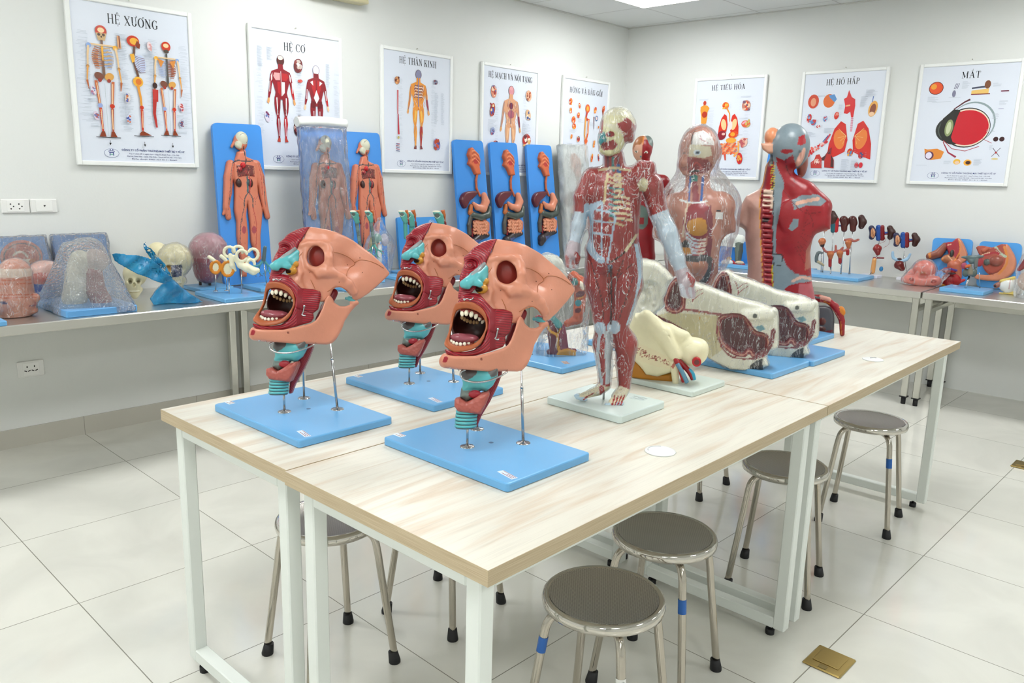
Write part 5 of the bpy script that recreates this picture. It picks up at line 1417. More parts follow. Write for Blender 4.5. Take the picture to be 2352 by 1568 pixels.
    # ---- hooks and wire
    def hook(P, c_, r=.0014):
        m_ = MB().col('#cccccc').tube(spline([fr.wp(x, y, c_) - ctr for x, y in P], 5), r, 8)
        m_.ell(fr.wp(*P[0], c_) - ctr, (.0035, .0035, .0035), 10, 8); return m_.build('latch_hook', rod_m, t)
    hook([(552, 680), (548, 705), (540, 735), (532, 745), (548, 752), (562, 750)], RO.d(548, 715) + .0125, .0018); hook([(322, 476), (345, 470), (360, 478), (378, 470), (382, 460)], .085)
    hook([(222, 946), (250, 945), (268, 952), (285, 970)], .108, .0011)
    MB().col('#ccc').tube(spline([fr.wp(x, y, c_) - ctr for x, y, c_ in ((330, 962, .10), (298, 978, .098), (298, 1008, .098), (330, 1035, .100), (400, 1048, .100), (480, 1040, .094), (560, 1010, .080), (612, 980, .066), (618, 964, .05))], 6), .0022, 10).build('retaining_wire', rod_m, t)
    # ---- board, rods, labels
    board(t, .275, .402, .02, rz=.019)
    rod(t, (-4.712 + 4.672, -3.071 + 3.088, .02), (-.040, .017, fr.wp(345, 1335, .055)[2] - ctr[2])); rod(t, (-4.598 + 4.672, -3.140 + 3.088, .02), fr.wp(716, 965, .028) - ctr, .0034, neck=.76)
    rod(t, (-4.607 + 4.672, -2.994 + 3.088, .02), (.065, .094, .20), .0028)
    MB().col('#2c5c8c').lathe([(0, .0202), (.006, .0202)], (.02, -.0, 0), 16).build('screw_hole', plas_s, t)
    sticker(t, -.105, .183, .0201, .030, .018, 90, '#dfe8ee'); sticker(t, -.098, -.168, .0201, .052, .016, 80, '#cfdcec')
    return t
HEAD0 = make_head()
HEAD0['label'] = 'open-mouthed head model on a blue board, nearest the camera on the front table'
for dx, dy, lb in ((-.168, .508, 'open-mouthed head model on a blue board at the left table corner, seen most in profile'), (.252, .522, 'open-mouthed head model on a blue board between and behind the other two')):
    o = copy_tree(HEAD0); o.location = HEAD0.location + Vector((dx, dy, 0)); o['label'] = lb
# ================================================================== compact sculpting helper: everything in the outline's own units
def blur(F, n):
    for ax in range(3):
        for _ in range(n):
            G = F.copy()
            s0 = [slice(None)] * 3; s1 = [slice(None)] * 3; s0[ax] = slice(1, None); s1[ax] = slice(0, -1)
            G[tuple(s0)] += F[tuple(s1)]; G[tuple(s1)] += F[tuple(s0)]
            e0 = [slice(None)] * 3; e1 = [slice(None)] * 3; e0[ax] = slice(0, 1); e1[ax] = slice(-1, None)
            G[tuple(e0)] += F[tuple(e0)]; G[tuple(e1)] += F[tuple(e1)]
            F = G / 3
    return F
WRAP = film('cling_film', haze=.02, hazecol=(1, 1, 1), shine=.36, scale=30, stretch=(1, 1, .3), rough=.08, bump=.012, streak=.55)
BAG = film('clear_bag', haze=.03, hazecol=(1, 1, 1), shine=.36, scale=13, stretch=(1.4, 1.4, .3), rough=.08, bump=.018, streak=.5)
BUBBLE = film('bubble_wrap', hazecol=(1, 1, 1), haze=.13, shine=.7, scale=16, bubbles=95, rough=.12, bump=.016, streak=.2)
class Frame2(Frame):
    """frame lying on a leaning board: A along the wall, B up the board, C out of it"""
    def __init__(s, O, A, lean):
        s.O = np.array(O, float); s.A = np.array(A, float); up = np.array([0, 0, 1.0]); n = np.cross(s.A, up); a = math.radians(lean)
        s.B = up * math.cos(a) - n * math.sin(a); s.C = np.cross(s.A, s.B); s.k = (0, 0, 1)
def onplane(px, py, P, n):
    d = CF + (px - 1176) / FPX * CR - (py - 784) / FPX * CU; P = np.array(P, float); n = np.array(n, float)
    return CAM + d * (((P - CAM) @ n) / (d @ n))
def plate(fr, pts, th, c, name, t, ctr, rnd=.012, gap=.0, m=None):
    """flat board: traced outline in the frame's plane, given thickness behind it"""
    bm_ = (ctr[2] + .0005 - fr.O[2]) / fr.B[2] + .002 + max(0, fr.C[2] * th / fr.B[2])
    P = [np.array([q[0], max(q[1], bm_)]) for q in (fr.pt(x, y, 0) for x, y in pts)]; out = []
    n = len(P)
    for i in range(n):
        a, b, d = P[i - 1], P[i], P[(i + 1) % n]; u = (a - b) / np.linalg.norm(a - b); v = (d - b) / np.linalg.norm(d - b)
        for k in range(5):
            f = k / 4; out.append(b + u * rnd * (1 - f) ** 2 + v * rnd * f ** 2)
    O = fr.O - np.array(ctr); b_ = MB().col(c); b_.prism(out, O - fr.C * gap, fr.A, fr.B, -fr.C * th)
    return b_.build(name, m or board_m, t)
def clipz(cl, fr, z):
    cl.F = np.maximum(cl.F, (z - fr.O[2] - fr.A[2] * cl.ax[0][:, None, None] - fr.B[2] * cl.ax[1][None, :, None] - fr.C[2] * cl.ax[2][None, None, :]).astype(np.float32))
class Px:
    def __init__(s, fr, K, ctr, box, c0, c1, h):
        """K units per metre; box of units; c0..c1 depth in units"""
        s.fr, s.K, s.ctr, s.h = fr, K, np.array(ctr, float), h
        P = np.array([fr.pt(x, y, c / K) for x in (box[0], box[2]) for y in (box[1], box[3]) for c in (c0, c1)])
        s.cl = Clay(P.min(0) - 3 * h, P.max(0) + 3 * h, h)
    def p(s, q): return s.fr.pt(q[0], q[1], (q[2] if len(q) > 2 else 0) / s.K)
    def w(s, q): return s.fr.W(s.p(q)[None])[0] - s.ctr
    def L(s, pts, r, c=None, k=4, op='add', sm=0):
        P = np.array([s.p(q) for q in pts]); rr = np.full(len(P), r, float) if np.isscalar(r) else np.array(r, float)
        if sm:
            t0 = np.linspace(0, 1, len(P)); P = spline(P, sm); rr = np.interp(np.linspace(0, 1, len(P)), t0, rr)
        s.cl.limb(P, rr / s.K, c, k / s.K, op); return s
    def E(s, C, R_, c=None, k=4, op='add', rz=0, ry=0):
        s.cl.ell(s.p(C), np.array(R_, float) / s.K, c, k / s.K, op, rot3(0, ry, -rz) if (rz or ry) else None); return s
    def Q(s, pts, c=0.0): return np.array([s.fr.pt(x, y, c / s.K)[:2] for x, y in pts])
    def S(s, pts, c, t, col_=None, k=4, op='add', rnd=6, sm=0):
        P = s.Q(pts, c)
        if sm: P = spline(P, sm, True)
        s.cl.slab(P, c / s.K, t / s.K, col_, k / s.K, op, min(rnd, t * .48) / s.K); return s
    def fill(s, c, pts, z=None, zm=None, at_=0): s.cl.paint(c, s.Q(pts, at_), None, None if z is None else z / s.K, None if zm is None else zm / s.K); return s
    def oval(s, c, x, y, rx, ry, rz=0, z=None, at_=0):
        a = math.radians(-rz); return s.fill(c, [(x + rx * math.cos(t) * math.cos(a) - ry * math.sin(t) * math.sin(a), y + rx * math.cos(t) * math.sin(a) + ry * math.sin(t) * math.cos(a)) for t in np.linspace(0, 2 * PI, 20)[:-1]], z, at_=at_)
    def line(s, c, pts, w, at_=0, z=None, sm=4):
        P = s.Q(pts, at_)
        if sm and len(P) > 2: P = spline(P, sm)
        w = w / s.K / 2
        def fn(x, y, zz):
            d = np.full(x.shape, 1e9)
            for a, b in zip(P[:-1], P[1:]):
                ab = b - a; t = np.clip(((x - a[0]) * ab[0] + (y - a[1]) * ab[1]) / (ab @ ab + 1e-12), 0, 1)
                d = np.minimum(d, (x - a[0] - t * ab[0]) ** 2 + (y - a[1] - t * ab[1]) ** 2)
            return d < w * w
        s.cl.paint(c, None, fn, None if z is None else z / s.K); return s
    def ground(s, z=None):
        z = s.ctr[2] + .0008 if z is None else z
        clipz(s.cl, s.fr, z)
    def out(s, name, m, t, grain=None):
        s.ground(); s.o = s.cl.skin(name, m, s.fr, t, s.ctr, grain); return s.o
    def wrap(s, m, t, off=5, n=2, amp=0, sc_=60, name='plastic_wrap', cut=None):
        G = np.clip(s.cl.F, -.03, .03); c2 = Clay.__new__(Clay); c2.__dict__.update(s.cl.__dict__); c2.prims = []; c2.paints = []
        c2.F = blur(G, n) - off / s.K
        if amp: c2.noise(amp / s.K, sc_, 3)
        keep = s.cl.F; s.cl.F = c2.F; s.ground(); c2.F = s.cl.F; s.cl.F = keep
        return c2.skin(name, m, s.fr, t, s.ctr)
    def tube(s, pts, r, c, name, m, t, seg=8, sm=5):
        P = [s.w(q) for q in pts]; P = spline(P, sm) if len(P) > 2 and sm else P
        return MB().col(c).tube(P, r / s.K, seg).build(name, m, t)
TISS = coat('glossy_tissue', .33, bump=.0007, bscale=120, mott=.08)
MUS = coat('glossy_muscle', .35, bump=.0012, bscale=60, mott=.12)
GUT = coat('gut_plastic', .38, bump=.004, bscale=60, kind='lumps')
# ================================================================== wrapped muscle figure
def make_figure():
    ctr = np.array([-4.152, -3.040, .75])
    t = thing('muscle_figure', 'half-size muscle figure wrapped in clear film standing on a pale board', 'anatomical model', tuple(ctr))
    fr = Frame(at(1400, 600, 2.155)).crop(1180, 240, 2.177)
    s = Px(fr, 1830, ctr, (235, 20, 960, 1540), -110, 110, .0032)
    R_, W_, F_, D_ = '#a02a26', '#b9d2e2', '#c8b88c', '#6c1a1c'
    # legs, trunk
    s.L([(430, 790, 0), (425, 900, 5), (448, 1070, 5), (452, 1110, 10)], [68, 66, 44, 42], R_, 20)
    s.L([(452, 1110, 5), (448, 1200, -8), (452, 1300, -5), (455, 1400, 0)], [42, 50, 34, 27], R_, 12)
    s.L([(560, 780, 0), (560, 900, 5), (530, 1060, 5), (520, 1105, 10)], [74, 76, 50, 44], R_, 20)
    s.L([(520, 1105, 5), (560, 1200, -8), (556, 1290, -5), (552, 1410, 0)], [44, 55, 40, 28], R_, 12)
    s.L([(455, 1405, 0), (420, 1432, 20), (330, 1462, 50)], [27, 23, 15], '#e2d8b8', 8); s.L([(550, 1420, 0), (530, 1455, 40), (495, 1490, 75)], [28, 30, 22], '#e2d8b8', 8)
    for i, (x, y) in enumerate(((315, 1455), (322, 1466), (338, 1472), (355, 1474))): s.E((x, y, 56 + 4 * i), (16, 9, 12), W_, 3)
    for i, x in enumerate((462, 482, 502, 522, 540)): s.E((x, 1502 - 2 * i, 88 - 3 * i), (11, 11, 16), W_, 3)
    s.L([(500, 760, 0), (500, 640, 0), (500, 560, 0)], [110, 108, 118], R_, 30); s.E((500, 470, 0), (128, 150, 78), R_, 30); s.E((490, 720, 10), (125, 70, 72), R_, 25)
    s.L([(400, 370, -5), (610, 365, -5)], [52, 50], R_, 25); s.E((440, 440, 45), (62, 50, 34), R_, 16); s.E((565, 440, 42), (58, 55, 34), R_, 16)
    # arms
    s.L([(375, 395, 0), (345, 460, 10), (340, 530, 14)], [42, 40, 34], R_, 12); s.L([(340, 530, 14), (325, 600, 22), (302, 700, 34)], [32, 34, 24], '#cfdde6', 8)
    s.L([(300, 705, 36), (292, 750, 44)], [30, 34], '#c9b9bd', 8)
    for i in range(4): s.L([(268 + 12 * i, 762, 62 - 4 * i), (270 + 13 * i, 805, 66 - 4 * i), (288 + 10 * i, 812, 48)], [11, 10, 9], ('#c07a78', '#d9dce2')[i % 2], 3)
    s.L([(300, 735, 60), (322, 765, 68), (318, 790, 66)], [12, 11, 9], R_, 4)
    s.L([(640, 330, -8), (690, 410, -5), (725, 540, 0)], [44, 50, 40], R_, 12); s.E((650, 395, 20), (38, 36, 26), '#d8d2a8', 8); s.E((680, 330, 5), (26, 46, 26), R_, 8)
    s.L([(725, 540, 0), (770, 640, 10), (815, 770, 25), (838, 830, 32)], [40, 44, 33, 25], '#cfdde6', 12)
    s.L([(838, 830, 32), (862, 885, 40)], [27, 33], '#c9b9bd', 8)
    for i in range(4): s.L([(838 + 17 * i, 905 - 3 * i, 58 - 6 * i), (850 + 15 * i, 950 - 3 * i, 60 - 6 * i), (872 + 8 * i, 960, 44)], [11, 11, 9], ('#d9dce2', '#c2aeb4')[i % 2], 3)
    s.L([(868, 852, 52), (895, 880, 62), (892, 905, 60)], [13, 12, 9], '#b0403c', 4)
    # neck and head
    s.L([(505, 330, 0), (498, 262, 5)], [48, 44], R_, 12); s.E((520, 110, 0), (80, 86, 88), '#e6e0c2', 10); s.E((492, 170, 40), (62, 74, 48), '#e3dfae', 14); s.E((470, 225, 52), (40, 28, 34), '#e3dfae', 12)
    s.E((442, 178, 90), (15, 26, 22), '#2f8f96', 6); s.E((585, 165, 0), (14, 26, 22), R_, 4)
    s.L([(440, 225, 82), (478, 240, 74), (520, 215, 50), (545, 155, 30)], [12, 13, 13, 11], '#e3dfae', 6); s.E((485, 152, 84), (22, 15, 10), None, 3, 'cut')
    s.E((483, 153, 74), (12, 10, 10), '#e8e4d8', 2)
    f = s.fill
    f('#a82c2c', [(500, 90), (570, 70), (610, 110), (600, 200), (560, 220), (545, 150), (520, 110)]); f('#a82c2c', [(420, 80), (450, 70), (445, 150), (425, 180), (415, 120)]); s.oval('#9c2424', 483, 153, 22, 15)
    s.oval('#2c2420', 478, 153, 6, 6); f('#9c2424', [(445, 195), (500, 180), (520, 205), (495, 232), (450, 232), (436, 215)]); f('#e8e2b8', [(445, 60), (560, 60), (545, 90), (500, 105), (450, 95)]); f('#2f8f96', [(430, 150), (455, 140), (462, 190), (435, 200)]); f('#e3dfae', [(515, 168), (552, 142), (545, 170), (522, 190)])
    for x in (470, 495, 520): s.line('#3f7c7c' if x == 495 else '#6c2030', [(x, 265), (x + 3, 330)], 12)
    f('#2f5f9c', [(512, 300), (532, 300), (536, 345), (516, 345)]); s.line('#c8b58a', [(430, 328), (500, 318), (580, 330)], 12)
    s.line('#d8c48c', [(470, 345), (462, 400), (452, 490)], 12)
    for i in range(9):
        y = 352 + 27 * i; s.line('#2f7f7c' if 1 < i < 8 else '#cdb98c', [(480, y + 8), (505, y + 16), (545, y + 14 + i * 2)], 11, z=10); s.line('#e2d0a4', [(505, y), (530, y - 4), (555 + 4 * i if i > 3 else 530, y + 6)], 12, z=10)
        s.line('#8c2426', [(555, y), (610, y - 14)], 3, z=10)
    s.line(W_, [(368, 510), (370, 600), (372, 690), (400, 740), (440, 768)], 34, z=0); f(W_, [(372, 500), (440, 475), (445, 492), (400, 530), (395, 600), (372, 600)], z=0)
    for P in ([(442, 485), (440, 768)], [(398, 525), (396, 690), (430, 765)], [(398, 520), (500, 545), (492, 640), (470, 780)], [(398, 575), (492, 585)], [(398, 636), (490, 646)]): s.line(W_, P, 9, z=0)
    s.line('#2c2420', [(600, 680), (540, 740), (480, 780)], 7); s.line('#e4dcb0', [(612, 650), (575, 700), (560, 720)], 14)
    f(W_, [(600, 690), (640, 700), (640, 860), (605, 1000), (570, 1100), (560, 1095), (600, 980), (622, 850), (612, 760)])
    for P in ([(385, 770), (440, 960), (450, 1060)], [(590, 790), (520, 860), (500, 1000), (505, 1060)], [(598, 850), (560, 960), (525, 1065)], [(545, 770), (510, 860)], [(470, 800), (478, 1000)]): s.line('#4c1c1c', P, 4)
    s.oval('#c3d6e2', 500, 1105, 34, 34); s.oval('#c3d6e2', 432, 1110, 30, 32); f('#c3ccd0', [(455, 1120), (495, 1130), (500, 1250), (490, 1390), (460, 1390), (455, 1250)]); s.line('#c9d4da', [(432, 1130), (420, 1250), (440, 1390)], 16)
    for i in range(4): s.line('#a82c2c', [(505 + 16 * i, 1440), (490 + 14 * i, 1482)], 8)
    s.line('#a82c2c', [(440, 1410), (445, 1450)], 26); s.line('#a82c2c', [(400, 1430), (350, 1455)], 6); s.line('#c9b98c', [(425, 1440), (370, 1470)], 10)
    f('#5f7088', [(470, 790), (498, 790), (490, 830), (475, 830)])
    s.line('#3c1214', [(486, 800), (488, 950), (486, 1090)], 9); s.L([(487, 830, 75), (488, 1000, 62), (486, 1120, 60), (500, 1250, 50)], [8, 12, 14, 16], None, 8, 'cut')
    s.out('figure_body', MUS, t)
    # film: everything above the ankles
    s.cl.F = np.maximum(s.cl.F, (s.p((0, 1415))[1] - s.cl.ax[1])[None, :, None].astype(np.float32))
    s.wrap(WRAP, t, off=7, n=3, amp=2.2, sc_=70, name='cling_film')
    board(t, .215, .255, .022, '#cddbd8', TR); sticker(t, .075, -.06, .0221, .045, .03, 100, '#c6d3d2', '#8a9694')
    MB().col('#888').tube([(-.01, .0, .02), (-.01, 0, .06)], .003).build('support_rod', rod_m, t)
    return t
make_figure()
# ================================================================== other models on the tables
def base_at(x, y, z=.75): return np.array([x, y, z])
WH, CR_, MA = '#f0eedc', '#e6e0bc', '#5a1c26'
# ---- ear (temporal bone) model
def ear_model():
    ctr = base_at(-3.785, -3.02); t = thing('ear_model', 'cream ear bone model with a red knob on a pale board', 'anatomical model', tuple(ctr))
    fr = Frame(at(1535, 800, 2.42)).crop(1200, 560, 3.095); s = Px(fr, 2303, ctr, (740, 470, 1330, 1010), -160, 170, .0028)
    s.S([(765, 570), (800, 500), (900, 488), (960, 525), (1010, 565), (1080, 595), (1160, 632), (1150, 700), (1120, 780), (1085, 830), (1060, 900), (960, 930), (880, 915), (840, 860), (790, 810), (770, 700)], 0, 170, CR_, 14, rnd=34)
    s.E((1205, 765, 30), (112, 104, 105), CR_, 16); s.E((1255, 740, 30), (66, 66, 90), CR_, 16)
    s.L([(880, 520, 60), (1000, 640, 85), (1085, 790, 95)], [52, 56, 46], CR_, 24); s.L([(880, 560, 20), (1040, 620, 30), (1150, 660, 30)], [50, 50, 44], CR_, 24)
    s.L([(1085, 860, 90), (1088, 985, 90)], [34, 22], CR_, 10)
    s.L([(1082, 752, 118), (1150, 742, 118), (1215, 690, 96)], 3, None, 3, 'cut', 4); s.L([(1000, 620, 128), (1060, 680, 132), (1095, 760, 140)], 4, None, 5, 'cut', 4)
    s.fill('#e6dcb8', [(770, 690), (860, 700), (960, 745), (1060, 810), (1070, 850), (1040, 870), (940, 850), (800, 800)])
    rs = random.Random(3)
    for i in range(95):
        f = rs.random(); x = 800 + 250 * f; y = 705 + 110 * f + rs.uniform(0, 62) * (1 - .5 * f); s.oval('#a8584a' if i % 3 else '#7c3a34', x, y, 5.5, 2.8, rs.uniform(-60, 60))
    s.fill('#b8705c', [(1055, 850), (1085, 800), (1100, 810), (1075, 860)])
    s.out('ear_bone', plas, t)
    s2 = Px(fr, 2303, ctr, (740, 780, 1110, 1010), -100, 90, .0028); s2.S([(750, 800), (830, 830), (880, 900), (1000, 915), (1065, 905), (1070, 975), (900, 955), (750, 930)], -20, 150, '#b8791c', 6, rnd=20); s2.out('amber_base', plas, t)
    for P, c, n in (([(1085, 810, 120), (1120, 880, 130), (1150, 980, 130)], '#a01c22', 'artery'), ([(1110, 830, 110), (1180, 900, 120), (1215, 960, 120)], '#8c141c', 'artery'), ([(1100, 850, 140), (1140, 920, 150), (1170, 985, 145)], '#5b8ba4', 'vein'), ([(1165, 885, 120), (1205, 915, 125), (1220, 965, 125)], '#2f98b8', 'vein')):
        s.tube(P, 19 if n == 'artery' else 15, c, n, plas_s, t, 14)
    c_ = s.w((1238, 832, 132)); MB().col('#b01420').tube([c_, c_ + fr.C * .018], .0135, 20).col('#6a3030').tube([c_ + fr.C * .018, c_ + fr.C * .0185], .008, 16).build('red_knob', plas_s, t)
    board(t, .20, .27, .018, '#cfdcd6', TR); return t
ear_model()
# ---- wrapped white sinus sections
def section():
    ctr = base_at(-3.36, -3.02); t = thing('section_model', 'x', 'anatomical model', tuple(ctr), 0, 'wrapped white section models')
    fr = Frame(at(1650, 760, 2.65)).crop(1200, 560, 3.095); s = Px(fr, 2104, ctr, (930, 180, 1850, 930), -130, 110, .0034)
    body = [(945, 500), (1020, 440), (1008, 380), (1050, 280), (1085, 235), (1140, 225), (1190, 262), (1300, 300), (1500, 378), (1690, 425), (1760, 452), (1800, 500), (1812, 600), (1805, 725), (1760, 735), (1728, 790), (1748, 850), (1712, 862), (1706, 886), (1600, 884), (1480, 874), (1330, 800), (1160, 625)]
    s.S(body, 0, 170, WH, 8, rnd=22); s.L([(1590, 505, 80), (1740, 500, 80)], [42, 44], WH, 10); s.L([(1785, 480, 60), (1792, 715, 60)], [26, 22], WH, 8)
    ch1 = [(1020, 420), (1030, 360), (1075, 262), (1120, 250), (1135, 300), (1150, 380), (1140, 440), (1100, 468), (1050, 455)]
    ch2 = [(1400, 525), (1450, 500), (1560, 503), (1600, 548), (1648, 615), (1725, 640), (1742, 700), (1722, 760), (1650, 780), (1612, 740), (1570, 772), (1500, 752), (1425, 690), (1396, 610)]
    for ch, r in ((ch1, 20), (ch2, 20)): s.S(ch, 95, 70, None, 6, 'cut', rnd=16, sm=3)
    s.fill('#ddd4ac', [(950, 500), (1060, 470), (1390, 500), (1400, 620), (1440, 720), (1330, 800), (1160, 625)], 0)
    def ring(ch, w1, w2):
        P = ch + [ch[0]]; s.line('#8c3038', P, w1, sm=3, z=0); s.line('#d99a86', P, w2, sm=3, z=0)
    s.fill(MA, ch1, 0); s.fill(MA, ch2, 0); ring(ch1, 34, 9); ring(ch2, 36, 9)
    s.line('#a4585a', [(1150, 455), (1260, 465), (1400, 488), (1560, 498)], 16, z=0); s.line('#7c3038', [(950, 500), (1050, 545), (1165, 612)], 22, z=0); s.line('#8c2f36', [(1410, 712), (1480, 780), (1560, 797), (1640, 800)], 13, z=0)
    s.line('#7c2a34', [(1652, 790), (1750, 720), (1780, 600)], 30, z=0); s.fill('#6fa0ac', [(1645, 575), (1700, 560), (1725, 590), (1680, 612)], 0); s.oval('#5c6058', 1650, 492, 18, 16, z=60); s.line('#c98c34', [(1260, 470), (1262, 520)], 5, z=0)
    for i in range(6): s.line('#c9a65c', [(1225 + 14 * i, 478), (1222 + 15 * i, 520)], 2.5, z=0)
    s.line('#a03038', [(1150, 430), (1185, 470)], 5, z=0); s.line('#b8a878', [(1390, 500), (1396, 620), (1370, 690)], 4, z=0); s.fill('#17191e', [(1590, 885), (1622, 840), (1655, 812), (1702, 795), (1708, 886)], 0)
    for P in ([(1190, 300), (1210, 350), (1215, 400)], [(1215, 350), (1250, 320), (1280, 312)], [(1222, 385), (1260, 352), (1290, 335)]): s.line('#a43440', P, 5, z=0)
    s.out('section_body', plas, t); s.cl.F = np.maximum(s.cl.F, (s.p((0, 790))[1] - s.cl.ax[1])[None, :, None].astype(np.float32)); s.wrap(WRAP, t, 10, 5, 4.0, 60, 'cling_film')
    board(t, .284, .42, .02, BLUE, 0, ctr=(.012, .015)); return t
S0 = section(); S0['label'] = 'wrapped white section model with maroon chambers, nearest on the right-hand table'
S1 = copy_tree(S0); S1.location = S0.location + Vector((.286, -.012, .0)); S1['label'] = 'wrapped white section model with maroon chambers, behind its twin and before the torsos'
# ---- wrapped hollow skull-section model with coloured organs, behind the muscle figure's hip
def hollow():
    ctr = base_at(-3.42, -2.60); t = thing('section_model', 'wrapped white shell with teal and orange organs in its window, behind the figure hips', 'anatomical model', tuple(ctr), 0, 'wrapped white section models')
    fr = Frame(at(1500, 690, 2.99)).crop(1420, 580, 5.6); s = Px(fr, 3330, ctr, (160, 60, 740, 1200), -170, 190, .0036)
    s.S([(250, 130), (300, 85), (420, 100), (520, 130), (640, 240), (710, 330), (640, 420), (610, 560), (600, 700), (500, 770), (470, 1150), (200, 1150), (180, 780), (220, 500)], 0, 260, WH, 16, rnd=70)
    s.E((400, 560, 150), (150, 200, 90), None, 16, 'cut'); s.E((480, 560, 60), (70, 100, 50), '#3f8c98', 12); s.E((350, 420, 70), (40, 60, 40), '#c8802c', 12); s.E((430, 470, 60), (50, 60, 40), '#6a1c2c', 12); s.E((300, 600, 60), (60, 100, 50), '#a8aea8', 12); s.E((470, 650, 80), (40, 40, 40), '#b8902c', 8)
    s.out('section_body', plas, t); s.wrap(WRAP, t, 12, 4, 5, 60, 'cling_film'); board(t, .24, .24, .02); return t
hollow()
# ---- wrapped throat section on a blue board, left of the muscle figure
def throat():
    ctr = base_at(-3.835, -2.555); t = thing('throat_model', 'maroon and amber throat section with teal tube under loose film on a blue board', 'anatomical model', tuple(ctr))
    fr = Frame(at(1290, 740, 2.74)).crop(1180, 560, 5.227); s = Px(fr, 3420, ctr, (230, 340, 900, 1420), -120, 120, .0026)
    s.L([(430, 930, 20), (470, 1100, 30), (490, 1300, 20)], [55, 62, 60], '#6a1c2c', 14); s.L([(580, 1000, 0), (580, 1100, 0), (600, 1260, 0)], [40, 56, 60], '#822c44', 10)
    s.S([(468, 1390), (540, 1270), (640, 1250), (740, 1270), (750, 1350), (700, 1395), (560, 1405)], 20, 130, '#cf9428', 10, rnd=24); s.L([(540, 1262, 40), (730, 1280, 30)], [24, 26], '#7c1c24', 8); s.L([(420, 1290, 60), (450, 1360, 50)], [26, 30], '#6a1c34', 6)
    s.line('#d49a2c', [(400, 950), (440, 1030), (520, 1080), (530, 1200), (550, 1290)], 30); s.line('#d49a2c', [(525, 1080), (560, 1010)], 22)
    s.L([(450, 880, 30), (540, 970, 30)], [40, 44], '#4f9a98', 4); s.L([(300, 900, -40), (560, 1000, -60)], [50, 40], '#7c1c2c', 6)
    s.out('lower_section', TISS, t)
    u = Px(fr, 3420, ctr, (600, 330, 920, 1000), -200, 60, .003)
    u.L([(720, 400, -60), (800, 480, -60), (800, 620, -60), (790, 760, -70), (760, 900, -60), (640, 960, -40)], [70, 80, 70, 64, 60, 40], '#b8583c', 20); u.cl.noise(.0022, 150, 5)
    for c, x, y, rx, ry in (('#3f8c88', 730, 450, 40, 50), ('#5c1c2c', 800, 600, 60, 36), ('#c88c3c', 790, 650, 50, 10), ('#2f8c98', 775, 710, 42, 40), ('#e8e0d0', 820, 500, 26, 60), ('#5c1c2c', 770, 800, 40, 30), ('#8c2c38', 690, 430, 16, 20)): u.oval(c, x, y, rx, ry, 20)
    u.out('upper_section', TISS, t)
    v = Px(fr, 3420, ctr, (180, 90, 980, 1440), -220, 170, .0055); v.L([(420, 230, -30), (620, 500, -30), (760, 700, -20)], [130, 150, 150], None, 40); v.L([(620, 700, -20), (520, 1050, 0), (480, 1300, 0)], [190, 190, 215], None, 60); v.L([(760, 800, -20), (740, 1250, -20)], [150, 150], None, 60)
    v.cl.noise(.0035, 60, 8); v.ground(); v.cl.skin('loose_film', BAG, v.fr, t, v.ctr); b2 = Px(fr, 3420, ctr, (250, 90, 620, 600), -220, 60, .004); b2.E((430, 240, -60), (160, 110, 110), '#d8d9cc', 10); b2.L([(500, 250, -60), (600, 420, -80)], [90, 60], '#cdd0c6', 20); b2.out('pale_section', plas, t)
    rod(t, (-.06, .05, .02), s.w((330, 930, -40)), .0028); board(t, .27, .33, .02, BLUE, TR); sticker(t, -.06, -.12, .0201, .04, .02, 60, '#b0a49c'); return t
throat()
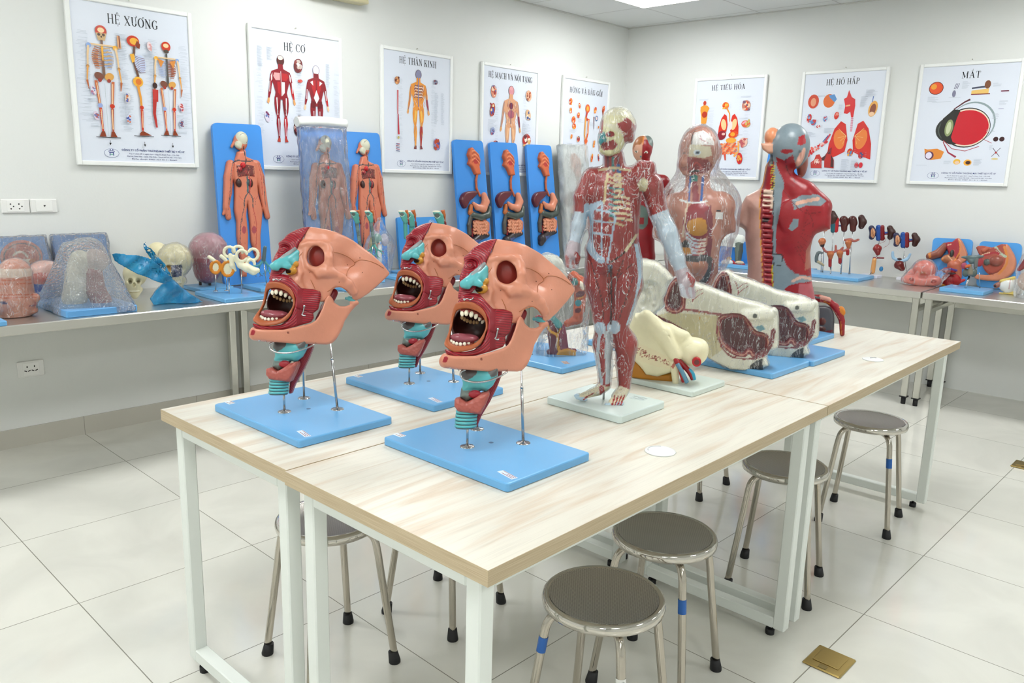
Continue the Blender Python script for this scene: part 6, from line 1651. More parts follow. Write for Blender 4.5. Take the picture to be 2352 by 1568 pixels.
# ---- torso with a bag over it, facing the camera
def torso_front():
    ctr = base_at(-3.02, -2.64); t = thing('torso_model', 'life-size torso with half skinless face facing forward under a clear bag', 'anatomical model', tuple(ctr), 0, 'torso models')
    fr = Frame(at(1605, 640, 3.26)).crop(1420, 280, 3.016); s = Px(fr, 1655, ctr, (230, 30, 850, 1540), -210, 200, .005)
    SK = '#b47a66'
    s.E((560, 205, 0), (126, 165, 135), SK, 14); s.E((490, 290, 50), (66, 76, 76), SK, 22); s.L([(468, 220, 88), (450, 282, 106)], [12, 19], SK, 10); s.E((466, 325, 104), (24, 9, 14), '#a0625a', 5); s.E((476, 352, 92), (32, 20, 26), SK, 10); s.E((486, 228, 92), (20, 10, 12), '#d8cfc4', 3); s.L([(455, 205, 92), (495, 200, 104)], 8, SK, 8); s.E((690, 215, 0), (16, 44, 26), '#c8948a', 5)
    s.L([(552, 330, 0), (548, 500, 0)], [76, 84], SK, 30); s.L([(410, 590, 0), (700, 590, 0)], [100, 105], SK, 50); s.S([(420, 510), (340, 560), (280, 650), (246, 750), (250, 800), (300, 820), (350, 830), (400, 700)], 0, 150, SK, 16, rnd=56); s.S([(680, 520), (750, 555), (795, 610), (815, 690), (812, 762), (760, 775), (720, 800), (690, 700)], 0, 150, SK, 16, rnd=56)
    s.S([(400, 560), (700, 560), (720, 800), (700, 900), (690, 1050), (720, 1250), (720, 1490), (330, 1490), (320, 1250), (350, 1050), (340, 900), (380, 760)], -10, 250, SK, 40, rnd=100)
    s.E((550, 700, 85), (100, 140, 60), '#8f2630', 14); s.E((552, 722, 128), (70, 64, 26), '#c98a1e', 4); s.E((540, 985, 95), (62, 62, 50), '#c98a6c', 8)
    f = s.fill
    f('#e6e2dc', [(528, 80), (590, 62), (655, 110), (668, 168), (508, 162)], 0); s.line('#3c2c28', [(540, 58), (518, 90), (508, 160)], 7, z=0); f('#d8d0b2', [(500, 165), (640, 170), (648, 235), (590, 255), (492, 240)], 0); f('#8c2c2c', [(480, 245), (620, 262), (650, 300), (620, 350), (490, 370)], 0); s.line('#b83c34', [(500, 320), (545, 285), (575, 320), (530, 350)], 11, z=0); s.line('#3c2c28', [(500, 345), (560, 340)], 14, z=0)
    for P in ([(540, 90), (580, 110), (570, 130)], [(590, 80), (640, 130)], [(560, 120), (620, 150)]): s.line('#b8787c', P, 3, z=0)
    s.oval('#dde6ea', 548, 216, 26, 20, z=0); s.oval('#3c5c74', 548, 217, 13, 13, z=0); s.oval('#14161c', 548, 217, 6, 6, z=0); s.line('#6c5850', [(445, 222), (475, 216), (492, 222)], 5, z=0); s.line('#8c5850', [(440, 320), (470, 312), (490, 318)], 8, z=0)
    f('#2f7f74', [(505, 370), (548, 365), (552, 430), (508, 425)], 0); s.line('#2f5fa4', [(500, 380), (490, 550)], 12, z=0); s.line('#2f5fa4', [(590, 380), (575, 540)], 14, z=0); s.line('#8c2f38', [(530, 430), (540, 550)], 40, z=0); s.line('#d8dcd8', [(430, 535), (490, 555), (560, 555), (610, 545)], 12, z=0)
    f('#7c2f38', [(640, 570), (655, 700), (640, 950), (600, 940), (620, 760), (600, 620)], 0); s.line('#d6c2a4', [(480, 560), (450, 790)], 9, z=0)
    for i in range(6):
        s.line('#cfdbe0', [(478, 765 + 26 * i), (520, 800 + 24 * i), (560, 815 + 22 * i)], 15, z=0); s.line('#e2d3c0', [(560, 815 + 22 * i), (600, 805 + 22 * i)], 13, z=0); s.line('#a8343c', [(480, 778 + 26 * i), (520, 813 + 24 * i), (600, 820 + 22 * i)], 8, z=0)
    f('#2c2a2c', [(440, 830), (480, 800), (500, 880), (450, 900)], 0); f('#c88c3c', [(440, 860), (500, 865), (510, 900), (440, 905)], 0); s.line('#4c4c4c', [(440, 925), (520, 935), (620, 935), (640, 1000), (600, 1080), (560, 1120)], 40, z=0)
    s.line('#8c4a40', [(350, 900), (345, 1050)], 12, z=0); s.line('#8c4034', [(655, 950), (640, 1060), (590, 1130)], 12, z=0)
    s.out('torso_body', TISS, t)
    s.L([(560, 400, 0), (560, 560, 0)], [110, 210], None, 60); s.L([(560, 600, 0), (560, 900, 0)], [255, 200], None, 60); s.wrap(BAG, t, 12, 3, 3.0, 40, 'clear_bag')
    l = MB(); 
    for i, (c, dz, hh) in enumerate((('#e9eae6', 0, 44), ('#2c2c34', 1, 10))): l.col(c).obox(s.w((672 + 8 * i, 672 - 52 * i, 205 + dz)), fr.A * (.028 - .012 * i), fr.B * hh / 1655, fr.C * .001)
    l.build('paper_tag', coat('paper', .6), t); board(t, .26, .26, .02); return t
torso_front()
# ---- torso seen from behind
def torso_back():
    ctr = base_at(-2.75, -2.86); t = thing('torso_model', 'torso model turned its muscled back to the camera, grey scalp, open spine', 'anatomical model', tuple(ctr), 0, 'torso models')
    fr = Frame(at(1795, 640, 3.32)).crop(1420, 280, 3.016); s = Px(fr, 1625, ctr, (800, 10, 1500, 1560), -230, 190, .0045)
    SK, MR, GY = '#b58c80', '#8f1620', '#74828a'
    s.E((1188, 172, 0), (126, 150, 140), GY, 12); s.E((1065, 105, 10), (48, 62, 70), '#d48a62', 4); s.S([(990, 150), (1080, 155), (1075, 215), (1040, 220), (1000, 190)], 0, 170, '#c8957c', 8, rnd=14); s.E((1262, 240, 88), (24, 66, 26), '#c29080', 4, rz=12); s.E((1256, 235, 112), (9, 36, 10), None, 3, 'cut'); s.E((1275, 290, -50), (36, 90, 60), '#8c4a40', 14)
    s.L([(1110, 330, 0), (1090, 480, 0)], [86, 92], MR, 36); s.L([(970, 570, 0), (1330, 590, 0)], [88, 104], MR, 60); s.S([(960, 490), (880, 530), (835, 600), (816, 690), (822, 718), (860, 732), (892, 740), (930, 640)], -10, 150, SK, 16, rnd=56); s.S([(1250, 480), (1330, 512), (1400, 545), (1452, 600), (1474, 660), (1468, 742), (1440, 748), (1380, 768), (1330, 780), (1300, 640)], 10, 170, MR, 16, rnd=60)
    s.S([(900, 520), (1360, 540), (1350, 760), (1330, 900), (1340, 1100), (1380, 1300), (1380, 1500), (870, 1500), (880, 1250), (900, 1000), (880, 800)], -20, 250, MR, 36, rnd=105)
    s.L([(1150, 400, 10), (1280, 500, 20), (1400, 590, 10)], [66, 84, 74], MR, 30); s.E((1220, 740, 50), (118, 170, 80), MR, 40)
    s.L([(1030, 420, 108), (1025, 700, 108), (1040, 1100, 112)], [26, 32, 30], None, 10, 'cut'); s.E((1200, 640, 120), (80, 100, 20), MR, 30)
    for y in range(480, 1130, 34): s.L([(998, y, 86), (1060, y + 6, 90)], [13, 14], '#cdb3a0', 4)
    f = s.fill
    f(SK, [(800, 380), (960, 380), (995, 460), (990, 700), (1005, 1000), (1010, 1600), (780, 1600)]); s.line('#c8882c', [(1040, 250), (1005, 420), (985, 520), (990, 800), (1010, 1140)], 7); s.line('#7c1420', [(1050, 260), (1018, 420), (998, 520), (1000, 800)], 15); f('#2c3430', [(1040, 220), (1072, 230), (1078, 300), (1050, 310)])
    f(GY, [(1080, 250), (1110, 330), (1150, 420), (1130, 560), (1095, 760), (1095, 900), (1140, 920), (1170, 990), (1230, 1040), (1330, 1060), (1345, 1110), (1200, 1130), (1080, 1180), (1068, 900), (1072, 600), (1078, 400)], 0)
    for y in range(300, 480, 18): s.line('#b8a030', [(1060, y), (1085, y + 6)], 6, z=0); s.line('#2c2a28', [(1062, y + 9), (1082, y + 15)], 4, z=0)
    for y in range(500, 1120, 34): s.line('#8c2c30', [(1000, y + 18), (1052, y + 22)], 12)
    s.line('#b8a41c', [(1068, 980), (1072, 1140)], 8, z=0); s.line('#1c1c1e', [(1072, 380), (1078, 500), (1072, 905), (1080, 985)], 5, z=0, sm=0); s.line('#1c1c1e', [(1072, 905), (1140, 912), (1130, 985), (1082, 985)], 5, z=0, sm=0); f('#2c1818', [(1000, 660), (1050, 668), (1040, 690), (1000, 690)])
    s.oval(MR, 1168, 208, 42, 16, z=0); f('#a02028', [(1250, 110), (1290, 90), (1300, 150), (1265, 170), (1240, 160)], 0); f(MR, [(1095, 245), (1150, 270), (1210, 230), (1235, 330), (1230, 430), (1160, 420), (1115, 330)], 0); s.line('#5c1018', [(1160, 260), (1175, 340), (1230, 420)], 5, z=0)
    f(GY, [(1200, 540), (1270, 505), (1380, 500), (1440, 545), (1400, 580), (1300, 575), (1220, 605)], 0); s.line('#c99a88', [(1240, 560), (1300, 545), (1380, 530)], 24, z=0); f(GY, [(1215, 660), (1250, 670), (1240, 720), (1200, 748), (1180, 730)], 0); s.line('#6c1018', [(1300, 600), (1345, 690), (1340, 800)], 4, z=0); s.line('#6c1018', [(1150, 480), (1280, 620), (1400, 620)], 4, z=0)
    for i in range(9): s.line('#6e1018', [(1290 - 8 * i, 700 + 20 * i), (1330, 640 + 50 * i)], 2.2, z=0)
    f('#9a5a4c', [(1300, 880), (1350, 800), (1345, 1000), (1290, 1020)], 0); s.line('#c9a090', [(1210, 1090), (1270, 1065), (1340, 1085)], 18, z=0); f(MR, [(1120, 1180), (1180, 1120), (1260, 1100), (1380, 1100), (1380, 1600), (1100, 1600)], 0); f('#a85058', [(1250, 1110), (1370, 1110), (1375, 1600), (1260, 1600)], 0)
    s.out('torso_body', MUS, t); board(t, .275, .40, .02, BLUE, 0); return t
torso_back()
# ---- skinless figure with half red face, far back
def red_figure():
    ctr = base_at(-2.965, -2.375); t = thing('muscle_figure', 'small muscled figure with auburn hair and half skinless face, behind the wrapped figure', 'anatomical model', tuple(ctr))
    fr = Frame(at(1480, 500, 3.50)).crop(1180, 240, 2.177); s = Px(fr, 1115, ctr, (560, 140, 800, 1200), -80, 80, .0042); MR = '#8c141e'
    s.E((643, 222, 0), (47, 62, 50), '#c99880', 5); s.E((660, 200, -14), (36, 44, 40), '#6c7c78', 8); s.L([(650, 280, 0), (660, 340, 0)], [28, 34], MR, 12); s.L([(640, 380, 0), (740, 390, 0)], [42, 38], MR, 18); s.L([(745, 400, 0), (768, 440, 0), (762, 500, 0)], [34, 30, 24], MR, 10)
    s.L([(670, 420, 0), (660, 560, 0), (655, 640, 0)], [66, 50, 44], MR, 24); s.L([(660, 640, 0), (668, 760, 0), (665, 930, 0), (662, 1160, 0)], [42, 36, 26, 18], MR, 12); s.L([(640, 640, 0), (630, 760, 0), (626, 930, 0), (624, 1160, 0)], [42, 36, 26, 18], MR, 12); s.S([(600, 1120), (700, 1120), (700, 1165), (600, 1165)], 0, 120, '#74828a', 4)
    f = s.fill; f('#9a5e34', [(590, 150), (655, 150), (640, 200), (610, 205), (596, 230), (588, 200)]); f(MR, [(643, 180), (700, 170), (700, 290), (640, 290)]); f('#6c7c78', [(655, 150), (700, 160), (695, 215), (678, 200)]); s.line('#d47c30', [(650, 165), (645, 200)], 6); s.oval('#e8e4dc', 612, 237, 9, 5); s.oval('#3c5040', 612, 237, 4, 4); s.oval('#e8e4dc', 662, 240, 9, 5); s.oval('#3c5040', 662, 240, 4, 4); s.line('#a85a50', [(618, 284), (645, 284)], 6); f('#3f8c98', [(634, 250), (642, 262), (632, 266)])
    s.oval('#5c7068', 640, 560, 34, 60, z=0); f(MR, [(625, 560), (650, 560), (650, 595), (625, 595)], 0)
    s.out('figure_body', MUS, t); board(t, .16, .16, .02, '#d8dcd4'); return t
red_figure()
# ---- removed muscle flap leaning on the far table end
def flap():
    ctr = np.array([-2.52, -2.99, .75]); t = thing('muscle_flap', 'red muscle flap with grey organ block leaning behind the torso at the table end', 'anatomical model', tuple(ctr))
    fr = Frame(at(1900, 715, 3.34)).crop(1840, 640, 9.8); s = Px(fr, 5190, ctr, (220, 340, 1020, 1320), -250, 170, .004)
    s.L([(260, 430, 0), (420, 440, 0), (620, 500, 0), (760, 620, 0), (870, 780, 0), (920, 950, 0), (925, 1240, 0)], [80, 80, 62, 80, 84, 62, 52], '#8c101c', 24); s.L([(450, 420, 40), (620, 460, 40)], [52, 48], '#c89080', 12); s.E((925, 720, 30), (62, 110, 60), '#c8781c', 14, rz=-25)
    s.line('#c87c70', [(440, 500), (600, 580), (760, 740), (860, 900)], 20); s.line('#56686c', [(280, 400), (410, 420)], 44); s.line('#b0602c', [(890, 960), (905, 1250)], 30); s.line('#c8781c', [(500, 490), (640, 560)], 20); s.out('flap', MUS, t)
    u = Px(fr, 5190, ctr, (220, 560, 860, 1300), -260, 140, .004); u.S([(300, 640), (360, 600), (560, 600), (680, 640), (740, 780), (752, 900), (740, 1240), (300, 1240)], -60, 260, '#4c4c52', 20, rnd=70); u.E((480, 960, 70), (70, 80, 30), '#5c2c28', 8); u.E((450, 1130, 70), (90, 60, 30), '#4c2420', 8); u.line('#6c2430', [(520, 1210), (690, 1160)], 50); u.fill('#a47870', [(300, 800), (360, 900), (400, 1240), (300, 1240)]); u.out('organ_block', TISS, t); return t
flap()
# ================================================================== models on the left-hand bench
BZ = .734
def Dof(p): return p[0] * .7242 + p[1] * .6896 + 7.268
def stand(name, label, x, y, cat='anatomical model', group=None, z=BZ): return thing(name, label, cat, (x, y, z), 0, group), np.array([x, y, z])
def upr(x, y, px, py, crop): fr = Frame(at(px, py, Dof((x, y)))); return fr.crop(*crop)
def kk(x, y, s_, z=.95): return s_ * FPX / (Dof((x, y)) * .979 + (1.38 - z) * .205)
CA, CB, CC, CD = (0, 500, 4.9), (400, 260, 3.409), (780, 300, 3.92), (780, 460, 7.13)
# ---- flat board whose corner shows at the left edge
t, c = stand('blue_board', 'corner of an empty blue board at the left edge of the bench', -5.16, -.60, 'board'); board(t, .26, .22, .02)
# ---- wrapped half face
t, c = stand('head_model', 'pink face head tightly wrapped in film, at the left edge of the bench', -4.93, -.50, group='wrapped heads')
s = Px(upr(-4.93, -.50, 36, 670, CA), kk(-4.93, -.5, 4.9), c, (-120, 480, 470, 1160), -190, 190, .004)
s.L([(150, 1090, 0), (160, 960, 0), (170, 620, 0)], [165, 210, 165], '#c48b77', 30); s.E((400, 900, 60), (46, 50, 40), '#cf8f78', 16); s.E((380, 970, 70), (34, 20, 30), '#b06a64', 8); s.E((360, 1040, 50), (60, 40, 50), '#cf8f78', 18)
for y in (690, 730, 850, 880): s.line('#c2603c', [(0, y), (200, y - 12), (420, y + 5)], 8)
s.fill('#d8c4b4', [(-100, 560), (400, 560), (400, 650), (-100, 660)]); s.oval('#8c5a60', 360, 968, 40, 9); s.oval('#5c5470', 40, 930, 46, 14); s.out('head_body', plas, t); s.wrap(WRAP, t, 9, 3, 4, 55)
# ---- wrapped second head on a board
t, c = stand('head_model', 'wrapped rounded head with blue lower half on a blue board, behind the wrapped face', -4.72, -.205, group='wrapped heads')
s = Px(upr(-4.72, -.205, 103, 640, CA), kk(-4.72, -.205, 4.9), c, (290, 460, 740, 1050), -170, 150, .0042)
s.E((510, 600, 0), (165, 120, 130), '#cfa89c', 10); s.L([(500, 680, 0), (490, 800, 0)], [150, 110], '#b86a60', 20); s.L([(490, 850, 0), (480, 950, 0)], [100, 80], '#1c3c8c', 16); s.fill('#2c4c94', [(300, 730), (700, 730), (700, 1050), (300, 1050)]); s.out('head_body', plas, t); s.wrap(WRAP, t, 10, 3, 5, 60); board(t, .17, .12, .02)
# ---- brain section boards in bubble wrap against the wall
def brain_board(px, poly, cx, cy, label):
    O = onplane(px, 610, (0, -.075, 0), (0, 1, 0)); c = np.array([O[0], -.11, BZ]); t = thing('brain_board', label, 'anatomical model', tuple(c), 0, 'bubble-wrapped brain section boards')
    fr = Frame2(O, (1, 0, 0), 9).crop(*CA); plate(fr, poly, .022, '#4c8fd4', 'backboard', t, c)
    s = Px(fr, kk(O[0], -.09, 4.9), c, (cx - 270, cy - 220, cx + 280, cy + 260), -6, 60, .0042)
    s.S([(cx + 240 * math.cos(a), cy - 190 * math.sin(a)) for a in np.linspace(-.5, 3.5, 20)], 8, 40, '#c86a54', 6, rnd=14)
    for r in (205, 165, 130, 95): s.line('#a84c40' if r != 205 else '#4c4a52', [(cx + r * math.cos(a), cy + 10 - r * .78 * math.sin(a)) for a in np.linspace(-.3, 3.3, 12)], 12 if r == 205 else 5)
    s.line('#e6dcc4', [(cx - 90, cy - 20), (cx - 40, cy - 55), (cx + 20, cy - 45), (cx + 60, cy)], 22); s.fill('#e0d4bc', [(cx + 20, cy + 20), (cx + 120, cy + 30), (cx + 60, cy + 150), (cx, cy + 120)]); s.oval('#c8703c', cx + 120, cy + 50, 40, 30)
    s.out('brain_section', TISS, t)
    P = [fr.pt(x, y, 0) for x, y in poly]; b = np.array(P)[:, :2]; q = Clay(np.array([b[:, 0].min() - .03, b[:, 1].min() - .03, -.05]), np.array([b[:, 0].max() + .03, b[:, 1].max() + .03, .06]), .006)
    q.slab(b * 1.0, .0, .055, None, 0, rnd=.012); q.F -= .006; q.noise(.003, 60, 2); clipz(q, fr, BZ + .001); q.skin('bubble_wrap', BUBBLE, fr, t, c); return t
brain_board(40, [(-120, 228), (492, 205), (560, 480), (600, 1010), (-110, 1020)], 240, 440, 'bubble-wrapped blue board with a brain section, leaning at the far left')
brain_board(180, [(575, 198), (1185, 180), (1230, 500), (1300, 960), (720, 985)], 945, 420, 'bubble-wrapped blue board with a brain section, behind the pyramid-shaped bag')
# ---- neck section under a bubble-wrap bag
t, c = stand('neck_model', 'head and neck section on a blue board under a pyramid-shaped bubble bag', -4.655, -.475)
s = Px(upr(-4.655, -.475, 200, 650, CA), kk(-4.655, -.475, 4.9), c, (660, 280, 1340, 1040), -120, 120, .0045)
s.L([(900, 470, 0), (860, 640, 0), (840, 900, 0)], [105, 110, 130], '#cfcab4', 30); s.E((1080, 480, 0), (130, 130, 100), '#b8a498', 20); s.L([(1060, 640, 20), (1080, 820, 20), (1140, 930, 20)], [90, 100, 110], '#7c3038', 20); s.L([(1080, 420, 60), (1075, 980, 60)], [24, 24], '#8c8c88', 6); s.out('neck_section', plas, t)
q = Px(upr(-4.655, -.475, 200, 650, CA), kk(-4.655, -.475, 4.9), c, (480, 230, 1640, 1160), -460, 330, .009)
for a, b, e, f in ((960, 360, 150, 130),): q.E((a, b, 0), (180, 110, 120), None, 30)
q.L([(970, 460, 0), (960, 700, 0)], [215, 290], None, 80); Z = q.cl
wx, wy, hz = .158, .212, .30
X, Y, Zc = Z.ax[0][:, None, None], Z.ax[1][None, :, None], Z.ax[2][None, None, :]; wxy = [q.fr.O[i] + X * q.fr.A[i] + Zc * q.fr.C[i] for i in (0, 1)]; hgt = q.fr.O[2] + Y - BZ; tap = np.clip(hgt / hz, 0, 1) * .095
Z.F = np.minimum(Z.F, np.maximum(np.maximum(np.abs(wxy[0] - c[0]) - wx + tap, np.abs(wxy[1] - c[1]) - wy + tap * 1.6), np.maximum(hgt - hz, -hgt)).astype(np.float32)); Z.F = blur(np.clip(Z.F, -.05, .05), 3) - .004; Z.noise(.003, 30, 4); q.ground(); Z.skin('bubble_bag', BUBBLE, q.fr, t, c); board(t, .295, .40, .03, '#5f9fd8')
# ---- skulls
def skull(px, py, x, y, S_, label, yellow=False, wrapped=False, cr=CA, face=0):
    t, c = stand('skull_model', label, x, y, group='cream skulls on the left bench'); k = S_; s = Px(upr(x, y, px, py, (px, py, 1)), kk(x, y, 1), c, (-60 * k, -60 * k, 60 * k, 75 * k), -70 * k, 60 * k, .004)
    CR2 = '#d9d0aa'; s.E((0, -14 * k, -6 * k), (36 * k, 38 * k, 44 * k), CR2, 4); s.L([(-6 * k, 14 * k, 22 * k), (-4 * k, 42 * k, 24 * k)], [24 * k, 17 * k], CR2, 6 * k); s.L([(-18 * k, 30 * k, 20 * k), (0, 54 * k, 30 * k), (16 * k, 34 * k, 16 * k)], [9 * k, 9 * k, 9 * k], CR2, 5 * k)
    for dx in (-15, 11): s.E((dx * k, 6 * k, 40 * k), (8 * k, 7 * k, 14 * k), '#8c8060', 3, 'cut')
    s.E((-3 * k, 20 * k, 44 * k), (4 * k, 7 * k, 8 * k), None, 2, 'cut'); s.line('#b8a878', [(-18 * k, 38 * k), (14 * k, 38 * k)], 2.4 * k); s.line('#f0ead0', [(-16 * k, 34 * k), (12 * k, 34 * k)], 5 * k); s.oval('#6c6448', -15 * k, 6 * k, 6 * k, 5 * k); s.oval('#6c6448', 11 * k, 6 * k, 6 * k, 5 * k)
    if yellow: s.fill('#3c4468', [(-10 * k, -6 * k), (16 * k, -6 * k), (16 * k, 20 * k), (-8 * k, 22 * k)]); s.oval('#c99a2c', -16 * k, 4 * k, 7 * k, 8 * k)
    s.out('skull_bone', plas, t)
    if wrapped: s.wrap(WRAP, t, 3 * k, 3, 2 * k, 60)
    return t, c
skull(310, 640, -4.385, -.355, .72, 'bare cream skull with open jaw, half hidden behind the blue bag')
skull(362, 588, -4.165, -.12, .62, 'small cream skull top showing above the blue bag')
skull(402, 610, -4.165, -.31, .98, 'wrapped cream skull with dark and yellow inside, right of the blue bag', True, True)
# ---- crumpled blue plastic bag
BLUEBAG = film('blue_bag', tint=(.18, .62, .88), haze=.42, shine=.5, scale=14, stretch=(1, 1, .4), hazecol=(.03, .36, .68), rough=.2, bump=.01, streak=.15)
t, c = stand('plastic_bag', 'crumpled blue plastic bag with one wing sticking out over the bench', -4.315, -.55, 'bag'); fr = upr(-4.315, -.55, 380, 640, CA)
def bag(P, cc, name, th=18):
    s = Px(fr, kk(-4.315, -.55, 4.9), c, (1230, 240, 2320, 1030), -150, 150, .0042); Q = s.Q(P, 0); 
    s.cl.slab(Q, lambda X, Y: cc / s.K + .012 * np.sin(38 * X + 20 * Y) + .008 * np.sin(70 * Y - 50 * X), th / s.K, None, 0, 'add', .002); s.cl.noise(.0012, 90, 6); s.ground(); return s.cl.skin(name, BLUEBAG, fr, t, c)
bag([(1262, 405), (1300, 392), (1420, 404), (1560, 418), (1700, 460), (1800, 540), (1900, 640), (2020, 760), (2282, 940), (2230, 985), (2000, 960), (1920, 860), (1830, 740), (1700, 690), (1500, 600), (1360, 520), (1290, 480)], 40, 'bag_wing'); bag([(1600, 300), (1635, 268), (1700, 340), (1860, 520), (1960, 700), (1880, 720), (1760, 560), (1630, 370)], -20, 'bag_flap', 12); bag([(1830, 740), (1960, 700), (2060, 800), (2240, 930), (2220, 985), (2040, 1000), (1750, 996), (1690, 905), (1750, 820)], 0, 'bag_body', 120)
# ---- wrapped pink head on legs
t, c = stand('head_model', 'round pink wrapped head on short legs and a blue board, behind the ear canal model', -3.955, -.215, group='wrapped heads')
s = Px(upr(-3.955, -.215, 478, 590, CB), kk(-3.955, -.215, 3.409), c, (90, 900, 440, 1400), -150, 140, .0046); s.E((270, 1070, 0), (140, 135, 120), '#b88a90', 10); s.L([(260, 1160, 0), (255, 1240, 0)], [115, 92], '#a8606c', 20); s.out('head_body', plas, t); s.wrap(WRAP, t, 6, 3, 5, 60)
for x in (205, 280): s.tube([(x, 1300), (x, 1345)], 11, '#6c5a50', 'short_leg', plas, t, 10)
board(t, .19, .2, .02)
# ---- ear canal and ossicle model
t, c = stand('ear_canal_model', 'white semicircular ear canals and orange-rimmed discs on rods over a blue board', -3.99, -.53)
s = Px(upr(-3.99, -.53, 520, 610, CB), kk(-3.99, -.53, 3.409), c, (240, 1020, 700, 1320), -60, 60, .0028); IV = '#e8e4c8'
for x, y, rx, ry, a0, a1, cz in ((432, 1085, 42, 40, 0, 300, -10), (500, 1075, 40, 34, -30, 210, -30), (530, 1115, 42, 44, 20, 330, 20), (618, 1105, 40, 44, -150, 150, 0), (600, 1180, 30, 34, 0, 300, 20)):
    s.L([(x + rx * math.cos(math.radians(a)), y - ry * math.sin(math.radians(a)), cz) for a in np.linspace(a0, a1, 12)], 11, IV, 5)
s.L([(470, 1120, 0), (520, 1190, 10), (570, 1210, 20), (620, 1235, 20), (650, 1230, 20)], [14, 26, 34, 32, 22], IV, 10); s.L([(440, 1110, 0), (455, 1190, 0), (480, 1230, 0)], [16, 22, 10], IV, 8); s.out('ear_canals', plas_s, t)
o = Px(s.fr, s.K, c, (240, 1050, 500, 1320), -60, 60, .0028)
for x, y, r in ((325, 1205, 42), (420, 1218, 52)): o.L([(x + r * .9 * math.cos(a), y - r * 1.1 * math.sin(a), 0) for a in np.linspace(0, 2 * PI, 16)], 11, '#d9851c', 3); o.E((x, y, -4), (r * .85, r * 1.05, 8), '#e9e2c0', 3); o.L([(x + 5, y - r, -5), (x - 25, y - r * 1.5, 0), (x - 50, y - r * 1.9, 0)], [11, 14, 15], IV, 5)
o.line('#c9751c', [(300, 1190), (290, 1240)], 6); o.out('ear_drum', plas_s, t)
for x, y, z in ((325, 1255, 1392), (412, 1280, 1388), (430, 1290, 1424), (528, 1190, 1418)): rod(t, s.w((x, z, (z - 1400) * 3)), s.w((x, y, 0)), .0028, .013)
board(t, .225, .33, .02); t2 = t
# ---- small bronchial tree
def tree_branches(s, x, y, L_, c, n, seed, spread=1.0):
    rs = random.Random(seed)
    def go(x, y, z, a, l, r, d):
        x2, y2, z2 = x + l * math.sin(a), y + l * math.cos(a), z + rs.uniform(-.4, .4) * l
        s.L([(x, y, z), (x2, y2, z2)], [r, r * .72], c if d < 3 or rs.random() < .6 else rs.choice(['#b03020', '#c9a02c', c]), 2)
        if d < n:
            for k in (-1, 1): go(x2, y2, z2, a + k * rs.uniform(.3, .7) * spread, l * rs.uniform(.6, .85), r * .7, d + 1)
    return go
t, c = stand('bronchial_tree', 'small grey and teal bronchial tree on a rod over a blue board', -3.70, -.375, group='bronchial trees and larynxes')
s = Px(upr(-3.70, -.375, 605, 610, CB), kk(-3.70, -.375, 3.409), c, (600, 1030, 830, 1330), -90, 90, .0034); s.L([(712, 1050, 0), (700, 1150, 0)], [14, 16], '#56686c', 3); go = tree_branches(s, 0, 0, 0, '#4f9aa0', 4, 5); go(700, 1150, 0, -.7, 50, 12, 0); go(700, 1150, 0, .7, 50, 12, 0); s.out('airways', plas_s, t); rod(t, (0, 0, .02), s.w((700, 1150)), .003, .013); board(t, .18, .2, .02)
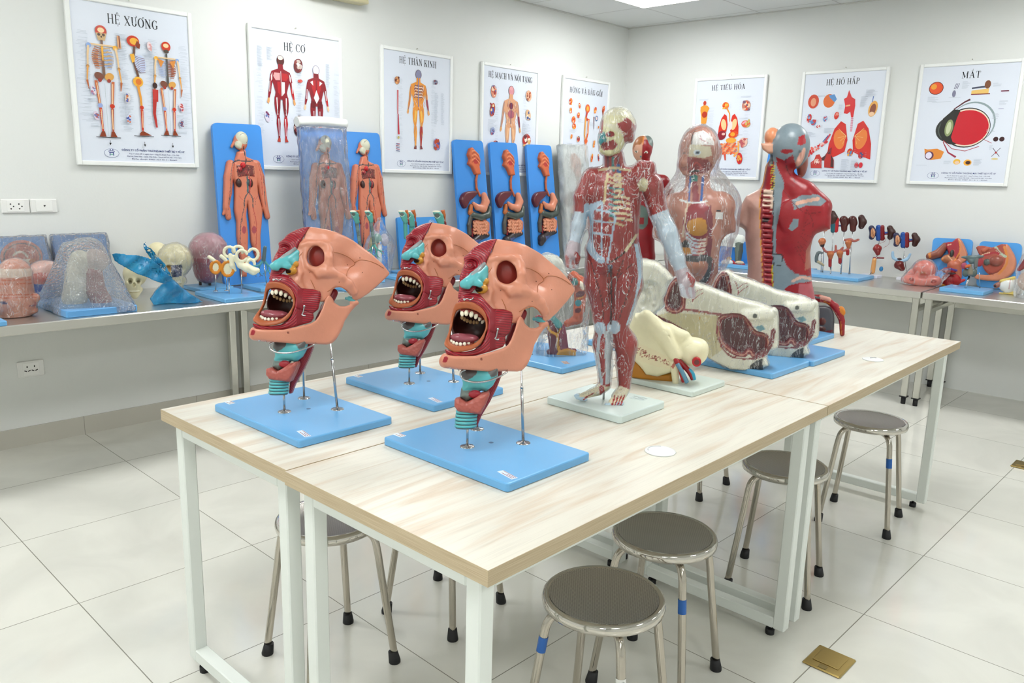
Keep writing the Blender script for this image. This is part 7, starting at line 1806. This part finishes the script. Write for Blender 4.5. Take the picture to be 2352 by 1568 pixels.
# ---- circulation boards
def circ(px, py, y, label, group='blue circulation boards'):
    O = onplane(555, 470, (0, -.115, 0), (0, 1, 0)); c = np.array([O[0], -.16, BZ]); t = thing('circulation_board', label, 'anatomical model', tuple(c), 0, group)
    fr = Frame2(O, (1, 0, 0), 8.5).crop(*CB); bd = plate(fr, [(296, 72), (678, 92), (775, 1330), (395, 1350)], .022, '#3c8bdc', 'backboard', t, c, .03)
    s = Px(fr, kk(O[0], -.12, 3.409), c, (350, 110, 780, 1300), -6, 60, .0034); SKN = '#cb765a'
    s.S([(492, 300), (555, 290), (560, 340), (640, 375), (662, 420), (648, 560), (655, 640), (690, 760), (680, 880), (672, 960), (680, 1140), (650, 1170), (600, 1010), (590, 860), (578, 760), (568, 700), (560, 800), (575, 950), (572, 1100), (565, 1280), (520, 1280), (510, 1130), (490, 960), (488, 850), (468, 760), (470, 640), (470, 560), (440, 420), (470, 375)], 10, 50, SKN, 6, rnd=22)
    for P, r in (([(440, 400, 12), (425, 500, 12), (418, 620, 12), (405, 740, 14)], [34, 36, 32, 24]), ([(640, 400, 12), (672, 500, 12), (690, 620, 12), (712, 740, 14)], [34, 34, 30, 24]), ([(405, 740, 14), (385, 790, 14)], [18, 10]), ([(415, 750, 14), (425, 815, 14)], [24, 22]), ([(712, 740, 14), (730, 810, 14)], [24, 22])): s.L(P, r, SKN, 5)
    s.E((518, 225, 14), (56, 66, 34), SKN, 6); s.L([(468, 225, 14), (450, 262, 14)], [10, 10], SKN, 5); s.E((528, 200, 24), (50, 56, 34), '#c9c8b2', 3); s.E((505, 240, 26), (30, 30, 24), '#c9c8b2', 5); s.L([(490, 250, 30), (510, 262, 30)], 16, '#cdcab0', 4); s.E((500, 215, 52), (12, 9, 10), None, 2, 'cut')
    s.S([(478, 410), (540, 400), (615, 415), (620, 500), (560, 490), (488, 505)], 16, 46, '#6c2c28', 4, rnd=8); s.E((540, 405, 44), (20, 22, 14), '#c01c24', 2); s.E((515, 440, 40), (18, 18, 12), '#a02430', 2)
    for x in (505, 595): s.E((x, 545, 34), (22, 34, 18), '#3c1c18', 2)
    s.line('#2c3034', [(525, 265), (545, 370), (540, 400)], 8); s.line('#343840', [(445, 390), (480, 375), (540, 380), (600, 378)], 9); s.line('#3c5c60', [(555, 500), (560, 620)], 15); s.line('#a02028', [(572, 500), (575, 620)], 9)
    for sx in (-1, 1):
        s.line('#3c4448', [(566, 620), (566 + sx * 30, 670), (566 + sx * 34, 740)], 8); s.line('#a8302c' if sx > 0 else '#4c4448', [(566 + sx * 34, 740), (566 + sx * 62, 880), (566 + sx * 55 - 10 * (sx < 0), 1100)], 5); s.line('#4c5054', [(540 + sx * 100, 385), (548 + sx * 125, 480), (552 + sx * 135, 620), (552 + sx * 145, 720)], 5); s.line('#a8302c', [(540 + sx * 90, 390), (548 + sx * 112, 500), (552 + sx * 120, 640)], 4)
        s.oval('#a0424a', 552 + sx * 58 if sx > 0 else 538 + sx * 0 - 8, 915, 16, 30); s.line('#b04a40', [(566 + sx * 50, 680), (566 + sx * 76, 650)], 4)
    rs = random.Random(2)
    for i in range(46):
        x, y = rs.uniform(480, 615), rs.uniform(415, 495); s.line(('#a83430', '#2c1c1c', '#c88c6c')[i % 3], [(x, y), (x + rs.uniform(-16, 16), y + rs.uniform(4, 22))], 3, sm=0)
    for i in range(40):
        sx = rs.choice((-1, 1)); f = rs.random(); x, y = (552 + sx * (125 + 22 * f), 420 + 380 * f) if i % 2 else (560 + sx * rs.uniform(20, 70), 650 + 520 * f); s.line(rs.choice(('#a83c34', '#6c4444', '#b0544a')), [(x, y), (x + rs.uniform(-14, 14), y + rs.uniform(14, 40))], 2.2, sm=0)
    s.line('#4c4448', [(490, 180), (520, 165), (550, 200), (545, 240)], 3); s.out('body_relief', plas, t); return t, c, fr
C0, cc0, cfr = circ(0, 0, 0, 'blue board with a body relief of arteries and veins, nearest on the left bench')
def shift(px0, px1, py, y=-.115): return onplane(px1, py, (0, y, 0), (0, 1, 0))[0] - onplane(px0, py, (0, y, 0), (0, 1, 0))[0]
C2 = copy_tree(C0); C2.location = C0.location + Vector((shift(552.5, 838, 330), 0, .0)); C2['label'] = 'blue board with a body relief of blood vessels, right of the wrapped one'
C1 = copy_tree(C0); C1.location = C0.location + Vector((shift(552.5, 738, 330) - .08, -.165, .0)); C1['label'] = 'blue body relief board wrapped in clear film with white foam along its top'
P4 = [cfr.pt(x, y, 0)[:2] for x, y in ((290, 66), (684, 86), (781, 1340), (390, 1360))]
q = Clay(np.array([min(p[0] for p in P4) - .04, min(p[1] for p in P4) - .03, -.05]), np.array([max(p[0] for p in P4) + .04, max(p[1] for p in P4) + .04, .07]), .007); q.slab(np.array(P4), .004, .06, None, 0, rnd=.015); q.F -= .006; q.noise(.003, 45, 3); clipz(q, cfr, BZ + .001); q.skin('plastic_wrap', film('wrap_sheet', haze=.09, shine=.75, scale=14, rough=.1, bump=.03, streak=.16), cfr, C1, cc0)
a, b = (cfr.W(cfr.pt(x, y, .005)[None])[0] - cc0 for x, y in ((270, 30), (705, 52))); f = MB().col('#eceeec').tube(spline([a, a * .5 + b * .5 + np.array([0, 0, .008]), b], 6), .028, 14); f.build('foam_strip', plain('foam', '#eceeec', .8), C1)
# a further one beyond the back-turned torso, against the right-hand wall
C3 = copy_tree(C0); v = rw(1.50, .16, BZ); C3.location = Vector(v); C3.rotation_euler = (0, 0, math.atan2(RT[1], RT[0])); C3['label'] = 'blue circulation board on the right wall, showing only left of the back-turned torso'
# ---- digestive boards
def digest():
    O = onplane(1090, 480, (0, -.12, 0), (0, 1, 0)); c = np.array([O[0], -.165, BZ]); t = thing('digestion_board', 'x', 'anatomical model', tuple(c), 0, 'blue digestive tract boards')
    fr = Frame2(O, (1, 0, 0), 8.5).crop(*CC); plate(fr, [(1022, 78), (1290, 92), (1395, 1290), (1112, 1300)], .022, '#3c8bdc', 'backboard', t, c, .03)
    K = kk(O[0], -.12, 3.92); X = lambda: Px(fr, K, c, (1060, 130, 1380, 1110), -6, 75, .0036); s = X(); OR = '#c8643c'
    s.S([(1165, 160), (1185, 150), (1205, 175), (1245, 215), (1258, 270), (1250, 330), (1262, 395), (1215, 395), (1185, 330), (1150, 300), (1165, 260), (1148, 215)], 10, 50, OR, 6, rnd=14); s.L([(1238, 395, 14), (1228, 450, 14), (1232, 520, 14), (1262, 585, 20)], 11, '#b85a30', 5)
    s.oval('#b02c2c', 1205, 280, 22, 26)
    for i in range(6): s.line(('#e09a70', '#8c3424')[i % 2], [(1168, 190 + 20 * i), (1200, 185 + 18 * i), (1240, 230 + 18 * i)], 5)
    for i in range(7): s.oval('#e0a880', 1255, 290 + 16 * i, 7, 4)
    s.out('throat_and_gullet', TISS, t); s = X(); s.S([(1085, 620), (1110, 565), (1160, 545), (1240, 550), (1205, 600), (1160, 640), (1130, 700), (1105, 680)], 16, 60, '#5c2028', 6, rnd=20, sm=3); s.out('liver', plas_s, t)
    s = X(); s.L([(1300, 580, 30), (1315, 640, 34), (1290, 700, 34), (1240, 690, 30), (1205, 655, 26)], [26, 36, 38, 28, 16], '#d2866a', 8); s.out('stomach', plas_s, t)
    s = X(); s.L([(1180, 680, 14), (1175, 740, 14), (1210, 750, 14)], [20, 22, 20], '#b8642c', 6); s.L([(1200, 762, 24), (1270, 780, 28), (1332, 758, 26), (1344, 700, 18)], [28, 32, 32, 26], '#3f4a44', 6); s.L([(1180, 780, 14), (1165, 850, 14), (1170, 930, 14)], [20, 20, 20], '#4a443c', 6)
    for i in range(8): s.line('#2c3430', [(1160, 775 + 20 * i), (1200, 782 + 20 * i)], 4)
    s.L([(1330, 940, 12), (1250, 960, 14), (1190, 1010, 20), (1180, 1050, 20)], [22, 34, 44, 30], '#2c2428', 8); s.E((1190, 915, 14), (24, 40, 14), '#8c2430', 4); s.fill('#3c4c84', [(1180, 990), (1240, 980), (1220, 1040), (1190, 1030)]); s.out('colon', TISS, t)
    s = X(); s.S([(1200, 805), (1300, 795), (1340, 830), (1340, 900), (1310, 945), (1230, 935), (1200, 880)], 10, 50, '#c8785a', 4, rnd=16)
    for j in range(4): s.L([(1206 + 11.5 * i, 832 + 30 * j + (11 if i % 2 else -9) + 5 * math.sin(2.3 * i + j), 34 + 4 * (i % 3)) for i in range(12)], 8.5, '#cf8868', 1.5, sm=2)
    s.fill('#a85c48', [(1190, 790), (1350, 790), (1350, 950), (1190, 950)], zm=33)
    s.out('small_intestine', plas_s, t); return t, c, fr
G0, gc, gfr = digest(); G0['label'] = 'blue board with a digestive tract, leftmost of its three unwrapped twins'
for px, lb in ((1162, 'blue board with a digestive tract, middle one of the unwrapped three'), (1244, 'blue board with a digestive tract, rightmost of the unwrapped three')):
    o = copy_tree(G0); o.location = G0.location + Vector((shift(1081, px, 390, -.12), -.0, 0)); o['label'] = lb
o = copy_tree(G0); w_ = [k for k in o.children if k.name.startswith('backboard')][0]; w_.data = w_.data.copy(); w_.data.materials.clear(); w_.data.materials.append(plain('pale_board', '#dfe6e4', .4)); o.location = G0.location + Vector((shift(1081, 1312, 400, -.12), -.03, 0)); o['label'] = 'digestive board swathed in milky film, right of the three bare ones'
P4 = [gfr.pt(x, y, 0)[:2] for x, y in ((1010, 64), (1300, 76), (1405, 1300), (1100, 1312))]; q = Clay(np.array([min(p[0] for p in P4) - .04, min(p[1] for p in P4) - .03, -.05]), np.array([max(p[0] for p in P4) + .04, max(p[1] for p in P4) + .04, .08]), .008); q.slab(np.array(P4), .008, .075, None, 0, rnd=.015); q.F -= .004; q.noise(.004, 40, 3)
clipz(q, gfr, BZ + .001); q.skin('milky_wrap', film('milky_wrap', haze=.34, shine=.5, scale=14, rough=.2, bump=.02, streak=.1, hazecol=(.86, .9, .88)), gfr, o, gc)
# ---- larynx and windpipe models
TE = '#4f9a90'
def larynx(x, y, px, sc_, label, tall=True):
    """sc_: photo units per drawing unit"""
    t, c = stand('bronchial_tree', label, x, y, group='bronchial trees and larynxes'); fr = upr(x, y, px, 560, (px, 482, sc_)); s = Px(fr, kk(x, y, sc_, 1.05), c, (-130, -20, 300, 900), -110, 110, .0034)
    s.S([(-30, 30), (10, 12), (50, 20), (95, 60), (110, 200), (60, 210), (30, 170), (-10, 90)], 10, 70, TE, 8, rnd=22); s.E((12, 22, 10), (48, 16, 34), '#e2dcc4', 4); s.S([(60, 5), (110, -5), (125, 60), (120, 160), (95, 60)], -25, 60, '#b8602c', 6, rnd=16); s.L([(115, 150, -20), (128, 220, -20)], [16, 12], '#7c1c24', 5)
    s.oval('#56605c', 20, 62, 32, 26, z=20); s.line('#d8e0d0', [(-20, 60), (20, 100), (60, 70)], 5, z=20)
    if tall:
        s.L([(70, 200, 0), (95, 380, 0), (120, 560, 0)], [30, 26, 26], '#5c6c6c', 6)
        for i in range(16): s.line('#7f9c98', [(40, 220 + 20 * i), (140, 224 + 20 * i)], 5)
        go = tree_branches(s, 0, 0, 0, TE, 4, int(px)); go(120, 560, 0, .5, 90, 24, 0); go(120, 560, 0, -.5, 90, 24, 0)
    else: s.L([(70, 200, 0), (80, 420, 0)], [32, 30], TE, 6)
    s.out('airways', plas_s, t)
    rod(t, (0, 0, .018), s.w((110, 560 if tall else 400, 0)), .003, .014); board(t, .15, .15, .018); return t
larynx(-3.345, -.65, 809, 6.6, 'larynx with branching windpipe, left one before the wrapped board'); larynx(-3.09, -.46, 842, 7.1, 'larynx with branching windpipe on a blue board, before the tied lung bag')
larynx(-2.83, -.46, 920, 6.6, 'teal larynx just above the rear open-mouthed head', False); larynx(-2.66, -.27, 932, 5.2, 'teal larynx with red muscle, highest of the pair above the rear head', False); larynx(-2.43, -.27, 1000, 5.2, 'teal larynx peeking over the crumpled clear bag', False)
def lungbag(x, y, px, py, P, label, sc_=7.13, tie=True):
    t, c = stand('wrapped_lung_model', label, x, y, group='lung models in clear bags'); fr = upr(x, y, px, py, CD); K = kk(x, y, 7.13); s = Px(fr, K, c, (P[0] - 300, P[1] - 40, P[0] + 300, 1420), -240, 240, .0055); rs = random.Random(int(px))
    for i in range(9): s.E((P[0] + rs.uniform(-120, 120), P[1] + rs.uniform(180, 480), rs.uniform(-60, 60)), (60, 80, 50), rs.choice(['#9fb8a8', '#b8b4c4', '#b05a5c', '#c8b87c', '#7fa89c']), 20)
    s.out('lung', TISS, t); b = MB().col('#e4e8ea').tube([s.w((P[0], P[1] + 400)), np.array([0, 0, .02])], .016, 12); b.build('white_stand', plas_s, t)
    q = Px(fr, K, c, (P[0] - 330, P[1] - 80, P[0] + 330, 1420), -280, 280, .0075); q.L([(P[0], P[1] + 40), (P[0], P[1] + 140), (P[0] + 10, P[1] + 420), (P[0], P[1] + 800)], [50, 90, 235, 200], None, 60); q.cl.noise(.004, 45, 2); q.ground(); q.cl.skin('clear_bag', BAG, fr, t, c)
    if tie: q.tube([(P[0] - 30, P[1] + 10), (P[0], P[1] - 20), (P[0] + 40, P[1] + 5)], 26, '#dfe4ea', 'bag_knot', BAG, t, 10)
    board(t, .16, .16, .02)
lungbag(-2.885, -.30, 870, 560, (655, 320), 'lung model inside a tied clear bag on a white stand'); lungbag(-2.57, -.45, 990, 560, (1500, 360), 'lung model in a puffed clear bag above the rear open-mouthed head')
for x0, x1, lb in ((912, 946, 'plain blue board edge on the left bench behind the highest larynx'), (950, 1022, 'plain blue board leaning beside the crumpled clear bag')):
    O = onplane((x0 + x1) / 2, 560, (0, -.09, 0), (0, 1, 0)); c = np.array([O[0], -.12, BZ]); t = thing('blue_board', lb, 'board', tuple(c)); fr = Frame2(O, (1, 0, 0), 8).crop(0, 0, 1); plate(fr, [(x0, 499), (x1 - 4, 497), (x1 + 18, 700), (x0 + 16, 700)], .02, '#3f94dc', 'backboard', t, c, .015)
# ================================================================== models on the right-hand bench
CRR = (1840, 460, 4.594)
def R_(px, py, x, y, box, c0=-90, c1=90, h=.0042, cr=CRR, ctr=None):
    c = np.array([x, y, BZ]) if ctr is None else ctr
    return Px(upr(x, y, px, py, cr), kk(x, y, cr[2]), c, box, c0, c1, h)
KID, VB, VR = '#3c1c18', '#1c4c9c', '#7c141c'
def kidney_model(x, y, px, cx, cy, label, kind):
    """cx, cy: centre of the vessel block"""
    t, c = stand('kidney_model', label, x, y, group='kidney and bladder models on rods'); s = R_(px, 570, x, y, (cx - 190, cy - 110, cx + 190, cy + 520))
    if kind != 'trio':
        for dx, cut in ((-85, True), (110, False)):
            s.L([(cx + dx - 8, cy - 50), (cx + dx + 12, cy - 5), (cx + dx - 6, cy + 45)], [30, 36, 28], KID if not cut else '#2c2a4c', 12)
            if cut: s.oval('#d09468', cx + dx + 8, cy, 24, 52, z=8); s.line('#8c4c38', [(cx + dx + 4, cy - 36), (cx + dx + 12, cy + 36)], 6, z=8)
        s.L([(cx - 20, cy - 62), (cx - 20, cy + 62)], 24, VB, 3); s.L([(cx + 22, cy - 62), (cx + 22, cy + 62)], 22, VR, 3); s.L([(cx - 80, cy), (cx, cy), (cx + 90, cy - 4)], 9, VB, 4); s.L([(cx + 20, cy + 18), (cx + 80, cy + 12)], 7, VR, 3)
    if kind == 'male':
        s.L([(cx - 30, cy + 170), (cx - 25, cy + 215)], [46, 24], '#8c2420', 10); s.L([(cx - 70, cy + 262), (cx + 36, cy + 265)], [9, 9], '#7c1c2c', 4); s.L([(cx - 62, cy + 285), (cx - 80, cy + 410)], [22, 24], '#d89a5c', 8); s.E((cx + 10, cy + 380, 0), (20, 28, 18), '#2f7fb8', 2)
        for P in ([(cx + 40, cy + 30), (cx + 50, cy + 90), (cx - 50, cy + 125), (cx - 70, cy + 160)], [(cx + 95, cy + 70), (cx + 90, cy + 120), (cx + 30, cy + 160)]): s.L(P, 4, '#a85a54', 1, sm=3)
    if kind == 'female':
        s.L([(cx - 128, cy + 130), (cx - 120, cy + 190), (cx - 50, cy + 215), (cx + 20, cy + 205), (cx + 55, cy + 150)], [14, 16, 16, 16, 12], '#9cc0dc', 4, sm=3); s.L([(cx - 60, cy + 265), (cx - 30, cy + 300)], [50, 30], '#6c2420', 10); s.E((cx - 55, cy + 200, 10), (22, 12, 18), '#3c2020', 3)
        s.L([(cx - 80, cy + 90), (cx - 50, cy + 125)], 3, '#d8d8d4', 1)
    s.out('organs', plas_s, t); return t, c, s
t, c, s = kidney_model(-.06, -2.27, 2017, 835, 343, 'kidneys with red bladder on a rod and small white base, middle of the kidney models', 'male'); rod(t, (0, 0, .02), s.w((810, 560)), .0028, .01); board(t, .10, .13, .02, '#d4d6e6'); rod(t, s.w((812, 500)), s.w((830, 405)), .0028, 0)
t, c, s = kidney_model(.0, -2.50, 2078, 1095, 418, 'kidneys with pale blue tubes on a rod and small white base, rightmost kidney model', 'female'); rod(t, (0, 0, .02), s.w((1085, 560)), .0028, .01); board(t, .09, .12, .02, '#dcdce4'); rod(t, s.w((1075, 690)), s.w((1095, 480)), .0028, 0)
x, y = -.27, -2.07; t, c = stand('kidney_model', 'four rods of kidneys, uterus and bladder models on one wide blue board', x, y, group='kidney and bladder models on rods'); s = R_(1925, 560, x, y, (130, 130, 720, 740), -130, 130)
for cx, cy in ((335, 185), (640, 228)): s.L([(cx - 4, cy - 45), (cx + 12, cy), (cx - 4, cy + 45)], [32, 38, 30], KID, 10)
for cx in (455, 548): s.L([(cx - 6, 205), (cx + 6, 240)], [42, 40], '#4a201c', 8); s.L([(cx, 240), (cx, 305)], [34, 30], '#54221c', 4)
s.L([(340, 200), (335, 320)], 24, '#1f5c68', 3); s.L([(380, 200), (370, 320)], 20, '#b01420', 3); s.L([(300, 262), (430, 268)], 9, '#3c4c84', 3); s.E((250, 300, 0), (32, 30, 24), '#c8785a', 4)
for cx, cy, r in ((310, 575, 36), (410, 565, 34), (500, 455, 34), (222, 440, 40)): s.L([(cx, cy - 5), (cx, cy + 30)], [r, r * .6], '#b8683a', 6)
for P in ([(232, 500), (260, 540), (310, 545), (360, 540), (365, 480)], [(370, 535), (410, 530), (460, 530), (510, 500)], [(460, 420), (520, 410), (560, 430), (605, 415)], [(400, 540), (440, 500)]): s.L(P, 12, '#a85a50', 4, sm=3)
for cx, y0, y1 in ((305, 615, 690), (410, 600, 655), (492, 530, 565)): s.L([(cx, y0), (cx, y1)], 17, '#9c1c20', 3)
s.E((225, 470, 10), (22, 24, 18), '#2c2020', 4); s.L([(225, 555), (185, 550), (165, 590), (162, 640)], [10, 16, 18, 18], '#5c6668', 4, sm=3); s.L([(165, 640), (200, 660), (235, 685)], [16, 16, 12], '#a89878', 4); s.out('organs', plas_s, t)
for px_, top, bot, o in ((245, 330, 600, 40), (340, 320, 520, 30), (308, 700, 795, -60), (418, 650, 775, -20), (455, 310, 480, 0), (545, 310, 420, 30), (520, 520, 745, 60), (215, 560, 720, 60)):
    q = s.w((px_, bot, -o)); q2 = q.copy(); q2[2] = .02
    rod(t, q2, s.w((px_, top, 0)), .0026, .011)
board(t, .30, .50, .022)
t, c = stand('blue_board', 'small empty blue board edge behind the four-rod kidney board', -.10, -1.77, 'board'); board(t, .16, .20, .02)
# ---- pink pelvis in a clear bag
x, y = -.20, -2.66; t, c = stand('pelvis_model', 'salmon pink pelvis bones in a clear bag lying flat on the bench', x, y); s = R_(2118, 630, x, y, (1040, 600, 1520, 940), -140, 140); PK = '#dc7a6c'
s.E((1300, 740, 0), (110, 110, 80), PK, 30); s.L([(1120, 830, 40), (1250, 850, 50), (1420, 850, 40)], [44, 60, 54], PK, 20); s.L([(1100, 830, -30), (1180, 760, -20)], [30, 40], PK, 20); s.E((1165, 835, 80), (22, 20, 40), None, 8, 'cut'); s.E((1290, 800, 90), (50, 30, 40), None, 14, 'cut'); s.E((1400, 860, 80), (26, 20, 30), None, 8, 'cut'); s.fill('#c87c58', [(1250, 745), (1310, 740), (1312, 775), (1255, 778)]); s.out('pelvis_bone', plas_s, t)
s.L([(1500, 780, 0), (1560, 740, 0)], [40, 20], None, 30); s.wrap(BAG, t, 18, 5, 5, 45, 'clear_bag')
# ---- red muscle organ
x, y = -.075, -2.85; t, c = stand('pelvic_muscle_model', 'dark red muscle bowl with purple and yellow edges between the pink bag and grey model', x, y); s = R_(2190, 640, x, y, (1440, 690, 1740, 930), -70, 80)
s.E((1580, 840, 0), (95, 76, 60), '#9c161c', 10); s.E((1560, 740, 0), (70, 34, 40), '#b02a20', 10); s.L([(1500, 735, 20), (1570, 722, 30), (1640, 740, 20)], 12, '#4c3484', 5); s.L([(1640, 870, 0), (1720, 840, 0)], [24, 14], '#b0202c', 10); s.L([(1470, 890, 20), (1510, 895, 20)], 12, '#d0901c', 4); s.E((1590, 770, 60), (40, 12, 20), '#3c0c10', 3)
for i in range(5): s.line('#5c0c14', [(1520 + 18 * i, 790), (1510 + 26 * i, 900)], 4)
s.out('muscle_bowl', MUS, t)
# ---- pelvis section boards
def pelvis_board(poly, px, label, parts, yy, wall=.10):
    P0 = rw(0, wall, 0); O = onplane(px, 590, P0, RN); c = np.array([O[0], O[1], BZ]); t = thing('pelvis_section', label, 'anatomical model', tuple(c), 0, 'pelvis sections on blue boards'); fr = Frame2(O, RT, 9).crop(*CRR); plate(fr, poly, .022, '#4598e0', 'backboard', t, c, .03)
    s = Px(fr, kk(O[0], O[1], 4.594), c, (parts[0][0] - 10, 380, parts[0][1] + 10, 900), -6, 110, .0042)
    for q in parts[1]: (s.S(q[1], q[2], q[3], q[4], 6, rnd=16, sm=2) if q[0] == 'S' else s.L(q[1], q[2], q[3], 6) if q[0] == 'L' else s.E(q[1], q[2], q[3], 6) if q[0] == 'E' else s.line(q[3], q[1], q[2]) if q[0] == 'l' else s.E(q[1], q[2], None, 4, 'cut'))
    s.out('pelvis_relief', TISS, t); return t
PB, OR_, RD = '#c88060', '#d08038', '#a02430'
pelvis_board([(1392, 392), (1816, 412), (1750, 900), (1340, 900)], 2185, 'pelvis section relief on a blue board, left one behind the pink bag', ((1340, 1830), [
    ('S', [(1655, 400), (1700, 430), (1755, 560), (1740, 640), (1650, 690), (1580, 660), (1620, 560), (1640, 480)], 25, 70, PB), ('S', [(1530, 450), (1600, 440), (1655, 400), (1680, 520), (1660, 620), (1560, 670), (1560, 560)], 35, 70, RD), ('L', [(1360, 590, 30), (1450, 560, 30), (1520, 480, 30)], [40, 46, 36], '#8c5040'),
    ('E', (1560, 620, 50), (70, 50, 40), '#a86a48'), ('l', [(1360, 540), (1378, 600)], 26, OR_), ('l', [(1680, 430), (1690, 540), (1640, 640)], 12, OR_), ('E', (1590, 560, 80), (18, 40, 20), '#3c3c38'), ('l', [(1560, 480), (1600, 470)], 10, '#e0b090'), ('l', [(1570, 590), (1610, 640)], 8, '#e0b090'),
    ('L', [(1620, 690, 40), (1640, 800, 40)], [70, 50], '#b8664c'), ('L', [(1500, 620, 60), (1580, 600, 60)], [22, 26], '#c88048')]), 0)
pelvis_board([(1885, 428), (2332, 455), (2300, 960), (1840, 940)], 2290, 'pelvis section relief on a blue board with a rounded buttock, right one', ((1830, 2290), [
    ('S', [(2170, 460), (2220, 520), (2268, 620), (2262, 720), (2200, 800), (2080, 850), (1850, 830), (1840, 780), (1960, 790), (2080, 760), (2140, 660), (2150, 560)], 30, 90, PB), ('S', [(1850, 500), (1920, 480), (2020, 500), (2080, 480), (2160, 465), (2170, 600), (2140, 700), (2080, 760), (1980, 780), (1920, 700), (1900, 600)], 40, 90, '#a04838'),
    ('l', [(1850, 490), (1850, 560)], 24, OR_), ('l', [(2160, 500), (2190, 620), (2170, 700), (2100, 780)], 22, OR_), ('l', [(2060, 490), (2110, 560), (2170, 600)], 24, '#a8b8a0'), ('l', [(2070, 520), (2120, 570)], 8, RD), ('L', [(1930, 530, 90), (1960, 510, 90)], [24, 20], '#b86048'), ('E', (1960, 650, 92), (30, 34, 18), '#4c5450'),
    ('E', (2060, 640, 80), (66, 56, 40), '#8c4a3c'), ('l', [(1960, 585), (2050, 560), (2100, 570)], 22, RD), ('l', [(1900, 600), (1960, 570), (2010, 560)], 8, '#e8c0a0'), ('l', [(1880, 770), (1960, 740), (2040, 790)], 8, '#8c3430')]), 0)
# ---- grey uterus model on rods
x, y = -.31, -2.955; t, c = stand('organ_stand', 'grey antlered organ model on two rods over a blue board at the bench front', x, y); s = R_(2228, 610, x, y, (1660, 540, 1940, 830), -60, 60, .0034)
s.L([(1700, 600), (1760, 605), (1800, 640), (1840, 600), (1920, 590)], [10, 18, 30, 20, 10], '#56686a', 8, sm=2); s.E((1800, 600, 0), (50, 20, 26), '#56686a', 10); s.L([(1850, 620, 0), (1840, 700, 0)], [20, 18], '#6c7070', 8)
for dx in (-50, 30): s.E((1790 + dx, 765, 0), (34, 44, 30), '#56625c', 5)
s.L([(1785, 690, 20), (1785, 770, 20)], [18, 26], '#7c7464', 6); s.L([(1745, 700, 30), (1770, 690, 30)], 17, '#c8602c', 5); s.E((1720, 690, 0), (28, 36, 20), '#a0405c', 5); s.E((1880, 650, -10), (40, 50, 20), '#9c2c38', 5); s.out('organ', TISS, t)
rod(t, (-.03, .0, .02), s.w((1775, 800)), .006, .016); rod(t, (.06, -.06, .02), s.w((1880, 760)), .003, .011); board(t, .24, .25, .024); sticker(t, .05, .08, .0241, .03, .02)
# ---- white bone piece and bagged piece at the edge
x, y = -.18, -3.17; t, c = stand('joint_model', 'white bone piece with yellow rim lying on its side by the right edge', x, y); s = R_(2312, 650, x, y, (2020, 790, 2330, 1030), -90, 80)
s.E((2180, 900, 0), (80, 74, 60), '#dde0de', 16); s.L([(2110, 850, 20), (2250, 815, 20)], 16, '#d8c068', 6); s.L([(2100, 985, 20), (2180, 990, 20), (2250, 985, 20)], [16, 16, 26], '#d8c068', 8); s.L([(2250, 860, 0), (2290, 960, 0)], [40, 40], '#d8d4cc', 20); s.L([(2100, 880, 0), (2060, 900, 20)], [26, 28], '#8c5a50', 6); s.E((2050, 900, 42), (10, 14, 14), '#1c1414', 1); s.line('#b88c8c', [(2210, 830), (2190, 930)], 8); s.out('bone', plas_s, t)
x, y = -.22, -3.36; t, c = stand('bagged_model', 'red and cream piece in a clear bag cut off by the right edge', x, y); s = R_(2372, 642, x, y, (2200, 580, 2560, 1060), -120, 110, .005)
s.E((2400, 850, 0), (100, 110, 80), '#d0b8a8', 30); s.L([(2300, 730, 0), (2400, 640, 0)], [20, 50], '#a01c28', 16); s.out('organ', TISS, t); s.L([(2400, 600, 0), (2380, 980, 0)], [40, 110], None, 60); s.wrap(BAG, t, 14, 4, 6, 50, 'clear_bag')
# ---- leg arch model near the far corner
x, y = -.30, -1.36; t, c = stand('joint_model', 'white topped knee-like arch with grey leg on a blue base, between the torsos', x, y); CG = (1640, 540, 11.2); s = R_(1690, 580, x, y, (60, -60, 900, 820), -180, 150, .0046, CG)
s.L([(250, 130, 0), (480, 90, 0), (680, 110, 0)], [110, 130, 120], '#dfe4de', 40); s.L([(640, 200, 0), (640, 400, 0), (620, 640, 0)], [110, 100, 80], '#6c7870', 40); s.S([(150, 100), (560, 120), (540, 310), (150, 270)], 0, 200, '#dfe4de', 20, rnd=40); s.fill('#4c5450', [(660, 230), (760, 200), (740, 620), (600, 640)]); s.out('joint', plas_s, t)
s = R_(1690, 580, x, y, (60, 440, 960, 860), -180, 200, .0046, CG); s.E((340, 700, 100), (150, 70, 100), '#d8dcd8', 6); s.E((390, 600, 60), (66, 50, 40), '#d8a81c', 6); s.L([(480, 680, 90), (560, 780, 100), (740, 770, 100)], [40, 50, 60], '#9c1420', 20); s.E((660, 700, 110), (110, 40, 60), '#d8c0a0', 10); s.out('small_parts', plas_s, t)
board(t, .20, .34, .024); O = onplane(1690, 580, (x + .13, y, 0), (.7242, .6896, 0)); fr = Frame(O).crop(1640, 540, 11.2); plate(fr, [(60, 150), (830, 170), (880, 900), (60, 900)], .02, '#3c8bdc', 'backboard', t, c, .008); t2 = t
